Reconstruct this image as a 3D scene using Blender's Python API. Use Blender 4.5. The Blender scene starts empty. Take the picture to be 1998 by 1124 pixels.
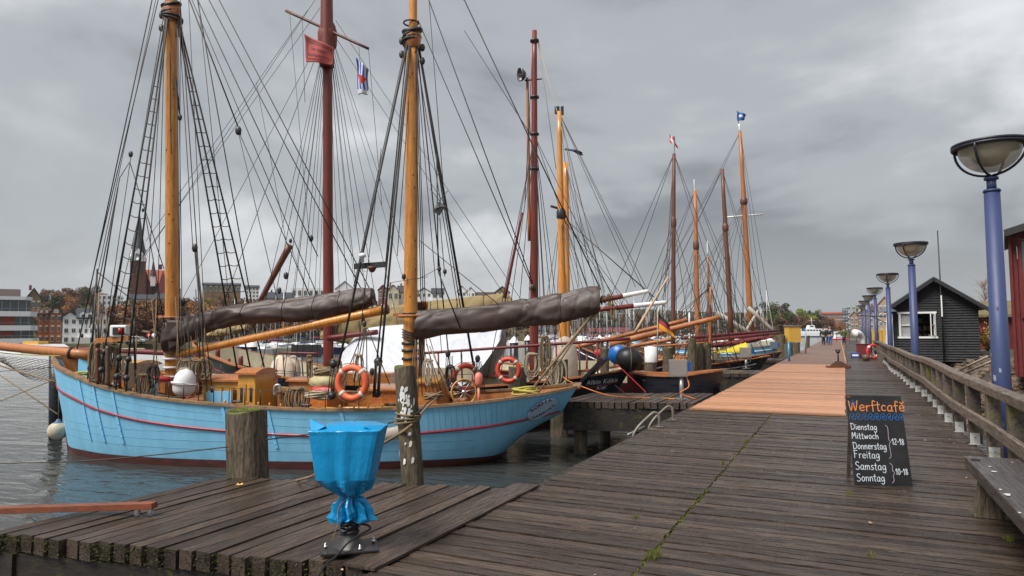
import bpy, math, random
from math import sin, cos, pi, radians, sqrt, atan
from mathutils import Vector as V, Matrix
random.seed(7)
SC = bpy.context.scene
# ---------------------------------------------------------------- camera
WL = -1.2                       # water level, the pier deck is z = 0
YAW, PITCH, ROLL, FPX = radians(25.9), atan(84.5/1334), radians(.4), 1334.0
Z = V((0, 0, 1)); F0 = V((-sin(YAW), cos(YAW), 0)); H0 = V((cos(YAW), sin(YAW), 0))
_f = F0*cos(PITCH)+Z*sin(PITCH); _u0 = -F0*sin(PITCH)+Z*cos(PITCH)
_R = H0*cos(ROLL)-_u0*sin(ROLL); _U = _u0*cos(ROLL)+H0*sin(ROLL)
CP = V((0, 0, 1.6))
cam = bpy.data.objects.new("camera", bpy.data.cameras.new("camera")); SC.collection.objects.link(cam)
cam.data.lens = 36*FPX/1998; cam.data.sensor_width = 36; cam.data.clip_end = 6000; cam.data.clip_start = .05
cam.matrix_world = Matrix(((_R.x, _U.x, -_f.x, 0), (_R.y, _U.y, -_f.y, 0), (_R.z, _U.z, -_f.z, 1.6), (0, 0, 0, 1)))
SC.camera = cam
SC.view_settings.view_transform = 'Standard'; SC.view_settings.look = 'None'; SC.view_settings.gamma = 1
SC.view_settings.exposure = 0.95
def ray(x, y): return _f+_R*((x-999)/FPX)-_U*((y-562)/FPX)
def P(x, y, d):                 # photo pixel at a distance d along the view's ground direction
    r = ray(x, y); return CP+r*(d/r.dot(F0))
def G(x, y, z=0.0):             # photo pixel on the level z
    r = ray(x, y); return CP+r*((z-1.6)/r.z)
def HD(h, d, z=0.0): return H0*h+F0*d+Z*z
def hz(x): return 642+(1648-x)*.007
# ---------------------------------------------------------------- sky and sun
world = bpy.data.worlds.new("World"); SC.world = world; world.use_nodes = True
nt = world.node_tree; N = nt.nodes; L = nt.links; N.clear()
out = N.new('ShaderNodeOutputWorld'); bg = N.new('ShaderNodeBackground'); L.new(bg.outputs[0], out.inputs[0])
bg.inputs['Strength'].default_value = .1
sky = N.new('ShaderNodeTexSky'); sky.sky_type = 'NISHITA'; sky.sun_disc = False
SUN_EL, SUN_AZ = radians(48), radians(205)
sky.sun_elevation = SUN_EL; sky.sun_rotation = SUN_AZ; sky.air_density = 1.5; sky.dust_density = 3
tc = N.new('ShaderNodeTexCoord'); sp = N.new('ShaderNodeSeparateXYZ'); L.new(tc.outputs['Generated'], sp.inputs[0])
def mth(op, a, b=None, c=None):
    n = N.new('ShaderNodeMath'); n.operation = op
    for i, v in enumerate((a, b, c)):
        if v is None: continue
        if isinstance(v, (int, float)): n.inputs[i].default_value = v
        else: L.new(v, n.inputs[i])
    return n.outputs[0]
zz = mth('ADD', mth('MAXIMUM', sp.outputs[2], 0.0), .42)
cx = mth('DIVIDE', sp.outputs[0], zz); cy = mth('DIVIDE', sp.outputs[1], zz)
cb = N.new('ShaderNodeCombineXYZ'); L.new(cx, cb.inputs[0]); L.new(cy, cb.inputs[1])
n1 = N.new('ShaderNodeTexNoise'); n1.inputs['Scale'].default_value = 1.15; n1.inputs['Detail'].default_value = 8; n1.inputs['Roughness'].default_value = .52
n1.inputs['Distortion'].default_value = .35
mp = N.new('ShaderNodeMapping'); mp.inputs['Location'].default_value = (1, 1, 5); mp.inputs['Scale'].default_value = (1, 1.0, 1)
L.new(cb.outputs[0], mp.inputs[0]); L.new(mp.outputs[0], n1.inputs[0])
cr = N.new('ShaderNodeValToRGB'); cr.color_ramp.interpolation = 'EASE'
els = cr.color_ramp.elements
els[0].position = .38; els[0].color = (1.22, 1.32, 1.46, 1)
els[1].position = .66; els[1].color = (4.4, 4.48, 4.6, 1)
e = els.new(.50); e.color = (2.3, 2.42, 2.56, 1)
L.new(n1.outputs[0], cr.inputs[0])
hr = N.new('ShaderNodeMapRange'); hr.inputs[1].default_value = 0; hr.inputs[2].default_value = .16; hr.inputs[3].default_value = .65; hr.inputs[4].default_value = 0
L.new(sp.outputs[2], hr.inputs[0])
mh = N.new('ShaderNodeMix'); mh.data_type = 'RGBA'; L.new(hr.outputs[0], mh.inputs[0]); L.new(cr.outputs[0], mh.inputs[6]); mh.inputs[7].default_value = (2.75, 2.85, 2.93, 1)
mx = N.new('ShaderNodeMix'); mx.data_type = 'RGBA'; mx.inputs[0].default_value = .04
L.new(mh.outputs[2], mx.inputs[6]); L.new(sky.outputs[0], mx.inputs[7]); L.new(mx.outputs[2], bg.inputs[0])
sun = bpy.data.objects.new("sun", bpy.data.lights.new("sun", 'SUN')); SC.collection.objects.link(sun)
sun.data.energy = 2.6; sun.data.angle = radians(28); sun.data.color = (1, .97, .92)
sd = V((-.35, -.75, 1.15)).normalized()       # towards the sun, behind the camera
sun.rotation_euler = sd.to_track_quat('Z', 'Y').to_euler()
sky.sun_elevation = math.asin(sd.z); sky.sun_rotation = math.atan2(sd.x, sd.y)

# ---------------------------------------------------------------- materials
MC = {}
def M(name, c1, c2=None, scale=4.0, st=(1, 1, 1), rough=.6, r2=None, bump=0.0, bscale=None, bdist=.01, metal=0.0, rnd=0.0, spec=.5,
      moss=None, mossamt=.5, mossscale=3.0, trans=0.0, alpha=1.0, emit=None, coat=0, detail=5, c3=None, c3amt=.62, c3scale=9, worldc=False):
    if name in MC: return MC[name]
    m = bpy.data.materials.new(name); m.use_nodes = True; t = m.node_tree; n = t.nodes; l = t.links
    b = n['Principled BSDF']; MC[name] = m
    b.inputs['Metallic'].default_value = metal; b.inputs['Specular IOR Level'].default_value = spec
    if coat: b.inputs['Coat Weight'].default_value = coat; b.inputs['Coat Roughness'].default_value = .15
    if trans: b.inputs['Transmission Weight'].default_value = trans
    if alpha < 1: b.inputs['Alpha'].default_value = alpha
    tcn = n.new('ShaderNodeTexCoord'); src = tcn.outputs['Object']
    mpn = n.new('ShaderNodeMapping'); mpn.inputs['Scale'].default_value = st; l.new(src, mpn.inputs[0])
    nz = n.new('ShaderNodeTexNoise'); nz.inputs['Scale'].default_value = scale; nz.inputs['Detail'].default_value = detail; nz.inputs['Roughness'].default_value = .62
    vec = mpn.outputs[0]
    at = n.new('ShaderNodeAttribute'); at.attribute_name = 'rnd'
    if rnd:
        ad = n.new('ShaderNodeVectorMath'); ad.operation = 'MULTIPLY_ADD'; l.new(at.outputs['Fac'], ad.inputs[0]); ad.inputs[1].default_value = (37, 53, 71); l.new(vec, ad.inputs[2]); vec = ad.outputs[0]
    l.new(vec, nz.inputs[0])
    def mix(fac, a, bb):
        k = n.new('ShaderNodeMix'); k.data_type = 'RGBA'
        if isinstance(fac, (int, float)): k.inputs[0].default_value = fac
        else: l.new(fac, k.inputs[0])
        for i, v in ((6, a), (7, bb)):
            if isinstance(v, tuple): k.inputs[i].default_value = (*v, 1)
            else: l.new(v, k.inputs[i])
        return k.outputs[2]
    def rng(v, a, bb, c, d):
        k = n.new('ShaderNodeMapRange'); l.new(v, k.inputs[0])
        for i, q in enumerate((a, bb, c, d)): k.inputs[i+1].default_value = q
        return k.outputs[0]
    c2 = c2 or tuple(x*.8 for x in c1)
    col = mix(rng(nz.outputs[0], .32, .68, 0, 1), c1, c2)
    if c3:
        z3 = n.new('ShaderNodeTexNoise'); z3.inputs['Scale'].default_value = c3scale; z3.inputs['Detail'].default_value = 6; z3.inputs['Roughness'].default_value = .7; l.new(tcn.outputs['Object'], z3.inputs[0])
        col = mix(rng(z3.outputs[0], c3amt, c3amt+.06, 0, 1), col, c3)
    if moss:
        z2 = n.new('ShaderNodeTexNoise'); z2.inputs['Scale'].default_value = mossscale; z2.inputs['Detail'].default_value = 8; z2.inputs['Roughness'].default_value = .7; l.new(tcn.outputs['Object'], z2.inputs[0])
        col = mix(rng(z2.outputs[0], 1-mossamt, 1-mossamt+.14, 0, .9), col, moss)
    if rnd:
        hv = n.new('ShaderNodeHueSaturation'); l.new(rng(at.outputs['Fac'], 0, 1, 1-rnd, 1+rnd), hv.inputs['Value']); l.new(col, hv.inputs['Color']); col = hv.outputs[0]
    l.new(col, b.inputs['Base Color'])
    if r2 is None: b.inputs['Roughness'].default_value = rough
    else: l.new(rng(nz.outputs[0], .35, .65, rough, r2), b.inputs['Roughness'])
    if emit: b.inputs['Emission Color'].default_value = (*emit[:3], 1); b.inputs['Emission Strength'].default_value = emit[3]
    if bump:
        bn = n.new('ShaderNodeBump'); bn.inputs['Strength'].default_value = bump; bn.inputs['Distance'].default_value = bdist
        if bscale:
            z4 = n.new('ShaderNodeTexNoise'); z4.inputs['Scale'].default_value = bscale; z4.inputs['Detail'].default_value = 6; l.new(vec, z4.inputs[0]); l.new(z4.outputs[0], bn.inputs['Height'])
        else: l.new(nz.outputs[0], bn.inputs['Height'])
        l.new(bn.outputs[0], b.inputs['Normal'])
    return m
MOSS = (.10, .13, .015)
# timber
m_deck = M('deck_wood', (.104, .073, .053), (.013, .010, .0085), 4, (1, 15, 15), .12, .5, 1.0, spec=.4, bdist=.010, rnd=.45, moss=(.10, .10, .02), mossamt=.33, mossscale=2.2)
m_decky = M('deck_wood_lengthwise', (.098, .069, .050), (.014, .0105, .0085), 4, (15, 1, 15), .14, .52, 1.0, spec=.4, bdist=.010, rnd=.4, moss=(.10, .12, .02), mossamt=.36, mossscale=3)
m_mat = M('new_planking', (.53, .26, .135), (.33, .15, .075), 3, (1, 12, 12), .2, .6, .6, bdist=.006, rnd=.34, moss=(.24, .12, .07), mossamt=.40, mossscale=.9)
m_mat2 = M('worn_planking', (.23, .135, .10), (.15, .09, .07), 3, (1, 10, 10), .42, .6, .3, bdist=.004, rnd=.18)
m_beamdk = M('dark_wet_beam', (.035, .026, .02), (.012, .009, .008), 4, (2, 2, 5), .35, .7, .8, moss=(.09, .08, .012), mossamt=.46, mossscale=5)
m_post = M('weathered_post', (.19, .14, .09), (.028, .022, .017), 4, (7, 7, 1.1), .6, .85, 1.0, bdist=.035, moss=(.05, .055, .015), mossamt=.50, mossscale=2.2)
m_postg = M('grey_rail_wood', (.15, .115, .09), (.05, .038, .03), 4, (6, 6, 6), .5, .75, .8, bdist=.008, rnd=.3, moss=(.13, .13, .02), mossamt=.47, mossscale=2.5)
m_postgy = M('grey_rail_wood_long', (.21, .16, .12), (.06, .045, .035), 4, (9, 1, 9), .4, .65, .8, bdist=.008, rnd=.2, moss=(.14, .15, .03), mossamt=.36, mossscale=2.5)
m_tube = M('dull_grey_tube', (.20, .18, .15), (.14, .12, .10), 6, rough=.5, metal=.3)
m_bench = M('bench_wood', (.075, .058, .053), (.035, .027, .025), 3, (12, .9, 9), .12, .5, .9, bdist=.008, moss=(.08, .09, .02), mossamt=.33, mossscale=3)
m_spar = M('varnished_spar', (.74, .325, .055), (.46, .155, .025), 3, (7, 7, .8), .3, .5, .25, rnd=.06, coat=.3, c3=(.10, .035, .015), c3amt=.70, c3scale=5)
m_spard = M('dark_spar', (.17, .065, .035), (.09, .03, .02), 3, (7, 7, .8), .4, .6, .3)
m_sparo = M('orange_spar', (.50, .19, .06), (.30, .10, .035), 3, (7, 7, .8), .35, .55, .3)
m_redmast = M('red_painted_spar', (.21, .026, .013), (.10, .016, .010), 3, (5, 5, .6), .35, .5, .2, coat=.2)
m_teak = M('varnished_wood', (.54, .20, .045), (.30, .09, .02), 4, (1.2, 5, 5), .28, .5, .3, rnd=.12, coat=.3)
m_teaky = M('varnished_yellow_wood', (.62, .32, .055), (.45, .20, .03), 4, (5, 5, 1), .28, .5, .3, coat=.3)
m_teakd = M('old_brown_wood', (.14, .085, .055), (.07, .045, .03), 4, (1, 6, 6), .5, .7, .5)
m_cap = M('weathered_cap_rail', (.36, .19, .085), (.13, .085, .045), 7, (1, 1, 1), .5, .8, .6, moss=(.10, .10, .03), mossamt=.40, mossscale=6)
# paint
m_blue = M('light_blue_paint', (.25, .59, .84), (.20, .49, .70), 1.5, (2.5, 2.5, .6), .38, .55, .5, bscale=2.2, bdist=.02, c3=(.10, .17, .17), c3amt=.69, c3scale=9, moss=(.13, .29, .34), mossamt=.37, mossscale=1.7)
m_blueflat = M('light_blue_panel', (.24, .61, .90), (.22, .56, .84), 3, rough=.4)
m_stripe = M('crimson_stripe', (.30, .02, .035), (.24, .018, .03), 5, rough=.35)
m_boot = M('antifouling_red', (.13, .035, .028), (.06, .02, .018), 4, (1, 1, 3), .5, .7, .5, moss=(.03, .03, .012), mossamt=.42)
m_black = M('black_hull_paint', (.012, .013, .02), (.02, .02, .028), 3, (1, 1, 6), .25, .45, .3)
m_white = M('white_paint', (.78, .78, .76), (.68, .68, .66), 3, rough=.4, moss=(.3, .26, .2), mossamt=.3)
m_whiteg = M('white_gloss', (.80, .80, .80), (.74, .74, .74), 3, rough=.25)
m_cream = M('cream_paint', (.62, .55, .38), (.5, .44, .3), 4, rough=.5, moss=(.25, .2, .12), mossamt=.4)
m_tarp = M('white_tarpaulin', (.62, .64, .68), (.54, .56, .61), 1.5, rough=.45, bump=.8, bscale=2.5, bdist=.08)
m_khaki = M('khaki_canvas', (.34, .255, .12), (.25, .185, .085), 2, rough=.8, bump=.8, bscale=4, bdist=.05)
m_canvas = M('beige_canvas', (.62, .50, .40), (.52, .42, .33), 3, rough=.75, bump=.6, bscale=5, bdist=.04)
m_cover = M('brown_sail_cover', (.068, .041, .034), (.046, .029, .025), 1.8, rough=.45, r2=.6, bump=.3, bscale=7, bdist=.02)
m_dred = M('dark_red_paint', (.16, .018, .02), (.11, .014, .016), 4, rough=.5)
m_rope = M('tan_rope', (.26, .18, .10), (.16, .11, .06), 40, rough=.85, bump=.8, bdist=.01)
m_ropew = M('pale_rope', (.48, .40, .29), (.34, .28, .2), 40, rough=.85, bump=.6)
m_ropeo = M('orange_rope', (.70, .22, .05), (.6, .18, .04), 30, rough=.7)
m_ropey = M('yellow_rope', (.48, .42, .08), (.35, .3, .06), 30, rough=.8)
m_tar = M('tarred_rope', (.014, .013, .012), (.03, .027, .022), 30, rough=.6)
m_tarb = M('brown_tarred_rope', (.05, .036, .026), (.03, .022, .018), 30, rough=.7)
m_iron = M('black_iron', (.018, .018, .02), (.035, .03, .028), 10, rough=.45, bump=.3)
m_steel = M('galvanised_steel', (.42, .42, .41), (.33, .33, .33), 8, rough=.4, metal=.7)
m_steelbox = M('stainless_box', (.40, .38, .35), (.33, .31, .29), 5, rough=.42, metal=.5)
m_chrome = M('chrome', (.7, .7, .7), rough=.2, metal=1)
m_ring = M('lifebuoy_orange', (.72, .13, .045), (.62, .10, .035), 5, rough=.5, moss=(.4, .16, .08), mossamt=.35, mossscale=8)
m_ringr = M('lifebuoy_red', (.60, .045, .05), rough=.45)
m_band = M('reflective_band', (.62, .55, .48), rough=.5)
m_bag = M('blue_plastic_film', (.008, .27, .56), (.007, .235, .50), 2, rough=.2, r2=.32, bump=.45, bscale=6, bdist=.03)
m_rubber = M('black_rubber', (.012, .012, .012), (.02, .02, .02), 8, rough=.45)
m_lamp = M('lamp_post_violet_blue', (.045, .062, .155), (.036, .05, .13), 2.5, (3, 3, .5), .4, .55, .3, moss=(.10, .12, .22), mossamt=.38, mossscale=2.2, c3=(.45, .45, .5), c3amt=.73, c3scale=11)
m_lampd = M('lamp_frame_navy', (.012, .015, .035), (.02, .02, .03), 5, rough=.45)
m_glassl = M('amber_lamp_glass', (.55, .50, .36), (.45, .40, .28), 3, rough=.12, alpha=.62, spec=.6, moss=(.2, .17, .1), mossamt=.4)
m_globe = M('lamp_diffuser', (.66, .62, .50), rough=.4)
m_clap = M('black_clapboard', (.010, .009, .0115), (.007, .0065, .0085), 5, (1, 1, 8), .6, .8, .4, rnd=.25)
m_roofg = M('blue_grey_roofing', (.12, .16, .18), (.09, .12, .14), 4, rough=.6, moss=(.1, .12, .08), mossamt=.4)
m_barn = M('falu_red_boards', (.14, .011, .009), (.09, .009, .008), 6, (2, 2, .5), .6, .8, .4, rnd=.2)
m_glass = M('dark_window_glass', (.02, .025, .03), (.03, .035, .04), 2, rough=.08, spec=.8)
m_glassb = M('bluish_window_glass', (.08, .11, .12), (.05, .07, .08), 2, rough=.1, spec=.8)
m_slate = M('chalkboard_face', (.013, .013, .015), (.026, .025, .027), 3, rough=.45, r2=.6, c3=(.26, .06, .015), c3amt=.80, c3scale=7)
m_rust = M('rusty_steel', (.26, .06, .015), (.12, .03, .012), 12, rough=.75)
m_chalk = M('white_chalk', (.72, .76, .80), (.5, .55, .6), 30, rough=.9)
m_chalkv = M('pale_violet_chalk', (.42, .32, .42), (.3, .24, .32), 30, rough=.9)
m_chalko = M('orange_chalk', (.80, .22, .04), (.6, .24, .08), 14, rough=.9)
m_chalkb = M('blue_chalk', (.02, .13, .36), (.02, .09, .24), 14, rough=.9)
m_yell = M('yellow_boards', (.72, .42, .07), (.60, .34, .06), 6, (6, 6, 1), .5, .6, .3, rnd=.1)
m_cyanp = M('bright_blue_pipe', (.02, .30, .62), rough=.35)
m_greybox = M('grey_blue_box', (.13, .17, .21), (.11, .14, .18), 5, rough=.5)
m_stone = M('bank_stone', (.15, .105, .07), (.06, .042, .03), 3, rough=.7, r2=.85, bump=.6, rnd=.4, bdist=.05)
m_leaf = M('fallen_leaf', (.45, .17, .03), (.28, .09, .02), 3, rough=.7, rnd=.5)
m_mossd = M('dark_moss', (.06, .068, .012), (.03, .035, .008), 5, rough=.9, rnd=.4)
m_foot = M('worn_white_bracket', (.50, .50, .48), (.34, .33, .31), 12, rough=.6, moss=(.16, .14, .08), mossamt=.45, mossscale=9)
m_grass = M('grass_green', (.15, .17, .02), (.08, .09, .018), 5, rough=.8, rnd=.4)
# ---------------------------------------------------------------- mesh helpers
COL = SC.collection
ORG = {}                        # world matrix inverse of every thing / part
class MB:
    def __init__(s): s.v = []; s.f = []; s.r = []; s.mi = []; s.sm = []; s.cr = None; s.cm = 0; s.cs = False
    def add(s, vs, fs, rnd=None):
        b = len(s.v); s.v += [V(q) for q in vs]
        r = s.cr if rnd is None else rnd
        if r is None: r = .5
        for f in fs: s.f.append([b+i for i in f]); s.r.append(r); s.mi.append(s.cm); s.sm.append(s.cs)
        return s
    def hexa(s, p, rnd=None):   # 8 corners: bottom 0-3 ccw, top 4-7
        return s.add(p, [(3, 2, 1, 0), (4, 5, 6, 7), (0, 1, 5, 4), (1, 2, 6, 5), (2, 3, 7, 6), (3, 0, 4, 7)], rnd)
    def box(s, c, sx, sy, sz, X=V((1, 0, 0)), Y=V((0, 1, 0)), Zz=V((0, 0, 1)), rnd=None):   # c = centre, full sizes
        c = V(c); a, b, d = X*(sx/2), Y*(sy/2), Zz*(sz/2)
        return s.hexa([c-a-b-d, c+a-b-d, c+a+b-d, c-a+b-d, c-a-b+d, c+a-b+d, c+a+b+d, c-a+b+d], rnd)
    def beam(s, p, q, w, h, up=Z, rnd=None):
        p = V(p); q = V(q); t = (q-p).normalized(); x = t.cross(up).normalized(); y = x.cross(t)
        return s.box((p+q)/2, w, (q-p).length, h, x, t, y, rnd)
    def tube(s, pts, r, n=8, cap=True, flat=1.0):
        pts = [V(p) for p in pts]; k = len(pts)
        rs = r if isinstance(r, (list, tuple)) else [r]*k
        t0 = (pts[1]-pts[0]).normalized(); x = t0.cross(Z)
        if x.length < .05: x = t0.cross(V((1, 0, 0)))
        x.normalize(); vs = []
        for i in range(k):
            t = (pts[min(i+1, k-1)]-pts[max(i-1, 0)])
            if t.length < 1e-9: t = t0
            t.normalize(); x = (x-t*x.dot(t)).normalized(); y = t.cross(x)
            for j in range(n):
                a = 2*pi*j/n; vs.append(pts[i]+(x*cos(a)+y*sin(a)*flat)*rs[i])
        fs = [(i*n+j, i*n+(j+1) % n, (i+1)*n+(j+1) % n, (i+1)*n+j) for i in range(k-1) for j in range(n)]
        if cap: fs += [tuple(range(n))[::-1], tuple(range((k-1)*n, k*n))]
        o = s.cs; s.cs = n > 4 or o; s.add(vs, fs); s.cs = o; return s
    def lathe(s, prof, o, n=20, A=Z, X=None, sq=(1, 1), a0=0.0, a1=2*pi):      # prof (r, h)
        o = V(o); A = A.normalized(); X = (X or (V((1, 0, 0)) if abs(A.x) < .9 else V((0, 1, 0))))
        X = (X-A*X.dot(A)).normalized(); Y = A.cross(X); vs = []; full = abs(a1-a0-2*pi) < 1e-6
        m = n if full else n+1
        for r, h in prof:
            for j in range(m):
                a = a0+(a1-a0)*j/n; vs.append(o+A*h+(X*cos(a)*sq[0]+Y*sin(a)*sq[1])*max(r, 1e-4))
        fs = [(i*m+j, i*m+(j+1) % m, (i+1)*m+(j+1) % m, (i+1)*m+j) for i in range(len(prof)-1) for j in range(n)]
        oo = s.cs; s.cs = True; s.add(vs, fs); s.cs = oo; return s
    def ball(s, c, r, n=14, A=Z, sc=1.0):
        return s.lathe([(r*sin(pi*i/10), -r*sc*cos(pi*i/10)) for i in range(11)], c, n, A)
    def torus(s, c, R, r, A=Z, n=28, m=10, a0=0.0, a1=2*pi, sq=1.0):
        A = A.normalized(); X = (Z if abs(A.z) < .9 else V((1, 0, 0))); X = (X-A*X.dot(A)).normalized(); Y = A.cross(X)
        full = abs(a1-a0-2*pi) < 1e-6; k = n if full else n+1; vs = []
        for i in range(k):
            a = a0+(a1-a0)*i/n; d = X*cos(a)+Y*sin(a)*sq
            for j in range(m):
                b = 2*pi*j/m; vs.append(V(c)+d*(R+r*cos(b))+A*r*sin(b))
        fs = [(i*m+j, i*m+(j+1) % m, ((i+1) % k)*m+(j+1) % m, ((i+1) % k)*m+j) for i in range(n) for j in range(m)]
        oo = s.cs; s.cs = True; s.add(vs, fs); s.cs = oo; return s
    def prism(s, poly, u, v, o, th, rnd=None):      # 2D outline on axes u, v from o; th = thickness vector
        o = V(o); n = len(poly); a = [o+u*p[0]+v*p[1] for p in poly]; b = [q+th for q in a]
        return s.add(a+b, [tuple(range(n))[::-1], tuple(range(n, 2*n))]+[(i, (i+1) % n, n+(i+1) % n, n+i) for i in range(n)], rnd)
    def build(s, name, mats, parent=None, bevel=0, org=None):
        me = bpy.data.meshes.new(name); o = bpy.data.objects.new(name, me); COL.objects.link(o)
        if parent is not None:
            o.parent = parent; inv = ORG[parent.name]; ORG[o.name] = inv
        else:
            if org is None:
                mn = min(q.z for q in s.v); org = V((sum(q.x for q in s.v)/len(s.v), sum(q.y for q in s.v)/len(s.v), mn))
            o.location = org; inv = Matrix.Translation(-V(org)); ORG[o.name] = inv
        me.from_pydata([inv@q for q in s.v], [], s.f)
        for m in (mats if isinstance(mats, (list, tuple)) else [mats]): me.materials.append(m)
        me.polygons.foreach_set('material_index', s.mi); me.polygons.foreach_set('use_smooth', s.sm)
        at = me.attributes.new('rnd', 'FLOAT', 'FACE'); at.data.foreach_set('value', s.r)
        me.update()
        if bevel:
            b = o.modifiers.new('bevel', 'BEVEL'); b.width = bevel; b.segments = 2; b.limit_method = 'ANGLE'
        return o
def tag(o, label=None, cat=None, group=None, kind=None):
    if label: o['label'] = label
    if cat: o['category'] = cat
    if group: o['group'] = group
    if kind: o['kind'] = kind
    return o
def thing(name, label, cat, loc, group=None, rz=0):
    o = bpy.data.objects.new(name, None); COL.objects.link(o); o.location = loc; o.rotation_euler = (0, 0, rz); o.empty_display_size = .2
    ORG[o.name] = (Matrix.Translation(V(loc))@Matrix.Rotation(rz, 4, 'Z')).inverted()
    return tag(o, label, cat, group)
def copy_tree(o, parent=None):
    c = o.copy(); COL.objects.link(c)
    if parent is not None: c.parent = parent
    for ch in [q for q in KIDS(o)]: copy_tree(ch, c)
    return c
def KIDS(o): return [q for q in bpy.data.objects if q.parent == o]
def place(o, loc, rz=0, sc=1.0, label=None, group=None):
    c = copy_tree(o); c.location = loc; c.rotation_euler = (0, 0, rz); c.scale = sc if isinstance(sc, tuple) else (sc, sc, sc)
    if label: c['label'] = label
    if group: c['group'] = group
    return c
def lerp(a, b, t): return a+(b-a)*t
def interp(xs, ys, x):
    if x <= xs[0]: return ys[0]
    for i in range(len(xs)-1):
        if x <= xs[i+1]:
            t = (x-xs[i])/(xs[i+1]-xs[i])
            m0 = (ys[i+1]-ys[max(i-1, 0)])/(xs[i+1]-xs[max(i-1, 0)]) if i > 0 else (ys[1]-ys[0])/(xs[1]-xs[0])
            m1 = (ys[min(i+2, len(xs)-1)]-ys[i])/(xs[min(i+2, len(xs)-1)]-xs[i]); h = xs[i+1]-xs[i]
            return (2*t**3-3*t*t+1)*ys[i]+(t**3-2*t*t+t)*h*m0+(-2*t**3+3*t*t)*ys[i+1]+(t**3-t*t)*h*m1
    return ys[-1]
def sagline(p, q, sag=0.0, n=10):
    p = V(p); q = V(q)
    if sag == 0: return [p, q]
    return [p.lerp(q, i/n)-Z*(4*sag*(i/n)*(1-i/n)) for i in range(n+1)]
def rope(p, q, r, mat, parent, name='stay', sag=0.0, n=5):
    return MB().tube(sagline(p, q, sag), r, n).build(name, mat, parent)
def smooth(pts, k=6):
    pts = [V(p) for p in pts]; o = []
    for i in range(len(pts)-1):
        a = pts[max(i-1, 0)]; b = pts[i]; c = pts[i+1]; d = pts[min(i+2, len(pts)-1)]
        for j in range(k):
            t = j/k; o.append(.5*((2*b)+(c-a)*t+(2*a-5*b+4*c-d)*t*t+(-a+3*b-3*c+d)*t**3))
    return o+[pts[-1]]
def text_mb(mb, s, size, o, u, v, ext=.002, spacing=1.0, shear=0, center=True):
    cu = bpy.data.curves.new('lettering', 'FONT'); cu.body = s; cu.size = size; cu.extrude = ext; cu.space_character = spacing; cu.offset = .014*size; cu.shear = shear
    if center: cu.align_x = 'CENTER'
    ob = bpy.data.objects.new('lettering', cu); COL.objects.link(ob); bpy.context.view_layer.update()
    me = bpy.data.meshes.new_from_object(ob.evaluated_get(bpy.context.evaluated_depsgraph_get()))
    n = u.cross(v)
    mb.add([V(o)+u*q.co.x+v*q.co.y+n*q.co.z for q in me.vertices], [tuple(p.vertices) for p in me.polygons])
    bpy.data.objects.remove(ob); bpy.data.curves.remove(cu); bpy.data.meshes.remove(me)
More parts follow.
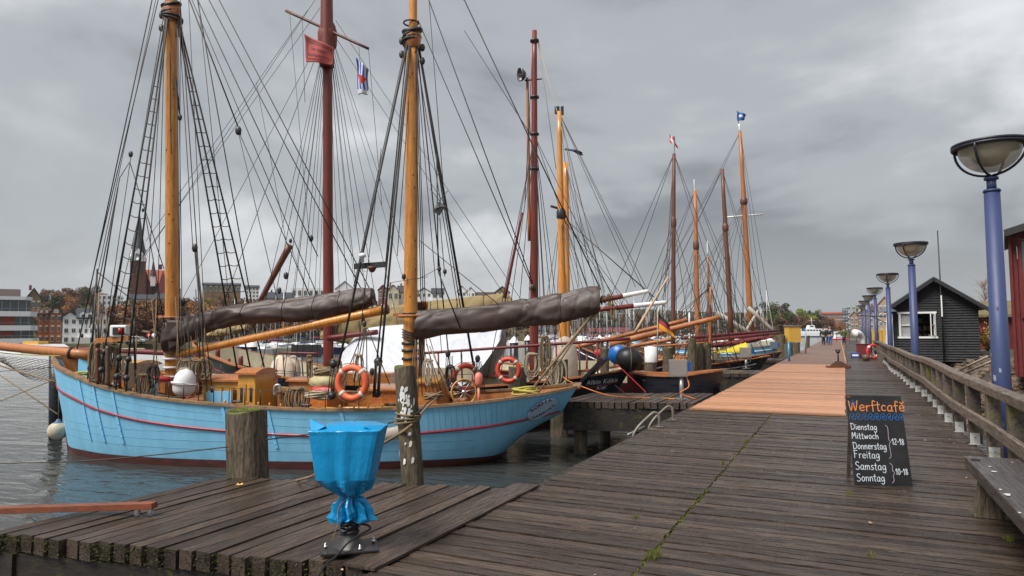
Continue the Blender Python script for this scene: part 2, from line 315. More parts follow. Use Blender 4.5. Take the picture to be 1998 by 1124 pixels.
# single-stroke handwriting
GL = {
 'D': (.62, [[(.08, 0), (.06, .88)], [(-.04, .86), (.25, .9), (.5, .7), (.55, .4), (.4, .1), (.08, 0)]]),
 'i': (.22, [[(.1, 0), (.1, .5)], [(.1, .7), (.1, .76)]]),
 'e': (.46, [[(.06, .25), (.38, .3), (.36, .46), (.2, .52), (.06, .35), (.08, .1), (.22, 0), (.4, .08)]]),
 'n': (.46, [[(.06, .5), (.07, 0)], [(.07, .3), (.2, .5), (.34, .45), (.37, 0)]]),
 's': (.38, [[(.32, .46), (.16, .52), (.06, .38), (.2, .27), (.32, .15), (.2, 0), (.04, .05)]]),
 't': (.34, [[(.16, .82), (.14, .1), (.28, 0)], [(0, .55), (.3, .57)]]),
 'a': (.48, [[(.38, .48), (.2, .52), (.05, .3), (.1, .04), (.26, .03), (.38, .25), (.38, .5)], [(.38, .5), (.36, .08), (.46, 0)]]),
 'g': (.48, [[(.38, .46), (.2, .52), (.05, .3), (.12, .06), (.28, .08), (.38, .3)], [(.39, .5), (.38, -.15), (.2, -.34), (.03, -.22)]]),
 'M': (.68, [[(.04, 0), (.1, .88), (.3, .35), (.5, .88), (.6, 0)]]),
 'w': (.6, [[(.04, .5), (.14, .02), (.28, .42), (.4, .02), (.54, .5)]]),
 'o': (.46, [[(.2, .52), (.05, .3), (.12, .04), (.28, .02), (.4, .26), (.32, .48), (.2, .52)]]),
 'c': (.42, [[(.36, .42), (.2, .52), (.05, .3), (.12, .04), (.36, .06)]]),
 'h': (.46, [[(.07, .9), (.06, 0)], [(.07, .3), (.2, .5), (.34, .44), (.36, 0)]]),
 'r': (.38, [[(.07, .5), (.08, 0)], [(.08, .28), (.18, .48), (.34, .48)]]),
 'F': (.54, [[(.08, .9), (.07, 0)], [(-.02, .88), (.46, .9)], [(.07, .5), (.36, .5)]]),
 'S': (.54, [[(.46, .8), (.28, .92), (.08, .75), (.14, .55), (.38, .4), (.46, .2), (.28, 0), (.04, .08)]]),
 'm': (.66, [[(.06, .5), (.07, 0)], [(.07, .3), (.18, .5), (.29, .42), (.3, 0)], [(.3, .3), (.42, .5), (.54, .42), (.56, 0)]]),
 'W': (.78, [[(.02, .9), (.16, .02), (.36, .7), (.52, .02), (.72, .92)]]),
 'f': (.36, [[(.36, .82), (.24, .92), (.15, .78), (.15, -.05)], [(.02, .5), (.32, .52)]]),
 'é': (.5, [[(.06, .25), (.38, .3), (.36, .46), (.2, .52), (.06, .35), (.08, .1), (.22, 0), (.4, .08)], [(.12, .8), (.24, .68), (.42, .82)]]),
 '1': (.32, [[(.02, .6), (.2, .88), (.19, 0)]]),
 '2': (.46, [[(.06, .7), (.2, .88), (.36, .78), (.34, .5), (.06, .02), (.42, .03)]]),
 '8': (.46, [[(.22, .46), (.08, .66), (.2, .88), (.34, .7), (.22, .46), (.05, .22), (.2, 0), (.38, .2), (.22, .46)]]),
 '0': (.48, [[(.22, .88), (.06, .6), (.08, .2), (.22, 0), (.38, .25), (.36, .7), (.22, .88)]]),
 '-': (.34, [[(.04, .42), (.28, .42)]]), ' ': (.3, [])}
def hand(mb, s, o, u, v, h, wth=.007, n=None, wsc=1.0):
    n = u.cross(v); x = 0
    for ch in s:
        w, st = GL[ch]; jy = random.uniform(-.03, .03)
        for pl in st:
            ps = smooth([V(o)+u*((x+a*wsc)*h)+v*((b+jy)*h) for a, b in pl], 4)
            for i in range(len(ps)-1):
                a, b = ps[i], ps[i+1]; t = (b-a)
                if t.length < 1e-6: continue
                t.normalize(); sd_ = n.cross(t)*(wth/2); a = a-t*wth*.3; b = b+t*wth*.3
                k = n*(.0006+.00002*i)
                mb.add([a-sd_+k, b-sd_+k, b+sd_+k, a+sd_+k], [(0, 1, 2, 3)])
        x += (w+.05)*wsc
    return x*h
# ---------------------------------------------------------------- water
def water():
    m = bpy.data.materials.new('harbour_water'); m.use_nodes = True; t = m.node_tree; n = t.nodes; l = t.links; b = n['Principled BSDF']
    b.inputs['Base Color'].default_value = (.04, .043, .042, 1); b.inputs['Roughness'].default_value = .03; b.inputs['IOR'].default_value = 1.33
    tcn = n.new('ShaderNodeTexCoord'); prev = None
    for sc, st, dist, rot in ((.5, (1, 2.2, 1), .11, .3), (1.7, (1, 2.6, 1), .036, -.2), (6.5, (1, 1.9, 1), .007, .5)):
        mpn = n.new('ShaderNodeMapping'); mpn.inputs['Scale'].default_value = st; mpn.inputs['Rotation'].default_value = (0, 0, YAW+rot); l.new(tcn.outputs['Object'], mpn.inputs[0])
        z = n.new('ShaderNodeTexNoise'); z.inputs['Scale'].default_value = sc; z.inputs['Detail'].default_value = 4; z.inputs['Distortion'].default_value = .4; l.new(mpn.outputs[0], z.inputs[0])
        k = n.new('ShaderNodeBump'); k.inputs['Strength'].default_value = 1; k.inputs['Distance'].default_value = dist; l.new(z.outputs[0], k.inputs['Height'])
        if prev: l.new(prev.outputs[0], k.inputs['Normal'])
        prev = k
    l.new(prev.outputs[0], b.inputs['Normal'])
    w = MB(); w.add([(-1900, -800, WL), (1900, -800, WL), (1900, 2400, WL), (-1900, 2400, WL)], [(0, 1, 2, 3)])
    tag(w.build('water', m, org=V((0, 0, WL))), kind='structure')
    w = MB(); w.add([(-1900, -800, -6), (1900, -800, -6), (1900, 2400, -6), (-1900, 2400, -6)], [(0, 1, 2, 3)])
    tag(w.build('harbour_bed', M('silt', (.05, .045, .035)), org=V((0, 0, -6))), kind='structure')
water()
# ---------------------------------------------------------------- timber pier
PL, PR, SEAM = -2.9, 1.52, -1.3
def plank_x(mb, x0, x1, y, w, z=0.0, th=.06, segs=6, jag=.006, amp=.006):   # plank running along X
    r = random.random(); pts = []; dz = random.uniform(-amp, amp)
    for i in range(segs+1):
        x = lerp(x0, x1, i/segs); a = random.uniform(-jag, jag); b = random.uniform(-jag, jag); zz_ = z+dz+random.uniform(-.002, .002)
        pts.append([(x, y+a, zz_-th), (x, y+w+b, zz_-th), (x, y+w+b, zz_), (x, y+a, zz_)])
    vs = [p for q in pts for p in q]; fs = []
    for i in range(segs):
        for j in range(4): fs.append((i*4+j, i*4+(j+1) % 4, i*4+4+(j+1) % 4, i*4+4+j))
    fs = [f[::-1] for f in fs]+[(0, 1, 2, 3), (segs*4+3, segs*4+2, segs*4+1, segs*4)]
    mb.add(vs, fs, r)
def pier():
    mb = MB(); y = -4.0
    while y < 108:
        far = y > 30; w = .118+random.uniform(-.012, .014)
        if far: w *= 2
        g = .019 if not far else .03
        s = 9 if y < 16 else (3 if not far else 1); jg = .007 if y < 20 else .002
        xa = PL+random.uniform(-.03, .02)
        plank_x(mb, xa, SEAM-.012+random.uniform(-.01, .008), y, w-g, segs=max(1, s//2), jag=jg)
        plank_x(mb, SEAM+.012+random.uniform(-.008, .01), PR+random.uniform(0, .05), y+random.uniform(-.006, .006), w-g, segs=s, jag=jg)
        y += w
    tag(mb.build('pier_deck', m_deck, org=V((0, 0, -.06))), kind='structure')
    mb = MB()
    for x in (-2.8, -2.0, -1.3, -.5, .5, 1.35): mb.box((x, 52, -.19), .2, 112, .24)
    for k in range(20):
        y = -2+k*5.6; mb.box((-.7, y, -.42), 4.3, .26, .24)
    tag(mb.build('pier_substructure', m_beamdk, org=V((0, 0, -.5))), kind='structure')
    mb = MB()
    for k in range(20):
        for x in (-2.62, 1.2): mb.tube([(x, -1.6+k*5.6, -3), (x, -1.6+k*5.6, -.3)], .16, 12)
    tag(mb.build('pier_piles', m_post, org=V((0, 0, -3))), kind='structure')
    mb = MB()
    mb.box((-2.96, 52, -.15), .1, 112, .24)
    tag(mb.build('pier_edge_beam', m_beamdk, org=V((0, 0, -.3))), kind='structure')
    mb = MB(); y = 2.6
    while y < 14:
        for x in (-2.8, -2.0, -1.42, -1.18, -.5, .5, 1.35):
            for s in (.03, .085):
                q = V((x+random.uniform(-.012, .012), y+s, .0075)); mb.add([q+V((cos(a)*.0055, sin(a)*.0055, 0)) for a in [k*pi/3 for k in range(6)]], [tuple(range(6))])
        y += .118
    tag(mb.build('deck_nail_heads', M('rusty_nail', (.02, .012, .008)), org=V((0, 0, 0))), kind='structure')
    # new boards laid over the old deck
    for nm, ya, yb, m in (('new_deck_boards', 14.0, 33.5, m_mat), ('older_deck_boards', 33.5, 107, m_mat2)):
        mb = MB(); y = ya
        while y < yb:
            w = .145 if y < 40 else .3
            plank_x(mb, -2.86+random.uniform(-.012, .012), -.05+random.uniform(-.012, .012), y, w-.018, z=.034, th=.03, segs=3, jag=.001, amp=.002); y += w
        tag(mb.build(nm, m, org=V((0, 0, 0))), kind='structure')
    # moss and seam litter
    mb = MB()
    for i in range(9000):
        y = 2.5+20*random.random()**1.6; c = .5+.5*sin(y*2.3)*sin(y*.9+1)
        if random.random() > c**1.5*(1.2 if y < 7 else .7)+.12: continue
        x = SEAM+random.gauss(0, .014); h = random.uniform(.002, .014); a = random.random()*pi; d = V((cos(a), sin(a), 0))*random.uniform(.003, .009)
        p = V((x, y, -.008)); mb.add([p-d, p+d, p+d*.3+Z*h], [(0, 1, 2)], random.random())
    for (px, py, r, k) in ((1275, 1085, .09, 500), (1240, 1012, .03, 60), (1410, 905, .03, 120), (1380, 960, .025, 120), (1970, 1055, .06, 160), (1455, 862, .04, 100), (1655, 965, .05, 60), (1700, 1085, .05, 60)):
        c = G(px, py)
        for i in range(k):
            a = random.random()*2*pi; q = random.random()*r; p = c+V((cos(a)*q*.6, sin(a)*q*1.3, .004)); d = V((cos(a*7), sin(a*7), 0))*.002
            mb.add([p-d, p+d, p+V((random.gauss(0, .01), random.gauss(0, .01), random.uniform(.01, .045)))], [(0, 1, 2)], random.random())
    tag(mb.build('moss', m_grass, org=V((0, 3, 0))), 'green moss and grass tufts in the seam between the pier planks', 'moss', kind='stuff')
pier()
def plank_y(mb, x0, x1, ya, yb, z, th=.07, segs=6, jag=.006):
    r = random.random(); vs = []; dz = random.uniform(-.008, .008)
    for i in range(segs+1):
        y = lerp(ya, yb, i/segs); a = random.uniform(-jag, jag); b = random.uniform(-jag, jag); q = z+dz+random.uniform(-.002, .002)
        vs += [(x0+a, y, q-th), (x1+b, y, q-th), (x1+b, y, q), (x0+a, y, q)]
    fs = []
    for i in range(segs):
        for j in range(4): fs.append((i*4+j, i*4+(j+1) % 4, i*4+4+(j+1) % 4, i*4+4+j))
    fs += [(3, 2, 1, 0), (segs*4, segs*4+1, segs*4+2, segs*4+3)]
    mb.add(vs, fs, r)
def finger(c, name, z=0.0, w=.15, th=.14, fas=.62, mat=None, ends=True):   # c = near-left, near-right, far-right, far-left
    nl, nr, fr, fl = [V(q) for q in c]; mb = MB(); x = nl.x
    while x < nr.x-.05:
        t = (x+w/2-nl.x)/(nr.x-nl.x); ya = lerp(nl.y, nr.y, t); yb = lerp(fl.y, fr.y, t)
        plank_y(mb, x, x+w-random.uniform(.012, .022), ya+random.uniform(-.02, .02), yb+random.uniform(-.02, .02), z, th, segs=8 if ya < 8 else 2); x += w+random.uniform(-.006, .006)
    o = mb.build(name+'_deck', mat or m_decky, org=V((nl.x, nl.y, z))); tag(o, kind='structure')
    mb = MB(); d = Z*(th+fas/2+.01)
    for a, b, k in ((nl, nr, .14), (fl, fr, -.14)):
        mb.beam(V((a.x+.05, a.y+k, z))-d, V((b.x, b.y+k, z))-d, .2, fas)
    mb.beam(V((nl.x+.16, nl.y+.05, z))-d, V((fl.x+.16, fl.y-.05, z))-d, .2, fas)
    tag(mb.build(name+'_beams', m_beamdk, org=V((nl.x, nl.y, z-1))), kind='structure')
    mb = MB()
    for t in (.12, .55, .93):
        for a, b, k in ((nl, nr, .3), (fl, fr, -.3)):
            p = a.lerp(b, t); mb.tube([(p.x, p.y+k, -3), (p.x, p.y+k, z-th-.02)], .15, 12)
    tag(mb.build(name+'_piles', m_post, org=V((nl.x, nl.y, -3))), kind='structure')
finger([(-6.3, 3.22, 0), (-2.98, 3.86, 0), (-3.0, 6.44, 0), (-6.3, 5.55, 0)], 'finger_pier')
finger([(-5.9, 14.6, 0), (-2.98, 15.3, 0), (-2.98, 17.9, 0), (-5.9, 16.9, 0)], 'second_finger_pier', fas=.5)
def fing(y, xl, wd, n, dy=.8):
    finger([(xl, y, 0), (-2.98, y+dy, 0), (-2.98, y+wd+dy, 0), (xl, y+wd, 0)], n, w=.3, fas=.5)
a = G(1375, 728); b = G(1480, 728); fing(a.y, a.x, 2.4, 'third_finger_pier', .3)
a = G(1384, 702); fing(a.y, a.x, 2.2, 'fourth_finger_pier', .3)
# trim board along the joint of finger and pier
mb = MB()
mb.prism([(0, 0), (.26, 0), (.26, 2.75), (0, 2.7)], V((1, 0, 0)), V((0, 1, 0)), V((-3.14, 3.8, .006)), Z*.02)
tag(mb.build('pier_joint_board', m_decky), kind='structure')

# ---------------------------------------------------------------- railing
def railing():
    t = thing('timber_railing', 'weathered grey timber railing with slanted mossy posts on white brackets along the pier', 'railing', V((1.5, 5, 0)))
    def xr(y): return 1.56+.035*sin(y*.35+1)+.03*sin(y*.8)
    def zr(y): return .865+.02*sin(y*.5)
    segs = []
    ys = [1.5+i*1.4 for i in range(34)]
    for i in range(len(ys)-1):
        a, b = ys[i], ys[i+1]
        if i % 2 == 0:
            c = ys[min(i+2, len(ys)-1)]
            MB().beam((xr(a)+.03, a, zr(a)), (xr(c)+.03, c-.006, zr(c)), .15, .11, rnd=random.random()).build('handrail', m_postgy, t, bevel=.012)
            MB().beam((xr(a)-.045, a, .42), (xr(c)-.045, c-.006, .42), .06, .13, rnd=random.random()).build('middle_rail', m_postgy, t, bevel=.008)
    y = 2.0; k = 0
    y = 11.4-1.25*8
    while y < 46:
        dy = 1.25
        if True:   # tall slat without a foot
            MB().beam((xr(y)+.10, y+.62, -.25), (xr(y)+.10, y+.62, .835), .13, .06, up=V((1, 0, 0)), rnd=random.random()).build('slat', m_postg, t, bevel=.006)
        MB().beam((xr(y)+.04, y, .0), (xr(y)+.04, y, .81), .11, .15, up=V((1, 0, 0)), rnd=random.random()).build('post', m_postg, t, bevel=.008)
        fb = MB(); fb.box((xr(y)+.02, y-.082, .085), .115, .012, .15); fb.box((xr(y)+.02, y-.11, .012), .15, .05, .006)
        fo = fb.build('foot_bracket', m_foot, t); 
        if y < 20: MB().ball((xr(y)+.02, y-.09, .11), .011, 6).build('bolt', m_steel, fo)
        y += dy; k += 1
railing()
# ---------------------------------------------------------------- bench
def bench():
    t = thing('timber_bench', 'heavy dark wet timber bench beside the railing in the foreground', 'bench', V((1.15, 5.5, 0)))
    mb = MB(); mb.box((1.13, 5.35, .40), .40, 4.1, .11); mb.build('seat', m_bench, t, bevel=.012)
    for y in (3.9, 7.0):
        mb = MB(); mb.prism([(0, 0), (.44, 0), (.36, .343), (.06, .343)], V((1, 0, 0)), Z, V((.93, y, 0)), V((0, .13, 0))); mb.build('leg', m_post, t, bevel=.008)
    mb = MB(); mb.box((1.3, 5.4, .22), .06, 3.0, .12); mb.build('stretcher', m_post, t, bevel=.005)
    mb = MB(); p = G(1903, 897, .46)
    mb.box(p, .07, .035, .014, rnd=.5); mb.build('iron_plate', m_iron, t)
    mb = MB()
    for (px, py, r) in ((1932, 910, .012), (1940, 920, .018), (1952, 955, .012), (1966, 965, .024), (1990, 1000, .01), (1975, 902, .008)):
        c = G(px, py, .46); n = 9; vs = [c+V((cos(i*2*pi/n)*r*random.uniform(.6, 1.3), sin(i*2*pi/n)*r*1.6*random.uniform(.6, 1.3), .0)) for i in range(n)]; mb.add(vs, [tuple(range(n))])
    mb.build('bird_droppings', M('bird_dropping', (.6, .6, .56)), t)
bench()
# ---------------------------------------------------------------- chalkboard
def chalkboard():
    bl = G(1668, 947); br = G(1783, 950)
    u = (br-bl); W = u.length; u.normalize()
    t = thing('chalkboard_sign', 'black chalkboard with café opening hours standing on the wet pier planks', 'sign', (bl+br)/2)
    back = V((-u.y, u.x, 0)); v = (Z*1+back*.10-u*.045).normalized(); n = u.cross(v)   # n faces the viewer
    Hh = .905; W *= .985
    mb = MB(); mb.prism([(0, 0), (W, 0), (W-.004, Hh*1.0), (.012, Hh*1.005)], u, v, bl+Z*.004, -n*.018); mb.build('board', m_slate, t, bevel=.003)
    mb = MB(); q = bl+v*(Hh*.9)-n*.025
    for s in (.1, .9): mb.beam(q+u*(W*s)-Z*0.0, bl+u*(W*s)+back*.38+Z*.0, .035, .02)
    mb.beam(bl+u*(W*.1)+back*.345+Z*.1, bl+u*(W*.9)+back*.345+Z*.1, .02, .035)
    mb.build('rear_strut', m_postg, t)
    mb = MB(); mb.box(bl+u*.03+v*(Hh-.01)-n*.005, .05, .02, .015, u, v.cross(u), v); mb.build('hinge', m_rust, t)
    o = bl+Z*.004+n*.002
    def at(x, y): return o+u*(W*x)+v*(Hh*(1-y))
    mb = MB(); hand(mb, 'Werftcafé', at(.05, .172), u, v, .112, .0098, wsc=1.09); mb.build('title_lettering', m_chalko, t)
    mb = MB()      # wave line and a small star
    for i in range(9):
        x = .035+i*.108; pts = smooth([at(x, .27), at(x+.03, .215), at(x+.075, .20), at(x+.088, .232), at(x+.065, .245), at(x+.06, .228)], 4)+smooth([at(x+.04, .25), at(x+.08, .272), at(x+.115, .268)], 4)
        for j in range(len(pts)-1):
            a, b = pts[j], pts[j+1]; tt = b-a
            if tt.length < 1e-6 or tt.length > .06: continue
            s = n.cross(tt.normalized())*.0036; k = n*(.0006+.00002*j); mb.add([a-s+k, b-s+k, b+s+k, a+s+k], [(0, 1, 2, 3)])
    mb.build('wave_drawing', m_chalkb, t); mb = MB()
    star = [at(.13+.062*sin(k*4*pi/5), .085-.045*cos(k*4*pi/5)) for k in range(6)]
    for j in range(5):
        a, b = star[j], star[j+1]; s = n.cross((b-a).normalized())*.0028; mb.add([a-s+n*.001, b-s+n*.001, b+s+n*.001, a+s+n*.001], [(0, 1, 2, 3)])
    mb.build('star_drawing', m_chalkb, t)
    y = [.385, .485, .60, .70, .83, .955]
    for w, yy, sz in zip(('Dienstag', 'Mittwoch', 'Donnerstag', 'Freitag', 'Samstag', 'Sonntag'), y, (.072, .072, .078, .083, .088, .085)):
        sc = {'Donnerstag': .86, 'Samstag': .95, 'Sonntag': .93}.get(w, .96)
        mb = MB(); hand(mb, w, at(.045, yy), u, v, sz*.97, .0062, wsc=sc); mb.build('hours_lettering', m_chalk, t)
    for s, yy in (('12-18', .545), ('10-18', .875)):
        mb = MB(); hand(mb, s, at(.735, yy), u, v, .066, .006, wsc=.84); mb.build('hours_lettering', m_chalk, t)
    for ya, yb in ((.33, .70), (.75, .97)):
        mb = MB(); ym = (ya+yb)/2; pts = smooth([at(.65, ya), at(.69, ya+.03), at(.685, ym-.03), at(.715, ym), at(.685, ym+.03), at(.69, yb-.03), at(.65, yb)], 5)
        for j in range(len(pts)-1):
            a, b = pts[j], pts[j+1]; s = n.cross((b-a).normalized())*.003; mb.add([a-s+n*.001, b-s+n*.001, b+s+n*.001, a+s+n*.001], [(0, 1, 2, 3)])
        mb.build('brace_mark', m_chalkv, t)
chalkboard()
# ---------------------------------------------------------------- lamps
def lamp_master(label, loc):
    t = thing('street_lamp', label, 'street lamp', loc, 'blue lamp posts along the pier'); b = V(loc)
    hp = 4.19-b.z
    mb = MB(); mb.tube([b, b+Z*(hp-.78)], [.121, .092], 28); mb.lathe([(.098, 0), (.102, .0), (.102, .02), (.09, .035), (0, .035)], b+Z*(hp-.785), 24); mb.build('pole', m_lamp, t)
    c = b+Z*(hp-.78); mb = MB(); mb.tube([c+Z*.02, c+Z*.16], .056, 18); mb.lathe([(.056, .15), (.085, .16), (.085, .19), (.0, .2)], c, 20); mb.build('neck', m_lamp, t)
    c = b+Z*(hp-.58)
    R_, Hh = .412, .40
    mb = MB(); mb.torus(c+Z*Hh, R_+.01, .022, Z, 40, 8); mb.lathe([(R_-.05, Hh+.012), (R_+.03, Hh+.02), (R_+.03, Hh+.05), (R_-.05, Hh+.062), (0, Hh+.09)], c, 36); mb.build('rim', m_lampd, t)
    for k in range(4):
        a = pi/4+k*pi/2+.25; pts = [c+V((cos(a), sin(a), 0))*(.07+(R_-.05)*sin(s*pi/2/10))+Z*(Hh-(Hh-.02)*cos(s*pi/2/10)) for s in range(11)]
        pts = [c+V((cos(a), sin(a), 0))*(R_+.02)*sin(th)+Z*(Hh-(Hh-.015)*cos(th)) for th in [pi/2*s/10*.98+.05 for s in range(11)]]
        mb = MB(); mb.tube(pts, .017, 6); mb.build('rib', m_lampd, t)
    mb = MB(); mb.lathe([((R_-.045)*sin(th), Hh+.0-(Hh-.06)*cos(th)) for th in [pi/2*s/12 for s in range(13)]], c, 32); mb.build('bowl', m_glassl, t)
    mb = MB(); mb.lathe([(.235*sin(th), Hh-.02-(Hh*.6)*cos(th)) for th in [pi/2*s/10 for s in range(11)]]+[(0, Hh-.02)], c, 24); mb.build('diffuser', m_globe, t)
    return t
LB = -1.5
p1 = P(1949, 640, 9.0); lamp0 = lamp_master('large violet blue lamp post nearest the camera, beside the bench', V((p1.x, p1.y, LB)))
names = ['blue lamp post in front of the black clapboard hut', 'blue lamp post beside the white shutter at the hut corner', 'fourth blue lamp post from the camera, beyond the hut',
         'fifth blue lamp post from the camera', 'sixth blue lamp post from the camera', 'farthest small blue lamp post along the pier']
for i, nm in enumerate(names):
    px = [1783, 1735, 1709, 1696, 1687, 1681][i]; d = [19.6, 30.5, 41, 50.5, 60, 72][i]
    q = P(px, 620, d); place(lamp0, (q.x, q.y, LB), rz=.4*i, label=nm)
# ---------------------------------------------------------------- mooring posts
def post(pts, r, label, n=22, capm=True, group=None, name='mooring_post'):
    t = thing(name, label, 'post', pts[0], group)
    mb = MB(); ph = random.random()*9; pts = [V(p) for p in pts]; K = 16; vs = []
    for i in range(K+1):
        s = i/K; c = pts[0].lerp(pts[1], s)
        for j in range(n):
            a = 2*pi*j/n; rr = r*(1+.05*sin(3*a+ph+s*2)+.03*sin(7*a+ph*2)+.018*random.uniform(-1, 1))*lerp(1.06, .97, s)
            vs.append(c+V((cos(a)*rr, sin(a)*rr, .02*sin(2*a+ph) if i == K else 0)))
    fs = [(i*n+j, i*n+(j+1) % n, (i+1)*n+(j+1) % n, (i+1)*n+j) for i in range(K) for j in range(n)]
    mb.cs = True; mb.add(vs, fs); mb.build('shaft', m_post, t)
    mb = MB(); mb.add(vs[-n:], [tuple(range(n))]); mb.build('top_cut', M('post_top', (.10, .09, .04), (.04, .04, .02), 8, rough=.9, bump=1, moss=MOSS, mossamt=.55), t)
    return t, pts[1]
def basept(px, py, d, pxt, pyt, zb=-3.0):   # from a seen foot / top pixel at depth d, carried down to the harbour bed
    a = P(px, py, d); b = P(pxt, pyt, d); return [a+(a-b)*((a.z-zb)/(b.z-a.z)), b]
t_, top = post(basept(485, 930, 7.95, 481, 802, -3), .232, 'stout weathered mooring post with moss on top, on the front finger pier')
mb = MB()
for i in range(260):
    a = random.random()*2*pi; r = random.random()**.5*.17; p = top+V((cos(a)*r-.02, sin(a)*r, .01)); s = random.uniform(.006, .018)
    mb.ball(p, s, 5) if i < 60 else mb.add([p-V((s, 0, 0)), p+V((s, 0, 0)), p+V((0, 0, s*1.5))], [(0, 1, 2)], random.random())
mb.build('moss_tuft', m_grass, t_)
t_, top = post(basept(806, 940, 7.6, 790, 716, -3), .122, 'tall leaning mooring post with peeling white paint in front of the blue boat')
mb = MB(); 
for i in range(46):
    s = random.uniform(.18, .46) if i < 40 else random.uniform(.55, .9); a = random.gauss(-pi/2-.05, .35)+YAW; A = P(806, 940, 7.6); B = P(790, 716, 7.6); c = B.lerp(A, s)
    d = V((cos(a), sin(a), 0)); e = V((-d.y, d.x, 0)); c = c+d*.131; w = random.uniform(.006, .02); h = random.uniform(.01, .045)
    mb.add([c-e*w-Z*h, c+e*w*.6-Z*h*.7, c+e*w+Z*h*.6, c+Z*h, c-e*w*.8+Z*h*.5], [(0, 1, 2, 3, 4)])
tag(mb.build('peeling_paint', m_white, t_), kind='stuff')
post(basept(1010, 775, 19.2, 1011, 716, -3), .26, 'mossy mooring post beside the blue stern, partly behind the boat')
post(basept(1092, 770, 18.35, 1092, 702, -3), .235, 'mooring post draped with rope coils behind the blue stern')
# ---------------------------------------------------------------- bag-covered post and small things on the front finger pier
def bagpost():
    b = G(682, 1078)+Z*.028; t = thing('wrapped_power_post', 'bright blue plastic bag tied over a post on a bolted black base plate', 'covered post', b)
    H_ = H0; D_ = F0
    mb = MB(); mb.box(b+Z*.012, .40, .30, .016, (H_+D_*.25).normalized(), (D_-H_*.25).normalized(), Z); mb.build('base_plate', m_iron, t, bevel=.003)
    for (a, c) in ((-.16, -.06), (-.09, .10), (.10, -.11), (.16, .07)):
        bo = MB(); p = b+H_*a+D_*c+Z*.02; bo.tube([p, p+Z*.03], .009, 8); bo.tube([p+Z*.008, p+Z*.018], .015, 6); bo.ball(p+Z*.033, .010, 8); bo.build('bolt', m_chrome, t)
    mb = MB(); mb.lathe([(.13, .02), (.09, .06), (.055, .12), (.045, .2), (.05, .3), (.05, .36)], b, 20, sq=(1, .8)); mb.build('pedestal', m_iron, t)
    # gathered bag
    def bag(zs, name):
        mb = MB(); n = 72; vs = []; rb = random.Random(len(zs))
        for k, (z, rx, ry, ox, sqf, fold) in enumerate(zs):
            for j in range(n):
                a = 2*pi*j/n; ca, sa = cos(a), sin(a); q = (abs(ca)**sqf+abs(sa)**sqf)**(-1/sqf)
                tw = lambda q: 2*abs((q/pi) % 2-1)-1; f = 1+fold*(.9*tw(9*a+k*.12)+.7*tw(13*a+2-k*.1)+.9*tw(5*a+1+k*.08)+rb.uniform(-.15, .15))
                vs.append(b+H_*(ox+rx*ca*q*f)+D_*(ry*sa*q*f)+Z*(z+.012*sin(3*a+k)*(fold*4)))
        K = len(zs); fs = [(i*n+j, i*n+(j+1) % n, (i+1)*n+(j+1) % n, (i+1)*n+j) for i in range(K-1) for j in range(n)]
        mb.add(vs, fs); return mb
    up = [(.385, .035, .035, .01, 2, .3), (.395, .06, .055, .01, 2, .35), (.415, .11, .09, .01, 2.2, .26), (.445, .150, .12, -.015, 2.6, .15), (.475, .178, .14, -.02, 3.6, .09), (.505, .196, .152, -.022, 6, .05), (.52, .200, .156, -.022, 9, .03),
          (.60, .213, .165, -.020, 11, .022), (.68, .225, .172, -.016, 12, .02), (.76, .238, .18, -.014, 14, .02), (.84, .252, .184, -.010, 16, .018), (.868, .258, .188, -.010, 16, .012), (.872, .256, .186, -.01, 16, .012), (.90, .17, .12, .01, 8, .03), (.915, .06, .05, .03, 3, .02), (.917, .01, .01, .03, 2, 0)]
    mb = bag(up, 'b')
    for (sx, ex, ez, w) in ((-1, -.285, .945, .10), (1, .278, .90, .12)):   # ears of the bag
        tip = b+H_*ex+D_*(-.06)+Z*ez; s = V((0, 0, 0))
        A = [b+H_*(sx*.238)+D_*(-.17)+Z*(.86), b+H_*(sx*(.24-w))+D_*(-.165)+Z*.905, b+H_*(sx*.2)+D_*.05+Z*.90, b+H_*(sx*.246)+D_*.0+Z*.82]
        mb.add(A+[tip], [(0, 1, 4), (1, 2, 4), (2, 3, 4), (3, 0, 4)])
    mb.build('plastic_bag', m_bag, t)
    dn = [(.385, .035, .035, .01, 2, .3), (.36, .075, .07, .0, 2, .3), (.33, .10, .085, -.005, 2, .28), (.29, .11, .09, .01, 2, .3), (.25, .105, .085, .015, 2, .34), (.225, .125, .09, .01, 2, .36), (.205, .09, .08, 0, 2, .4)]
    bag(dn, 'c').build('bag_skirt', m_bag, t)
    mb = MB()
    for k in range(3): mb.torus(b+H_*.01+Z*(.378+k*.008), .043, .005, (Z+H_*.1*(k-1)), 20, 6)
    mb.tube(smooth([b+H_*.0-D_*.06+Z*.38, b-H_*.06-D_*.09+Z*.31, b-H_*.06-D_*.12+Z*.2, b-H_*.10-D_*.11+Z*.09]), .004, 5); mb.build('tie_cord', m_rope, t)
    mb = MB(); pts = []
    for k in range(70):
        a = k*.62; r = .058+.012*sin(k*1.7); pts.append(b+H_*(cos(a)*r)+D_*(sin(a)*r)+Z*(.11+.09*(k/70)+.012*sin(k*.9)))
    pts += [b+H_*.12+Z*.17, b+H_*.15+Z*.14, b+H_*.10-D_*.05+Z*.12, b+H_*.02-D_*.12+Z*.08, b-H_*.04-D_*.26+Z*.02, b-H_*.07-D_*.42+Z*.012, b-H_*.12-D_*.75-Z*.1]
    mb.tube(smooth(pts, 4), .0085, 6); mb.build('cable', m_rubber, t)
bagpost()
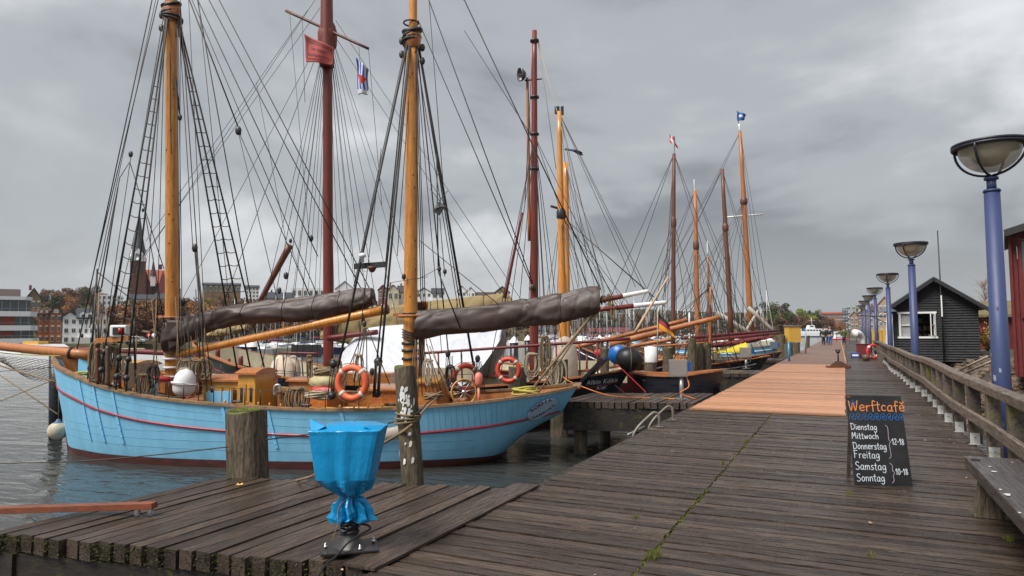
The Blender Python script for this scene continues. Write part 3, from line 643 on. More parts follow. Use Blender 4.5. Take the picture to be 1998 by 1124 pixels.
def beamdolly():
    a = P(-260, 1003, 6.35); b = P(302, 986, 6.12)
    t = thing('timber_beam_on_casters', 'long reddish timber beam resting on two small swivel casters at the left', 'timber beam', (a+b)/2)
    mb = MB(); mb.beam(a, b, .09, .055); mb.build('beam', M('red_brown_beam', (.25, .07, .03), (.13, .04, .022), 3, (1, 6, 6), .35, .6, .5), t, bevel=.004)
    for px in (268, 294):
        c = P(px, 992, 6.13); c.z = b.z-.03; w = MB(); hub = V((c.x, c.y, .03)); d = F0
        w.lathe([(.0, -.012), (.022, -.012), (.03, -.008), (.03, .008), (.022, .012), (0, .012)], hub, 18, d); wo = w.build('wheel', M('grey_caster', (.35, .38, .42), rough=.5), t)
        MB().lathe([(.012, -.016), (.012, .016), (0, .016)], hub, 12, d).build('hub', m_chrome, wo)
        f = MB(); 
        for s in (-1, 1): f.prism([(-.012, -.005), (.012, -.005), (.02, .05), (-.02, .05)], H0, Z, hub+d*(.018*s), d*.003)
        f.box(hub+Z*.052, .05, .05, .006, H0, F0); f.build('fork', m_chrome, t)
    MB().box(P(112, 992, 6.2), .012, .095, .03, H0, F0).build('metal_tab', m_chrome, t)
beamdolly()
# banana peel / leaf on deck
p = G(468, 948); mb = MB()
for a in range(5): mb.prism([(0, -.008), (.035, -.012), (.05, 0), (.035, .012), (0, .008)], (H0*cos(a*1.3)+F0*sin(a*1.3)+Z*.35).normalized(), (F0*cos(a*1.3)-H0*sin(a*1.3)), p+Z*.003, Z*.003)
tag(mb.build('fallen_leaf', M('pale_yellow_leaf', (.75, .62, .22), (.7, .4, .05), 20)), 'small pale yellow fallen leaf on the front finger pier', 'leaf')
mb = MB()
for i in range(150):
    if i < 90: q = V((random.uniform(-6.2, 1.4), random.uniform(3.4, 13), 0))
    else: q = V((random.uniform(1.1, 1.6), random.uniform(6, 20), 0))
    if q.x < -2.95 and (q.y > 5.6 or q.y < 3.6): continue
    s = random.uniform(.006, .02); a = random.random()*6; u = V((cos(a), sin(a), .15)); v = V((-sin(a), cos(a), random.uniform(-.3, .3)))
    mb.add([q+Z*.014-u*s, q+Z*.012+v*s*.6, q+Z*.014+u*s, q+Z*.018-v*s*.6], [(0, 1, 2, 3)], random.random())
tag(mb.build('leaf_litter', M('litter', (.32, .15, .05), (.30, .27, .2), 30, rnd=.5), org=V((-1, 5, 0))), 'scattered leaf crumbs lying on the wet pier planks', 'leaves', kind='stuff')
# moss clumps hanging on the near fascia of the finger
mb = MB()
for i in range(3000):
    s = random.random(); p = V((lerp(-6.3, -2.98, s), lerp(3.22, 3.86, s)-.012, -random.random()**1.5*.14)); 
    if .5+.5*sin(s*31)*sin(s*13+1) < random.random()*.8: continue
    r = random.uniform(.002, .007); a = random.random()*6
    mb.add([p+V((cos(a)*r, -.002, sin(a)*r)), p+V((cos(a+2)*r, -.02, sin(a+2)*r)), p+V((cos(a+4)*r, -.004, sin(a+4)*r))], [(0, 1, 2)], random.random())
tag(mb.build('edge_moss', m_mossd, org=V((-4, 3.4, -.1))), 'moss growing on the plank ends of the front finger pier', 'moss', kind='stuff')

# ---------------------------------------------------------------- hut
def hut():
    bl = V((2.3, 41.8, -.12)); W = 3.85; bk = 5.0
    zt = lambda px, py, d: P(px, py, d).z
    ze = 1.6+(641-597)*36/1334; zr_ = 1.6+(641-545)*35.6/1334
    t = thing('clapboard_hut', 'black clapboard hut with open white window and green grey gable roof beside the pier', 'hut', bl+V((W/2, 1, 0)))
    X = V((1, 0, 0)); Y = V((0, 1, 0)); wx0, wx1, wz0, wz1 = .33, 1.92, 1.25, 2.55
    mb = MB()
    nb = 30; bh = (ze-bl.z)/22; z = bl.z; k = 0
    def span(z):
        if z <= ze: return 0, W
        q = (z-ze)/(zr_-ze); return W/2*q, W-W/2*q
    while z < zr_-.05:
        a, b = span(z+bh); zc = z-bl.z
        parts = [(a, b)]
        if z+bh > bl.z+wz0 and z < bl.z+wz1: parts = [(a, wx0), (wx1, b)]
        for p, q in parts:
            if q-p > .02: mb.hexa([bl+X*p+Y*-.06+Z*zc, bl+X*q+Y*-.06+Z*zc, bl+X*q+Y*.05+Z*zc, bl+X*p+Y*.05+Z*zc, bl+X*p+Z*(zc+bh), bl+X*q+Z*(zc+bh), bl+X*q+Y*.05+Z*(zc+bh), bl+X*p+Y*.05+Z*(zc+bh)], random.random())
        z += bh; k += 1
    z = 0
    while z < ze-bl.z-.02:
        for xx, s in ((0, -1), (W, 1)):
            mb.hexa([bl+X*(xx+s*.03 if s < 0 else xx-.05)+Y*.05+Z*z, bl+X*(xx+.05 if s < 0 else xx+.03)+Y*.05+Z*z, bl+X*(xx+.05 if s < 0 else xx+.03)+Y*bk+Z*z, bl+X*(xx-.03 if s < 0 else xx-.05)+Y*bk+Z*z,
                     bl+X*(xx if s < 0 else xx-.05)+Y*.05+Z*(z+bh), bl+X*(xx+.05 if s < 0 else xx)+Y*.05+Z*(z+bh), bl+X*(xx+.05 if s < 0 else xx)+Y*bk+Z*(z+bh), bl+X*(xx if s < 0 else xx-.05)+Y*bk+Z*(z+bh)], random.random())
        z += bh
    mb.box(bl+X*(W/2)+Y*(bk-.1)+Z*((ze-bl.z)/2), W-.1, .06, ze-bl.z)
    mb.build('clapboard_wall', m_clap, t)
    MB().box(bl+X*(W/2)+Y*(bk/2)+Z*.03, W-.12, bk-.2, .1).build('floor_slab', m_teakd, t)
    for s in (-1, 1):
        e = bl+X*(W/2)+Z*(zr_-bl.z+.06); oe = .42
        f = bl+X*(W/2+s*(W/2+oe))+Z*(ze-bl.z+.06-(zr_-ze)/(W/2)*oe)
        mb = MB(); a = [e-Y*.45, f-Y*.45, f+Y*(bk+.3), e+Y*(bk+.3)]
        if s > 0: a = a[::-1]
        mb.hexa([q for q in a]+[q+Z*.07 for q in a]); r = mb.build('roof', m_roofg, t)
        MB().beam(e-Y*.47-Z*.06, f-Y*.47-Z*.06, .05, .17).build('bargeboard', m_iron, r)
    # window
    mb = MB(); c = bl+X*((wx0+wx1)/2)+Z*((wz0+wz1)/2); w = wx1-wx0; h = wz1-wz0
    for (dx, dz, sx, sz) in ((0, h/2, w+.2, .1), (0, -h/2, w+.24, .1), (-w/2, 0, .1, h-.1), (w/2, 0, .1, h-.1), (-.05, 0, .07, h-.1)):
        mb.box(c+X*dx+Z*dz-Y*.05, sx, .08, sz)
    for dx in (-.43,): mb.box(c+X*dx-Y*.045, .66, .04, .05)
    win = mb.build('window', m_white, t)
    MB().box(c-X*.43+Y*.01, .7, .012, h-.12).build('pane', M('clear_pane', (.9, .9, .9), rough=.05, alpha=.25), win)
    mb = MB(); o = c+X*(w/2-.02)-Y*.1; uu = V((-.35, -.9, 0)).normalized(); hh = h-.14
    for (a, b_) in ((0, .5),):
        mb.box(o+uu*.02, .05, .04, hh, uu, uu.cross(Z)); mb.box(o+uu*.55, .05, .04, hh, uu, uu.cross(Z))
        for dz in (-hh/2+.025, .0, hh/2-.025): mb.box(o+uu*.285+Z*dz, .48, .04, .05, uu, uu.cross(Z))
    mb.build('open_casement', m_white, t)
    # things seen inside
    rnd_c = [M('shelf_red', (.3, .02, .02)), M('shelf_green', (.04, .12, .06)), M('shelf_cream', (.5, .42, .3)), M('shelf_blue', (.05, .09, .2)), M('shelf_brown', (.22, .11, .05))]
    sh = MB()
    for z in (.0, .42, .84): sh.box(bl+X*1.1+Y*1.1+Z*(1.2+z), 1.9, .35, .03)
    for x in (.15, 1.1, 2.05): sh.box(bl+X*x+Y*1.1+Z*1.4, .04, .35, 1.5)
    so = sh.build('shelf', m_teakd, t)
    for k in range(22):
        x = .3+(k % 8)*.21+random.uniform(-.03, .03); z = 1.22+.42*(k//8)
        MB().box(bl+X*x+Y*(1.0)+Z*(z+.1), random.uniform(.1, .17), .16, random.uniform(.14, .26)).build('stored_item', rnd_c[k % 5], so)
    # side door shutter leaf, flag pole
    mb = MB(); mb.box(bl+V((-.10, .6, 1.45)), .05, .75, 2.1)
    for k in range(7): mb.box(bl+V((-.135, .27+k*.11, 1.45)), .02, .05, 2.0)
    mb.build('shutter', m_white, t)
    mb = MB(); mb.box(bl+V((-.22, -.5, 1.42)), .30, .05, 2.2, V((1, .3, 0)).normalized(), V((-.3, 1, 0)).normalized(), V((.06, 0, 1)).normalized()); mb.box(bl+V((-.02, -.25, 1.42)), .05, .04, 2.2)
    mb.build('open_door_leaf', m_white, t)
    mb = MB(); mb.lathe([(.42, 0), (.2, .22), (0, .34)], bl+V((-.2, -.4, 2.62)), 4, Z); mb.build('porch_cap', m_roofg, t)
    mb = MB(); mb.prism([(0, 0), (.5, -.25), (.5, -.3), (0, -.06)], V((-1, 0, 0)), Z, bl+V((0, .1, 2.9)), Y*1.1); mb.build('awning', m_roofg, t)
    mb = MB(); mb.beam(bl+V((-.05, .3, 2.35)), bl+V((-1.6, .3, 2.45)), .05, .05); mb.beam(bl+V((-.05, .3, 1.9)), bl+V((-1.0, .3, 2.4)), .04, .04); mb.build('lamp_bracket', m_iron, t)
    for x in (.3, 1.9, 3.5):
        for y in (.3, 2.5, 4.6): MB().tube([bl+V((x, y, -1.8)), bl+V((x, y, -.02))], .13, 10).build('stilt', m_beamdk, t)
    q = P(1839, 700, 36); 
    t2 = thing('flag_pole', 'thin grey pole rising in front of the black hut gable', 'pole', V((q.x, 41.55, -.1)))
    top = P(1829, 450, 35.4); MB().tube([V((q.x, 41.5, -.1)), V((top.x, 41.5, top.z))], [.05, .028], 8).build('pole', m_iron, t2)
    MB().beam(V((top.x+.02, 41.44, 2.2)), V((top.x+.02, 41.44, 3.3)), .04, .06, up=X).build('white_batten', m_white, t2)
    MB().box((q.x, 41.56, 3.1), .5, .04, .04).build('bracket', m_iron, t2)
hut()
# ---------------------------------------------------------------- red barn and shed
def barn():
    # corner nearest the pier seen at px 1960
    c = G(1985, 722, .3); t = thing('red_boarded_barn', 'dark red boarded boathouse at the right edge with dark tarred roof edge', 'boathouse', V((c.x, c.y, .3)))
    cx_, cy_ = c.x, c.y; hgt = P(1985, 462, (c-CP).dot(F0)).z
    X = V((.985, -.17, 0)).normalized(); Y = V((.17, .985, 0)).normalized()
    mb = MB(); n = 46; w = .15
    for k in range(n):
        p = V((cx_, cy_, .1))+X*(k*w+w/2); zt = hgt+k*w*.30
        mb.box(p+Z*((zt-.1)/2), w-.012, .05+.02*(k % 2), zt-.1, X, Y, rnd=random.random())
    for k in range(30):
        p = V((cx_, cy_, .1))+Y*(k*w+w/2+.03); mb.box(p+Z*((hgt-.1)/2), .05+.02*(k % 2), w-.012, hgt-.1, X, Y, rnd=random.random())
    mb.box(V((cx_, cy_, .1))+X*3.5+Y*4.6+Z*2, 7, .1, 4, X, Y)
    mb.build('boarded_wall', m_barn, t)
    o = V((cx_, cy_, hgt)); mb = MB(); a = [o-X*.15-Y*.5-Z*.02, o+X*7-Y*.5+Z*2.18, o+X*7+Y*5+Z*2.18, o-X*.15+Y*5-Z*.02]
    mb.hexa([q+Z*.06 for q in a]+[q+Z*.2 for q in a]); mb.build('roof', M('tarred_roof', (.035, .03, .032), (.05, .045, .045), 5, rough=.5, bump=.5), t)
    MB().beam(o-X*.14-Y*.55+Z*.06, o+X*7-Y*.55+Z*2.26, .05, .2).build('eaves_board', m_iron, t)
    for k in range(2):
        q = o+X*(.72+k*1.5)-Y*.05; q.z = 0
        wb = MB()
        for (dx, z0, z1) in ((-.5, 1.9, hgt-.15), (.5, 1.9, hgt-.05)): wb.box(q+X*dx+Z*((z0+z1)/2)-Y*.03, .09, .08, z1-z0, X, Y)
        for zz_ in (1.92, 2.5, 3.1, hgt-.15): wb.box(q+Z*zz_-Y*.035, 1.0, .06, .06, X, Y)
        wo = wb.build('window', m_barn, t); MB().box(q+Z*((1.9+hgt)/2)-Y*.02, 1.0, .02, hgt-2.1, X, Y).build('pane', m_glassb, wo)
    MB().beam(V((cx_-.03, cy_-.06, .1)), V((cx_-.03, cy_-.06, hgt)), .12, .06, up=X).build('corner_board', m_barn, t)
    b2 = P(1925, 700, 30); 
    t = thing('red_shed', 'low dark red boarded shed with mossy roof between the hut and the boathouse', 'shed', V((b2.x, b2.y+9, .2)))
    q = P(1925, 680, 44); w = 2.6; mb = MB()
    for k in range(18): mb.box(V((q.x-1+k*.15, q.y, 1.2)), .14, .06+.02*(k % 2), 2.2, rnd=random.random())
    mb.build('boarded_wall', m_barn, t)
    mb = MB(); mb.hexa([V((q.x-1.2, q.y-.4, 2.3)), V((q.x+2, q.y-.4, 2.3)), V((q.x+2, q.y+2.4, 3.2)), V((q.x-1.2, q.y+2.4, 3.2)), V((q.x-1.2, q.y-.4, 2.45)), V((q.x+2, q.y-.4, 2.45)), V((q.x+2, q.y+2.4, 3.4)), V((q.x-1.2, q.y+2.4, 3.4))])
    mb.build('roof', M('mossy_roof', (.16, .11, .05), (.10, .09, .05), 6, bump=1, moss=(.2, .2, .04), mossamt=.5), t)
barn()
# ---------------------------------------------------------------- bank of stones
def bank():
    m_soil = M('bank_soil', (.07, .05, .035), (.035, .03, .02), 3, rough=.9, bump=1, moss=(.10, .09, .03), mossamt=.4)
    mb = MB(); rows = []
    ys = [-20+i*2.0 for i in range(75)]
    for y in ys:
        e = 3.3+.35*sin(y*.5)+.25*sin(y*1.3)
        rows.append([(e-.8, y, -3), (e, y, -1.35), (e+.9, y, -.75), (e+2.0, y, -.2), (e+3.0, y, .12), (e+4.5, y, .25), (60, y, .3), (300, y, .5)])
    m = len(rows[0])
    for i in range(len(rows)-1):
        for j in range(m-1): mb.add([rows[i][j], rows[i][j+1], rows[i+1][j+1], rows[i+1][j]], [(0, 1, 2, 3)])
    tag(mb.build('shore_bank', m_soil, org=V((5, 10, -3))), kind='structure')
    mb = MB()
    def rock(c, r):
        n = 7; vs = []; sq_ = (random.uniform(.8, 1.5), random.uniform(.8, 1.3), random.uniform(.45, .8)); az = random.random()*6
        for (zt, rr, m_) in ((-1, .5, n), (-.45, .95, n), (.3, .9, n), (.85, .5, n)):
            for j in range(m_):
                a = 2*pi*j/m_+az; k = rr*random.uniform(.75, 1.15); vs.append(c+V((cos(a)*k*r*sq_[0], sin(a)*k*r*sq_[1], zt*r*sq_[2]*random.uniform(.85, 1.1))))
        mb.add(vs, [(i*n+j, i*n+(j+1) % n, (i+1)*n+(j+1) % n, (i+1)*n+j) for i in range(3) for j in range(n)]+[tuple(range(3*n, 4*n)), tuple(range(n))[::-1]], random.random())
    for i in range(2600):
        y = 2+60*random.random()**1.25; e = 3.3+.35*sin(y*.5)+.25*sin(y*1.3); s = random.random()*3.3; z = interp([-.2, .9, 2, 3, 4.5], [-1.4, -.75, -.2, .12, .25], s)
        rock(V((e+s, y, z+random.uniform(-.05, .08))), random.uniform(.07, .2))
    tag(mb.build('stone_riprap', m_stone, org=V((5, 10, -1))), 'heap of broken brown stones covering the bank right of the pier', 'stones', kind='stuff')
    mb = MB()
    for i in range(5200):
        y = 5+26*random.random(); e = 3.3+.35*sin(y*.5)+.25*sin(y*1.3); s = random.random()**.8*3.6
        if .5+.5*sin(y*.8+s)*sin(s*3) < random.random()*.6: continue
        z = interp([-.2, .9, 2, 3, 4.5], [-1.4, -.75, -.2, .12, .25], s)+.09+random.uniform(0, .1); q = V((e+s, y, z)); a = random.random()*6; r = random.uniform(.02, .045); u = V((cos(a), sin(a), random.uniform(-.4, .4)))*r; v = V((-sin(a), cos(a), random.uniform(-.4, .4)))*r*.7
        mb.add([q-u, q+v, q+u, q-v], [(0, 1, 2, 3)], random.random())
    tag(mb.build('fallen_leaves', m_leaf, org=V((5, 10, -1))), 'orange brown fallen leaves lying over the stone bank', 'leaves', kind='stuff')
    for k, (a, b, lb) in enumerate((((1870, 724, 26), (1926, 696, 22), 'upper of two pale poles leaning from the stone bank'), ((1888, 726, 24), (1937, 704, 20), 'lower of two pale poles leaning from the stone bank'))):
        o = MB().tube([P(*a), P(*b)], .035, 8).build('pale_pole', m_ropew); tag(o, lb, 'pole')
    # yellowing shrub
    q = P(1926, 672, 40); t = thing('autumn_shrub', 'thin yellow green autumn shrub between hut and red boathouse', 'shrub', V((q.x, q.y, .2)))
    mb = MB(); lf = MB()
    for k in range(16):
        a = random.random()*6; tip = V((q.x, q.y, .2))+V((cos(a)*random.uniform(.2, 1), sin(a)*random.uniform(.2, 1), random.uniform(1, 2.2))); mb.tube([V((q.x, q.y, .2)), tip], [.02, .006], 5)
        for j in range(40):
            s = random.uniform(.3, 1); c = V((q.x, q.y, .2)).lerp(tip, s)+V((random.gauss(0, .15), random.gauss(0, .15), random.gauss(0, .15))); u = V((random.gauss(0, 1), random.gauss(0, 1), random.gauss(0, 1))).normalized()*.06; v = u.cross(V((.3, .5, .8))).normalized()*.05
            lf.add([c-u, c+v, c+u, c-v], [(0, 1, 2, 3)], random.random())
    mb.build('stem', m_teakd, t); lf.build('foliage', M('yellow_leaf', (.38, .28, .05), (.25, .22, .04), 3, rnd=.4), t)
    # bare birch behind
    q = P(1922, 640, 60); t = thing('bare_birch_tree', 'pale leafless birch tree seen above the red shed roof', 'tree', V((q.x, q.y, 0)))
    mb = MB(); mb.tube([V((q.x, q.y, 0)), V((q.x+.2, q.y, 5.5))], [.15, .03], 6); mb.build('trunk', M('birch_bark', (.5, .45, .38)), t); mb = MB()
    for k in range(60):
        z = random.uniform(1.5, 5.5); a = random.random()*6; l_ = (6.5-z)*.32; s = V((q.x+.03*z, q.y, z)); e = s+V((cos(a)*l_, sin(a)*l_, l_*1.2)); mb.tube([s, e], [.025, .006], 4)
        for j in range(3): f = s.lerp(e, random.uniform(.3, 1)); mb.tube([f, f+V((random.gauss(0, .25), random.gauss(0, .25), random.uniform(.1, .5)))], .008, 3)
    mb.build('branch', M('birch_twig', (.35, .25, .18)), t)
bank()
# ---------------------------------------------------------------- hulls
PS = [0, .04, .08, .16, .29, .5, .66, .82, .94, 1]
PB = [.0, .40, .60, .83, .96, 1, .95, .78, .52, .26]
PZ = [2.22, 2.08, 1.93, 1.68, 1.43, 1.25, 1.22, 1.32, 1.47, 1.58]
PK = [-.7, -.7, -.7, -.7, -.7, -.7, -.65, -.2, .62, .98]
PP = [.5, .42, .36, .25, .17, .14, .18, .30, .42, .5]
class Hull:
    def __init__(s, bow, stern, hb, zs=PZ, kz=PK, pb=PB, zf=1.0):
        s.b = V((bow.x, bow.y, 0)); s.e = V((stern.x, stern.y, 0)); s.t = (s.e-s.b); s.L = s.t.length; s.t.normalize()
        s.n = Z.cross(s.t) if Z.cross(s.t).dot(F0) > 0 else -Z.cross(s.t)        # points away from the camera
        s.hb = hb; s.rk = .62; s.zs = zs; s.kz = kz; s.pb = pb; s.zf = zf
    def sheer(s, a): return interp(PS, s.zs, a)*s.zf
    def keel(s, a): return interp(PS, s.kz, a)
    def beam(s, a): return max(0.0, interp(PS, s.pb, a))*s.hb
    def pt(s, a, y, z):         # fraction along, offset metres, height above water
        rake = -.42*(max(0, 1-a/.12))*max(0, z)/2.2-(max(0, (a-.86)/.14)*max(0, s.sheer(a)-z)*s.rk if a > .86 else 0)
        return s.b+s.t*(a*s.L+rake)+s.n*y+Z*(z+WL)
    def half(s, a, z):
        zk = s.keel(a); zt = s.sheer(a); t = max(0, min(1, (z-zk)/(zt-zk))); return s.beam(a)*t**interp(PS, PP, a)
    def surf(s, a, z, side):
        zk = s.keel(a); zt = s.sheer(a); t = max(0, min(1, (z-zk)/(zt-zk))); p = interp(PS, PP, a)
        return s.pt(a, side*s.beam(a)*t**p, z)
    def build(s, root, mats, na=56, stripe=None, nz=22, boot=.17, planks=True):
        topm, bootm, capm, inm, deckm = mats; mb = MB(); mb.cs = True; A = [(i/na)**1.15 for i in range(na+1)]
        for side in (-1, 1):
            vs = []; ring = nz
            for a in A:
                zk, zt = s.keel(a), s.sheer(a)
                zb_ = max(zk, boot); n1 = ring-6
                zz_ = [lerp(zt, zb_, j/n1) for j in range(n1)]+[lerp(zb_, zk, j/6) for j in range(7)]
                for z in zz_: vs.append(s.surf(a, z, side))
            r = ring+1
            for i in range(na):
                for j in range(ring):
                    f = (i*r+j, i*r+j+1, (i+1)*r+j+1, (i+1)*r+j)
                    if side*s.n.dot(Z.cross(s.t)) < 0: f = f[::-1]
                    mb.cm = 1 if j >= ring-6 else 0
                    mb.f.append([len(mb.v)+k for k in f]); mb.r.append(.5); mb.mi.append(mb.cm); mb.sm.append(True)
            mb.v += vs
        a = 1.0; zk, zt = s.keel(a), s.sheer(a); pts = [s.surf(a, lerp(zt, zk, j/8), -1) for j in range(9)]+[s.surf(a, lerp(zk, zt, j/8), 1) for j in range(1, 9)]
        mb.cm = 0; mb.cs = False; mb.add(pts, [tuple(range(len(pts)))])
        s.hull = mb.build('hull', [topm, bootm], root)
        # cap rail, bulwark inside, deck
        B = [i/40 for i in range(41)]
        mb = MB()
        for side in (-1, 1):
            vs = []
            for a in B:
                z = s.sheer(a)+.002; y = s.beam(a); o, i_ = y+.045, max(0, y-.13)
                vs += [s.pt(a, side*o, z), s.pt(a, side*i_, z), s.pt(a, side*i_, z+.05), s.pt(a, side*o, z+.05)]
            fs = [(i*4+j, i*4+(j+1) % 4, i*4+4+(j+1) % 4, i*4+4+j) for i in range(40) for j in range(4)]+[(0, 1, 2, 3), (160, 161, 162, 163)]
            mb.add(vs, fs)
        mb.box(s.pt(1, 0, s.sheer(1)+.027), .16, s.beam(1)*2, .05, s.t, s.n)
        mb.build('cap_rail', capm, root)
        dz = .52
        mb = MB()
        for side in (-1, 1):
            vs = []
            for a in B:
                z = s.sheer(a); y = max(0, s.beam(a)-.1); vs += [s.pt(a+.012*(1-a), side*y, z), s.pt(a+.012*(1-a), side*max(0, s.half(a, z-dz)-.09), z-dz)]
            mb.add(vs, [(i*2, i*2+1, i*2+3, i*2+2) for i in range(40)])
        mb.build('bulwark_lining', inm, root)
        mb = MB()
        for i in range(1, 40):
            a, b = B[i], B[i+1]
            n = 9
            for j in range(n):
                y0, y1 = -1+2*j/n, -1+2*(j+1)/n
                q = [s.pt(a, y*max(0, s.half(a, s.sheer(a)-dz)-.09), s.sheer(a)-dz) for y in (y0, y1)]+[s.pt(b, y*max(0, s.half(b, s.sheer(b)-dz)-.09), s.sheer(b)-dz) for y in (y1, y0)]
                mb.add(q, [(0, 1, 2, 3)], (j*.37) % 1)
        mb.build('deck', deckm, root)
        if stripe:
            mb = MB()
            for side in (-1, 1):
                mb.tube([s.surf(a, s.sheer(a)-stripe[0]+.02*a, side)+s.n*side*.006 for a in [.003+.99*i/50 for i in range(51)]], .028, 8)
            mb.build('rubbing_strake', stripe[1], root)
def block(c, parent, r=.085, ax=Z):
    r *= .58
    mb = MB(); mb.lathe([(.0, -r*1.35), (r*.5, -r*1.2), (r*.85, -r*.6), (r*.95, 0), (r*.85, r*.6), (r*.5, r*1.2), (0, r*1.35)], c, 10, ax, H0, sq=(1, .6))
    return mb.build('pulley_block', m_iron, parent)
def deadeye(c, parent, r=.075):
    mb = MB(); mb.lathe([(0, -.04), (r*.8, -.04), (r, 0), (r*.8, .04), (0, .04)], c, 12, F0); mb.torus(c, r*1.02, .014, F0, 16, 5)
    return mb.build('deadeye', m_iron, parent)
def cover(path, tops, bots, name, mat, parent, depth=.22, n=44, amp=.05, seed=0, wr=11, lashes=None):
    lashes = lashes if lashes is not None else [.09+.11*m for m in range(8)]
    # sail bundle: path of world centres with half heights, cross-section an uneven oval with folds
    K = len(path)-1; NS = 110; xs = [i/K for i in range(K+1)]; vs = []; mb = MB(); mb.cs = True; rr = random.Random(seed); ph = [rr.random()*6 for _ in range(12)]
    ax = (path[-1]-path[0]); ax.z = 0; ax.normalize(); nn = ax.cross(Z)
    for i in range(NS+1):
        t = i/NS; k = min(int(t*K), K-1); c = V([interp(xs, [p[q] for p in path], t) for q in range(3)]); hu = interp(xs, tops, t); hd = interp(xs, bots, t)
        for j in range(n):
            a = 2*pi*j/n; s_, c_ = sin(a), cos(a); h = hu if s_ > 0 else hd
            rg = lambda q: (1-abs(sin(q)))**3.2; fold = amp*(.9*rg(4*t+1.0*a+ph[0])-.8*rg(6*t-1.0*a+ph[1]+.8*sin(4*t))+.5*rg(17*t+.5*a+ph[2]+sin(a))+.6*rg(2.0*a+4*t+ph[4])-.5*rg(2.0*a-7*t+ph[5])-.3*rg(29*t-1.0*a+ph[8])+.35*sin(7*t+ph[7]))
            lash = 1-.12*sum(math.exp(-((t-q)/.010)**2) for q in lashes)
            vs.append(c+nn*(c_*(depth*(1-.45*max(0, s_))+fold)*lash)+Z*((abs(s_)**.8*(1 if s_ > 0 else -1))*(h*(.35+.65*lash)+fold*.8)))
    m_ = n; mb.add(vs, [(i*m_+j, i*m_+(j+1) % m_, (i+1)*m_+(j+1) % m_, (i+1)*m_+j) for i in range(NS) for j in range(m_)]+[tuple(range(m_))[::-1], tuple(range(NS*m_, NS*m_+m_))])
    o = mb.build(name, mat, parent)
    for q in lashes:
        i = round(q*NS); lp = [vs[i*m_+j]+(vs[i*m_+j]-sum((vs[i*m_+k] for k in range(m_)), V((0, 0, 0)))/m_)*.03 for j in range(m_)]; MB().tube(lp+[lp[0]], .010, 5, cap=False).build('lashing', m_tarb, o)
    return o
def spar(a, b, ra, rb, mat, parent, name='spar', n=14, k=8):
    a, b = V(a), V(b); pts = [a.lerp(b, i/k) for i in range(k+1)]
    return MB().tube(pts, [lerp(ra, rb, i/k) for i in range(k+1)], n).build(name, mat, parent)
def mast(px0, py0, px1, py1, d, r0, r1, mat, parent, name='mast', d1=None, n=18): return spar(P(px0, py0, d), P(px1, py1, d1 or d), r0, r1, mat, parent, name, n, 12)
def coil(c, R, n, r, mat, parent=None, ax=Z, name='rope_coil'):
    mb = MB()
    for k in range(n): mb.torus(V(c)+Z*random.uniform(-.02, .06)+H0*random.uniform(-.03, .03), R*random.uniform(.7, 1.05), r, (ax+V((random.gauss(0, .15), random.gauss(0, .15), random.gauss(0, .15)))).normalized(), 22, 5, sq=random.uniform(.8, 1.1))
    return mb.build(name, mat, parent)
def hank(c, w, h, n, r, mat, parent, name='rope_hank'):    # hanging loops of rope
    mb = MB()
    for k in range(n):
        ww = w*random.uniform(.3, 1); hh = h*random.uniform(.7, 1.05); o = V(c)+H0*random.uniform(-w*.3, w*.3)-F0*random.uniform(0, .08)
        pts = [o+H0*(ww*sin(a)*.5)-Z*(hh*(1-cos(a))*.5) for a in [2*pi*i/14 for i in range(15)]]; mb.tube(pts, r, 5, cap=False)
    mb.tube([V(c)-Z*.04+H0*w*.35*cos(a)+F0*.04*sin(a)-F0*.03 for a in [2*pi*i/10 for i in range(11)]], r*1.6, 5)
    return mb.build(name, mat, parent)
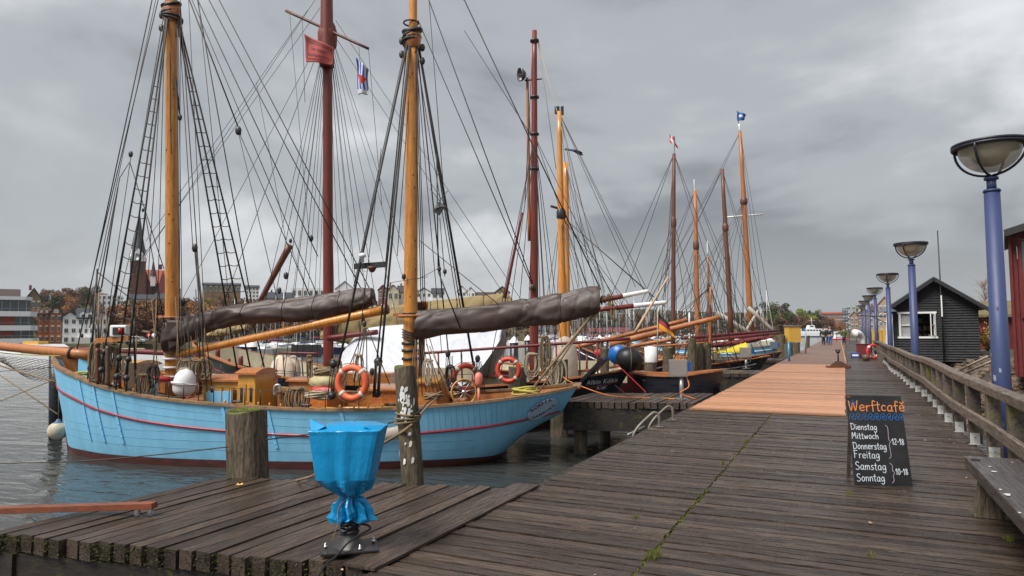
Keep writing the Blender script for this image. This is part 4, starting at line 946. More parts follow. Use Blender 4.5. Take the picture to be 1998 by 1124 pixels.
# ================================================================ the blue ketch
def blueboat():
    bow = HD(-10.78, 16.75); stern = HD(1.42, 15.15)
    h = Hull(bow, stern, 1.93); t = thing('sailing_ketch', 'light blue wooden two-masted sailing boat with crimson stripe, largest and nearest', 'sailing boat', HD(-4.7, 16, WL))
    m_topb = m_blue; h.build(t, (m_topb, m_boot, m_cap, m_teak, m_teakd), stripe=(.52, m_stripe))
    # seams of the clinker planking as slim battens, chain plates
    for k, dz in enumerate((.17, .33)):
        MB().tube([h.surf(a, h.sheer(a)-dz, -1)-h.n*.0 for a in [.02+.71*i/40 for i in range(41)]], .0045, 5).build('plank_seam', M('blue_seam', (.12, .33, .47)), h.hull)
    for k, z0 in enumerate((.35, .55, .75)):
        MB().tube([h.surf(a, lerp(z0, h.sheer(a)-.62, 0.12+.0*a), -1) for a in [.03+.80*i/40 for i in range(41)]], .0045, 5).build('plank_seam', M('blue_seam', (.12, .33, .47)), h.hull)
    for a in (.115, .155, .20, .415, .455, .495, .62, .725):
        mb = MB(); z1 = h.sheer(a)-.01
        pts = [h.surf(a+.012*(i/8), lerp(z1, .45, i/8), -1)-h.n*.01 for i in range(9)]
        for i in range(8): nr = (h.surf(a+.02, .9, -1)-h.surf(a, .9, -1)).cross(pts[i+1]-pts[i]).normalized(); nr = nr if nr.dot(h.n) < 0 else -nr; mb.beam(pts[i]+h.n*.01+nr*.006, pts[i+1]+h.n*.01+nr*.006, .065, .03, up=nr)
        ch = mb.build('chain_plate', m_blueflat, t)
        for i in (5, 6, 7): MB().ball(pts[i]-h.n*.012, .014, 6).build('bolt', m_blueflat, ch)
    for k in range(26):   # vertical tongue-and-groove battens round the counter
        a = .76+k*.0092; MB().tube([h.surf(a, h.sheer(a)-.02, -1)-h.n*.001, h.surf(a, h.sheer(a)-.3, -1)-h.n*.001, h.surf(a, h.sheer(a)-.5, -1)-h.n*.001], .0035, 4).build('batten_seam', M('blue_seam', (.10, .27, .40)), h.hull)
    # name oval
    a = .952; z = h.sheer(a)-.31; c = h.surf(a, z, -1); ux = (h.surf(a+.02, h.sheer(a+.02)-.31, -1)-h.surf(a-.02, h.sheer(a-.02)-.31, -1)).normalized(); uy = (h.surf(a, z+.1, -1)-h.surf(a, z-.1, -1)).normalized(); n = ux.cross(uy).normalized()
    ux = (ux+uy*.0).normalized(); e1 = (ux*cos(.5)+uy*sin(.5)); e2 = (uy*cos(.5)-ux*sin(.5))
    mb = MB(); mb.add([c+e1*cos(q)*.34+e2*sin(q)*.235+n*.035 for q in [2*pi*k/32 for k in range(32)]], [tuple(range(32))]); mb.torus(c+n*.035, .30, .0, n, 8, 3)
    ov = MB(); ov.v = [c+e1*cos(q)*.34+e2*sin(q)*.235+n*w for w in (.005, .035) for q in [2*pi*k/32 for k in range(32)]]
    ov.f = [list(range(32, 64))]+[[k, (k+1) % 32, 32+(k+1) % 32, 32+k] for k in range(32)]; ov.r = [.5]*33; ov.mi = [0]*33; ov.sm = [False]*33
    plate = ov.build('name_plate', M('pale_violet_plate', (.46, .58, .74), (.38, .50, .66), 4), t)
    mt = MB(); cc = c+n*.038
    for s, rr, up in (('BODIL', .16, 1), ('HAMBURG', -.16, -1)):
        w = .082 if len(s) == 5 else .068; m = len(s)
        for k, ch in enumerate(s):
            f = (k-(m-1)/2); x = f*w*1.25; y = (rr+.03 if up > 0 else rr-.02)-up*x*x*1.3*.55-(.03 if up > 0 else -.02); ang = -up*x*1.4
            u2 = e1*cos(ang)+e2*sin(ang); v2 = e2*cos(ang)-e1*sin(ang); text_mb(mt, ch, .15 if m == 5 else .11, cc+e1*x+e2*y, u2, v2, .001)
    mt.build('name_lettering', M('name_maroon', (.10, .02, .03)), plate)
    # masts
    m_m = m_spar
    mast(336, 770, 333.5, -330, 16.35, .158, .125, m_m, t); FT = lambda y: P(334, y, 16.35)
    mast(800, 770, 804.5, 70, 15.6, .165, .135, m_m, t); mast(806, 75, 806, -330, 15.5, .10, .075, m_m, t, 'topmast')
    for c_, r_, hh in ((P(334.5, 22, 16.35), .20, .30), (P(804, 72, 15.6), .20, .28)):
        mb = MB(); mb.lathe([(r_*.8, -hh), (r_, -hh*.6), (r_*1.1, 0), (r_*.95, hh*.5), (r_*.7, hh*.6)], c_, 12); mb.build('hounds', m_teak, t)
        for k in range(6): MB().torus(c_+Z*(hh*(.45-.22*k))+H0*random.uniform(-.03, .03), r_*random.uniform(.86, 1.0), random.uniform(.025, .05), (Z+H0*random.uniform(-.35, .35)+F0*random.uniform(-.3, .3)), 18, 6).build('shroud_collar', m_tar, t)
        for k in range(4): block(c_+H0*(.24*(1 if k % 2 else -1))+Z*(-.1-.16*k), t, .12)
    for (px, py, d) in ((802, 45, 15.55), (800, 560+52, 15.6)): MB().torus(P(px, py, d), .17, .02, Z, 18, 6).build('mast_band', m_iron, t)
    for py in (670, 684, 700): MB().lathe([(.165, -.035), (.19, -.03), (.19, .03), (.165, .035)], P(800, py, 15.6), 18).build('mast_band', m_iron, t)
    for py in (700, 717, 735): MB().lathe([(.165, -.03), (.20, -.025), (.20, .025), (.165, .03)], P(336, py, 16.35), 18).build('mast_band', m_white, t)
    for (px, py, d) in ((334, 620, 16.3), (799, 617, 15.55)): 
        mb = MB(); c_ = P(px, py, d); mb.torus(c_, .24, .035, Z, 22, 8); mb.box(c_-H0*.24+Z*.03, .25, .1, .07, H0, F0); mb.build('saddle', m_sparo, t)
    mb = MB()
    for k in range(6): mb.torus(P(336, 668+k*5, 16.35), .175, .022, (Z+H0*.25).normalized(), 18, 6)
    mb.build('rope_lashing', m_rope, t)
    for k in range(4): MB().torus(P(800, 648+k*5, 15.6), .178, .018, (Z+H0*.35).normalized(), 18, 6).build('rope_lashing', m_tarb, t)
    # bowsprit
    spar(P(176, 693, 16.75), P(-140, 662, 19.5), .125, .10, m_sparo, t, 'bowsprit')
    MB().torus(P(140, 691, 17.0), .15, .03, H0, 18, 6).build('gammon_iron', m_iron, t)
    # fore boom, gaff bundle
    spar(P(345, 692, 16.2), P(752, 604, 15.5), .085, .105, m_spar, t, 'boom')
    MB().torus(P(709, 621, 15.5), .09, .018, H0, 16, 6).build('boom_ring', m_iron, t)
    MB().lathe([(.0, 0), (.12, .01), (.125, .1), (.11, .14), (0, .15)], P(746, 605, 15.5), 14, (P(752, 604, 15.5)-P(345, 692, 16.2))).build('boom_end', m_spard, t)
    fc = [(322, 652, 30, 34), (365, 640, 24, 27), (400, 629, 21, 22), (450, 616, 19, 20), (520, 607, 20, 22), (590, 603, 23, 24), (650, 594, 24, 25), (700, 585, 22, 20), (728, 579, 17, 16)]
    path = []; tp = []; bt = []
    for i, (x, y, a_, b_) in enumerate(fc):
        d = lerp(16.2, 15.55, i/(len(fc)-1)); path.append(P(x, y, d)); tp.append(a_*d/FPX); bt.append(b_*d/FPX)
    cover(path, tp, bt, 'sail_cover', m_cover, t, .20, seed=3, amp=.05, lashes=[.2, .31, .43, .56, .67, .78, .93])
    mb = MB(); q = [P(322, 624, 16.0), P(370, 625, 16.0), P(395, 640, 16.0), P(372, 655, 16.0), P(345, 676, 16.0), P(328, 686, 16.0)]   # hanging flap at the mast
    mb.add(q+[k+F0*.3 for k in q], [(5, 4, 3, 2, 1, 0), (6, 7, 8, 9, 10, 11)]+[(i, (i+1) % 6, 6+(i+1) % 6, 6+i) for i in range(6)]); mb.build('sail_cover_flap', m_cover, t, bevel=.05)
    fc = [(812, 634, 22, 26), (860, 626, 22, 27), (940, 620, 24, 29), (1010, 611, 27, 28), (1040, 608, 27, 29), (1090, 601, 29, 31), (1130, 593, 28, 27), (1160, 587, 27, 26), (1171, 583, 24, 24)]
    path = []; tp = []; bt = []
    for i, (x, y, a_, b_) in enumerate(fc):
        d = lerp(15.5, 14.95, i/(len(fc)-1)); path.append(P(x, y, d)); tp.append(a_*d/FPX); bt.append(b_*d/FPX)
    cover(path, tp, bt, 'sail_cover', m_cover, t, .20, seed=8, amp=.042, wr=8, lashes=[.64])
    spar(P(1150, 590, 15), P(1186, 583, 14.9), .07, .06, m_spard, t, 'spar_end'); 
    for k in range(5): MB().torus(P(1174+k*4, 586-k*2, 14.95), .09-.008*k, .014, (H0+Z*.3*(k % 3)).normalized(), 14, 5).build('rope_lashing', m_rope, t)
    # inner mizzen support post seen beneath the cover
    mast(822, 760, 823, 655, 16.0, .075, .075, m_spard, t, 'boom_crutch'); MB().box(P(822, 598, 16), .26, .14, .2, H0, F0).build('pinrail_block', m_iron, t)
    for k in range(2): MB().lathe([(0, -.03), (.09, -.03), (.06, 0), (.09, .03), (0, .03)], P(827+k*5, 594+k*2, 15.9), 14, H0).build('sheave', m_teak, t)
    # cabin top and hatches
    def cabin(px0, px1, pyt, pyb, d, dep, mat, roofm, name='deckhouse', crown=.09):
        a = P(px0, pyb, d); b = P(px1, pyb, d); zt = P(px0, pyt, d).z; X = h.t; Y = h.n; w = (b-a).dot(X); c = (a+b)/2; zb = h.pt(.4, 0, .55).z
        o = MB(); m = V((c.x, c.y, 0))+Y*dep/2; o.box(m+Z*((zb+zt)/2), w, dep, zt-zb, X, Y); body = o.build(name, mat, t, bevel=.01)
        r = MB(); pts = []
        for i in range(13):
            q = i/12; y = (q-.5)*(dep+.12); pts.append((y, crown*(1-(2*q-1)**2)))
        pts += [(dep/2+.06, -.04), (-dep/2-.06, -.04)]
        r.prism([(p[0], p[1]) for p in pts], Y, Z, m+Z*(zt+.005)-X*(w/2+.05), X*(w+.1)); r.build('roof', roofm, body)
        return body, m, w, zb, zt, X, Y
    body, m, w, zb, zt, X, Y = cabin(392, 497, 742, 800, 15.2, 1.15, m_teaky, m_sparo)
    mb = MB(); mb.box(m-Y*.585+Z*((zb+zt)/2+.24)-X*.2, .62, .012, .26, X, Y); mb.build('blue_panel', m_blueflat, body)
    for s in (-.29, 0.0, .29):
        o = MB(); 
        for fx in (-.13, .13): o.box(m-Y*.585+X*(w/2-.35+s*.9+fx*.9)+Z*((zb+zt)/2+.1), .03, .02, .72, X, Y)
        o.build('door_frame', m_teak, body)
    for s in (-.13, .17):
        MB().box(m-Y*.59+X*(w/2-.3+s)+Z*((zb+zt)/2+.25), .07, .014, .3, X, Y).build('door_window', m_glass, body)
    b2, m2, w2, zb2, zt2, _, _ = cabin(462, 498, 728, 800, 15.05, .9, m_teaky, m_sparo, 'companionway')
    for s in (-.1, .12):
        dr = MB().box(m2-Y*.46+X*s+Z*((zb2+zt2)/2+.12), .19, .025, .66, X, Y).build('door', m_teaky, b2); MB().box(m2-Y*.476+X*s+Z*((zb2+zt2)/2+.22), .06, .012, .3, X, Y).build('door_window', m_glass, dr)
    MB().box(h.pt(.38, -.75, 1.0)-Z*.02, 1.5, .5, .06, h.t, h.n).build('bench_seat', m_teak, t)
    cabin(228, 262, 712, 770, 16.3, .9, m_blueflat, m_teaky, 'forehatch')
    cabin(560, 640, 742, 800, 15.8, 1.1, m_teak, m_teak, 'skylight', .04)
    cabin(150, 172, 690, 745, 16.8, .5, m_blueflat, m_cap, 'anchor_locker', .02)
    b3, m3, w3, zb3, zt3, _, _ = cabin(815, 853, 745, 790, 15.4, 1.2, m_teak, m_teaky, 'wheel_shelter', .12)
    cabin(560+140, 800, 760, 800, 15.6, 1.5, m_teak, m_teak, 'aft_cabin', .05)
    # sliding hatch boards, grey plywood
    mb = MB(); mb.box(P(268, 733, 16.2), .8, .04, .6, h.t, h.n, Z); mb.build('plywood_board', m_teakd, t)
    # winch posts and mast stubs
    for (x, y0, y1, d, r_, mt_) in ((388, 770, 700, 15.4, .06, m_spard), (210, 752, 675, 14.7, .045, m_teakd), (190, 748, 680, 14.9, .04, m_spard), (232, 752, 672, 15.1, .05, m_spard)):
        mast(x, y0, x, y1, d, r_, r_*.9, mt_, t, 'bitt')
    MB().beam(P(376, 700, 15.4), P(404, 697, 15.4), .05, .05).build('bitt_crossbar', m_teak, t)
    MB().beam(P(186, 665, 14.9), P(252, 660, 14.7), .05, .10).build('light_board', m_teak, t)
    lm = MB(); c_ = P(234, 646, 14.8); lm.box(c_, .36, .18, .26, H0, F0); lo = lm.build('side_light_box', m_white, t, bevel=.03); MB().box(c_-F0*.095+H0*.02, .24, .02, .16, H0, F0).build('lamp_recess', m_iron, lo); MB().lathe([(0, -.06), (.045, -.06), (.045, .06), (0, .06)], c_-F0*.13+H0*.08, 12).build('lens', M('red_lens', (.4, .02, .02), rough=.2), lo)
    # steering wheel
    c_ = P(905, 765, 14.6); wx = (F0*.35-H0*.9).normalized(); ax = (F0+H0*-.35).normalized()
    wo = MB().torus(c_, .27, .018, ax, 32, 8).build('steering_wheel', m_teaky, t)
    uu = ax.cross(Z).normalized(); vv = uu.cross(ax)
    for k in range(8):
        a = k*pi/4+.2; dd = uu*cos(a)+vv*sin(a); MB().tube([c_, c_+dd*.27], .010, 6).build('spoke', m_steel, wo)
    MB().lathe([(0, -.04), (.05, -.03), (.05, .03), (0, .04)], c_, 14, ax).build('hub', m_chrome, wo)
    # stanchions with wire along the near gunwale
    st = [.20+.028*k for k in range(17)]; prev = None
    for a in st:
        b = h.pt(a, -h.beam(a)+.05, h.sheer(a)+.05); MB().tube([b, b+Z*.34], .010, 6).build('stanchion', m_iron, t)
        if prev: rope(prev, b+Z*.33, .006, m_tar, t, 'guard_wire', .01)
        prev = b+Z*.33
    # shrouds : near foremast
    lr = {}
    def shr(nm, x0, y0, d0, x1, y1, d1, r_, mat=m_tar, dead=None, sag=0):
        a, b = P(x0, y0, d0), P(x1, y1, d1); rope(a, b, r_, mat, t, nm, sag, 6)
        if dead:
            e = b.lerp(a, .045); deadeye(b, t, .06); deadeye(e, t, .06)
            for k in (-1, 0, 1): rope(b+H0*.03*k, e+H0*.03*k, .008, m_tar, t, 'lanyard')
            cp = V(b); rope(b, b-Z*.28, .02, m_iron, t, 'chain_strop')
        return a, b
    def ratl(l1, l2, l3, s0, s1, n, rr=.011):
        for i in range(n):
            q = lerp(s0, s1, i/(n-1))
            A, B, C = l1[0].lerp(l1[1], q), l2[0].lerp(l2[1], q), l3[0].lerp(l3[1], q)
            pts = sagline(A, B, .035, 5)+sagline(B, C, .035, 5)[1:]; MB().tube(pts, rr, 5).build('ratline', m_tar, t)
    A = shr('shroud', 325, 28, 16.2, 197, 722, 14.7, .021, dead=1); B = shr('shroud', 327, 28, 16.2, 227, 735, 14.55, .021, dead=1); C = shr('shroud', 328, 30, 16.2, 246, 738, 14.45, .021, dead=1)
    ratl(A, B, C, .22, .93, 20)
    A = shr('shroud', 344, 30, 16.5, 466, 740, 18.1, .021); B = shr('shroud', 345, 30, 16.5, 492, 735, 18.2, .021); C = shr('shroud', 347, 32, 16.5, 520, 735, 18.2, .021)
    ratl(A, B, C, .16, .86, 20)
    L_ = [('stay', 303, -30, 16.3, 150, 684, 16.9, .014), ('stay', 318, -40, 16.3, 176, 560, 16.5, .011), ('stay', 310, -30, 16.3, 168, 640, 16.7, .008), ('halyard', 323, -30, 16.2, 305, 700, 16, .009), ('halyard', 322, 20, 16.2, 283, 640, 16, .009),
          ('halyard', 321, 20, 16.2, 206, 700, 15.5, .010), ('halyard', 352, -30, 16.3, 350, 700, 16, .008), ('halyard', 347, 20, 16.3, 356, 660, 16, .010), ('halyard', 345, 20, 16.3, 351, 690, 16, .011),
          ('halyard', 348, 25, 16.3, 376, 480, 16, .009), ('halyard', 352, 10, 16.3, 395, 640, 16, .011), ('halyard', 366, -40, 16.3, 398, 600, 16, .008),
          ('topping_lift', 358, -30, 16.3, 470, 262, 16, .016), ('topping_lift', 362, -30, 16.3, 640, 625, 15.8, .010), ('topping_lift', 372, -30, 16.3, 620, 500, 15.8, .012), ('topping_lift', 392, -30, 16.3, 716, 585, 15.6, .012), ('topping_lift', 412, -30, 16.3, 735, 590, 15.6, .012),
          ('topping_lift', 380, -30, 16.3, 500, 640, 16, .013), ('topping_lift', 384, -30, 16.3, 450, 620, 16.4, .008), ('topping_lift', 468, 262, 16, 610, 590, 15.8, .010), ('topping_lift', 466, 262, 16, 545, 600, 15.8, .008),
          ('halyard', 255, 308, 15.9, 200, 690, 15.2, .009), ('halyard', 253, 316, 15.9, 235, 345, 15.9, .008), ('halyard', 253, 316, 15.9, 320, 525, 16, .010), ('halyard', 234, 345, 15.9, 175, 640, 15.4, .011), ('halyard', 282, 410, 15.9, 322, 640, 16, .011), ('halyard', 275, 405, 15.9, 205, 700, 15, .008),
          ('halyard', 230, 365, 15.9, 198, 562, 15.7, .016), ('halyard', 189, 530, 15.6, 320, 635, 15.9, .011), ('halyard', 190, 525, 15.6, 178, 700, 15, .02),
          ('halyard', 381, 490, 15.7, 398, 640, 15.5, .018), ('halyard', 380, 490, 15.7, 404, 765, 14.8, .013), ('halyard', 383, 490, 15.7, 414, 760, 14.8, .012), ('halyard', 385, 490, 15.7, 390, 700, 15, .012),
          ('gaff_stay', 690, 760, 13.9, 744, 290, 15, .009), ('halyard', 330, -20, 16.3, 334, 300, 16.1, .010), ('halyard', 342, 150, 16.2, 352, 235, 16.2, .02)]
    for l_ in L_: shr(*l_, mat=m_tarb if l_[7] in (.011, .013) else m_tar)
    for (x, y, d, r_) in ((255, 301, 15.9, .10), (351, 229, 16.2, .10), (465, 255, 16, .14), (380, 484, 15.7, .13), (279, 410, 15.9, .06), (357, 590, 16.1, .12), (414, 760, 14.7, .09), (190, 528, 15.6, .05), (196, 700, 15, .07), (212, 690, 14.9, .08), (160, 655, 16.5, .07), (558, 538, 15.8, .11), (545, 567, 15.9, .10)): block(P(x, y, d), t, r_)
    # main mast shrouds
    A = shr('shroud', 798, 72, 15.5, 648, 772, 13.85, .024); B = shr('shroud', 800, 75, 15.5, 728, 775, 13.75, .020); C = shr('shroud', 801, 78, 15.5, 737, 770, 13.7, .024)
    for (x, y) in ((650, 710), (738, 706)): deadeye(P(x, y, 13.9), t, .075); deadeye(P(x-3, y+62, 13.75), t, .07)
    for k in range(4):
        rope(P(646+k*4, 712, 13.9), P(640+k*5, 772, 13.8), .012, m_tarb, t, 'lanyard'); rope(P(732+k*4, 706, 13.8), P(728+k*4, 768, 13.7), .012, m_tarb, t, 'lanyard')
    for l_ in (('shroud', 812, 74, 15.7, 878, 720, 17.2, .018), ('shroud', 814, 74, 15.7, 932, 760, 17.2, .03), ('shroud', 814, 78, 15.7, 905, 640, 17.1, .014), ('halyard', 808, 90, 15.5, 822, 600, 15.6, .010), ('halyard', 811, 90, 15.5, 826, 600, 15.6, .010), ('halyard', 813, 90, 15.5, 830, 600, 15.6, .010),
               ('halyard', 806, 80, 15.5, 775, 500, 15.4, .009), ('halyard', 795, 80, 15.5, 752, 520, 15, .014), ('halyard', 797, 60, 15.5, 690, 560, 14.6, .009), ('topping_lift', 822, -40, 15.5, 1045, 568, 15.1, .013), ('topping_lift', 816, 40, 15.5, 1040, 560, 15.1, .012),
               ('topping_lift', 906, 0, 15.4, 1172, 565, 15, .016), ('topping_lift', 830, -40, 15.5, 906, 0, 15.4, .016), ('topping_lift', 834, -40, 15.5, 870, 430, 15.3, .008), ('stay', 808, 80, 15.6, 900, 640, 17, .010), ('stay', 809, 80, 15.6, 862, 690, 16.8, .010),
               ('halyard', 840, 370, 15.3, 858, 392, 15.2, .007), ('halyard', 874, 372, 15.2, 857, 392, 15.2, .007), ('halyard', 858, 425, 15.2, 868, 540, 15.2, .010), ('halyard', 820, 470, 15.5, 980, 600, 15.2, .009), ('halyard', 855, 530, 15.2, 898, 640, 15.1, .016), ('halyard', 835, 540, 15.3, 760, 552, 15.3, .006), ('halyard', 855, 524, 15.2, 815, 545, 15.3, .006), ('halyard', 852, 300, 15.4, 855, 525, 15.2, .014),
               ('mainsheet', 711, 640, 15.4, 660, 770, 14.6, .012), ('mainsheet', 713, 640, 15.4, 700, 760, 14.6, .012), ('mainsheet', 715, 640, 15.4, 716, 745, 14.6, .012), ('mainsheet', 717, 640, 15.4, 760, 750, 14.8, .012), ('mainsheet', 712, 640, 15.4, 690, 745, 14.7, .014)):
        shr(*l_, mat=m_tarb if l_[0] == 'mainsheet' else m_tar)
    for (x, y, d, r_) in ((857, 525, 15.2, .08), (868, 530, 15.2, .08), (711, 632, 15.4, .09), (726, 725, 14.6, .10), (711, 645, 15.4, .07), (874, 690, 17, .12), (932, 700, 17, .12), (938, 745, 17, .12), (1168, 600, 15, .08), (1040, 560, 15.1, .09), (788, 540, 15.4, .09)): block(P(x, y, d), t, r_)
    for k in range(5): rope(P(871+k*3, 695, 17), P(868+k*4, 752, 16.6), .010, m_tar, t, 'lanyard'); rope(P(926+k*3, 705, 17), P(930+k*4, 765, 16.6), .012, m_tar, t, 'lanyard')
    MB().beam(P(691, 520, 14.55), P(752, 516, 14.45), .05, .12).build('light_board', m_iron, t)
    mb = MB(); c_ = P(707, 512, 14.4); mb.lathe([(0, 0), (.035, .0), (.035, .1), (.07, .11), (.08, .16), (.03, .2), (0, .2)], c_, 14); mb.build('anchor_lamp', m_white, t)
    mb = MB(); mb.lathe([(0, -.10), (.05, -.08), (.09, -.01), (.10, .03), (0, .03)], P(726, 523, 14.4), 14); mb.build('deck_light', m_spard, t)
    rope(P(700, 522, 14.4), P(716, 529, 14.4), .006, m_ropew, t, 'cable', .03)
    mb = MB(); c_ = P(857, 407, 15.2)      # radar reflector: three crossed plates
    for (a, b) in ((H0, Z), (F0, Z), (H0, F0)):
        a_, b_ = (a+Z*.35).normalized(), (b-F0*.3).normalized(); q = [c_+a_*.16, c_+b_*.16, c_-a_*.16, c_-b_*.16]; mb.add(q+[k+a_.cross(b_)*.006 for k in q], [(0, 1, 2, 3), (7, 6, 5, 4)])
    mb.build('radar_reflector', m_steel, t)
    # rope clutter as parts of the boat
    hank(P(282, 728, 15), .35, .55, 7, .016, m_rope, t); hank(P(190, 668, 15), .22, .9, 8, .014, m_rope, t); hank(P(202, 690, 15), .3, .8, 6, .016, m_rope, t); hank(P(606, 700, 15.2), .12, .5, 3, .014, m_rope, t)
    hank(P(582, 755, 14.6), .42, .55, 12, .018, m_rope, t); hank(P(390, 700, 15.2), .5, .5, 10, .015, m_rope, t)
    hank(P(1062, 655, 17.9), .25, 1.1, 8, .016, m_rope, t); hank(P(1040, 688, 17.9), .35, .7, 8, .015, m_ropew, t); hank(P(1085, 700, 17.9), .4, .8, 10, .018, m_ropew, t)
    coil(P(635, 727, 15.3), .26, 8, .022, m_rope, t); coil(P(846, 775, 14.6), .2, 6, .022, m_rope, t); coil(P(1025, 765, 14.9), .28, 7, .02, m_ropey, t); coil(P(620, 772, 14.7), .3, 8, .018, m_ropew, t); coil(P(142, 735, 16.4), .35, 5, .02, m_ropey, t)
    rope(P(1160, 608, 15), P(1030, 770, 14.9), .03, m_rope, t, 'mizzen_sheet'); rope(P(1158, 608, 15), P(1048, 770, 14.9), .02, m_rope, t, 'mizzen_sheet'); rope(P(1164, 608, 15), P(1085, 700, 16), .012, m_tar, t, 'mizzen_sheet')
    mb = MB(); mb.lathe([(0, -.15), (.2, -.13), (.3, 0), (.28, .12), (.12, .2), (0, .21)], P(630, 748, 15.2), 16, sq=(1.2, .8)); mb.build('canvas_bundle', M('yellowed_canvas', (.5, .42, .22), (.4, .33, .18), 4, bump=1, bscale=8, bdist=.03), t)
    MB().lathe([(0, -.09), (.25, -.08), (.3, 0), (.25, .08), (0, .09)], P(630, 762, 15.1), 16, sq=(1, .6)).build('red_cushion', m_ringr, t)
    MB().lathe([(0, -.35), (.07, -.33), (.08, 0), (.07, .33), (0, .35)], P(304, 740, 15.6), 12, h.t).build('red_fender', m_ringr, t)
    MB().tube(smooth([P(536, 772, 14.8), P(536, 755, 14.8), P(545, 752, 14.8), P(548, 766, 14.8)]), .03, 8).build('ventilator', m_steel, t)
    # netting under the bowsprit
    mb = MB(); q00, q10, q01, q11 = P(-60, 690, 18.8), P(103, 702, 17.2), P(10, 700, 18.2), P(108, 742, 16.9)
    for i in range(11):
        s = i/10
        for k in range(10):
            u_ = k/10; f = lambda a, b: q00.lerp(q10, a).lerp(q01.lerp(q11, a), b)-Z*.25*sin(pi*a)*b
            mb.tube([f(s, u_), f(min(1, s+.1), min(1, u_+.1))], .007, 3); mb.tube([f(s, u_), f(max(0, s-.1), min(1, u_+.1))], .007, 3)
    mb.build('bowsprit_net', m_tarb, t)
    rope(P(-60, 690, 18.8), P(110, 745, 16.9), .02, m_rope, t, 'net_rope', .05); rope(P(-60, 680, 19), P(118, 694, 16.9), .012, m_ropey, t, 'footrope', .05)
    rope(P(-30, 712, 18.5), P(112, 808, 16.6), .016, m_rope, t, 'bobstay'); rope(P(-30, 795, 17), P(108, 740, 16.8), .012, m_rope, t, 'mooring_line')
    rope(P(-30, 727, 19), P(112, 716, 17), .009, m_tar, t, 'mooring_line')
    return h, t
bh, bt_ = blueboat()
# --------- things on the blue boat
def lifering(c, R, r, ax, mat, label, group=None, sq=1):
    t = thing('life_ring', label, 'life ring', c, group); MB().torus(c, R, r, ax, 36, 12).build('ring', mat, t)
    X = (Z-ax.normalized()*Z.dot(ax.normalized())).normalized(); Y = ax.normalized().cross(X)
    for k in range(4):
        a = pi/4+k*pi/2; d = X*cos(a)+Y*sin(a); td = Y*cos(a)-X*sin(a); MB().lathe([(r*1.02, -.035), (r*1.09, -.033), (r*1.09, .033), (r*1.02, .035)], c+d*R, 12, td).build('band', m_band, t)
    pts = []
    for k in range(33): a = 2*pi*k/32; d = X*cos(a)+Y*sin(a); pts.append(c+d*(R+r*1.1+.035*abs(sin(2*a))))
    MB().tube(pts, .008, 5).build('grab_line', m_rope, t); return t
lifering(P(687, 747, 13.7), .305, .068, (F0*1+H0*.28).normalized(), m_ring, 'orange life ring hanging on the shrouds above the middle of the blue boat')
lifering(P(908, 737, 16.9), .30, .068, (F0*1-H0*.5+Z*.1).normalized(), M('lifebuoy_deep_red', (.52, .06, .035), (.4, .05, .03), 5, rough=.5), 'dull red life ring behind the steering wheel of the blue boat')
lifering(P(992, 722, 18.6), .30, .062, (F0*1+H0*.3).normalized(), M('lifebuoy_bright_red', (.70, .07, .035), rough=.45), 'bright red orange life ring right of the mossy post behind the blue boat')
c = P(934, 742, 14.4); t = thing('buoy_light', 'salmon coloured floating light hanging beside the steering wheel', 'buoy light', c)
MB().lathe([(0, -.14), (.05, -.13), (.075, -.06), (.085, .05), (.07, .13), (.03, .16), (0, .17)], c, 14).build('float', M('salmon_plastic', (.75, .22, .16), rough=.5), t); MB().tube([c-Z*.13, c-Z*.55], [.03, .022], 8).build('stem', M('salmon_plastic', (.75, .22, .16)), t)
c = P(360, 748, 14.9); t = thing('life_raft_canister', 'white egg shaped life raft canister on the foredeck of the blue boat', 'life raft', c)
ax = (Z+H0*.12).normalized(); MB().lathe([(0, -.29), (.15, -.26), (.22, -.16), (.235, -.03), (.235, 0)], c, 24, ax, sq=(1, 1)).build('lower_shell', m_white, t)
MB().lathe([(.225, 0), (.225, .04), (.20, .15), (.13, .25), (.05, .30), (0, .305)], c+ax*.02, 24, ax).build('upper_shell', m_whiteg, t)
MB().lathe([(.23, -.012), (.275, -.01), (.275, .014), (.23, .018)], c, 24, ax).build('flange', m_white, t)
mb = MB(); hank(c+Z*.33, .2, .2, 5, .012, m_ropew, t)
c = P(113, 840, 16.6); t = thing('ball_fender', 'round grey white ball fender with blue top hanging at the bow of the blue boat', 'fender', c)
MB().lathe([(0, -.225), (.13, -.19), (.21, -.09), (.225, .02), (.19, .12), (.12, .18)], c, 24).build('ball', M('grimy_fender_white', (.55, .48, .36), (.38, .32, .24), 6, rough=.6), t)
MB().lathe([(.125, .175), (.06, .22), (.035, .27), (0, .28)], c, 16).build('neck', M('fender_blue', (.06, .12, .2)), t); rope(c+Z*.27, P(115, 745, 16.6), .010, m_rope, t, 'rope')
a, b = P(722, 853, 14.05), P(800, 836, 14.05); t = thing('cylinder_fender', 'long cream cylinder fender between the blue hull and the leaning post', 'fender', (a+b)/2)
MB().lathe([(0, 0), (.08, .02), (.155, .1), (.155, (b-a).length-.1), (.08, (b-a).length-.02), (0, (b-a).length)], a, 20, b-a).build('body', M('cream_fender', (.66, .58, .48), (.5, .42, .34), 5, rough=.5), t)
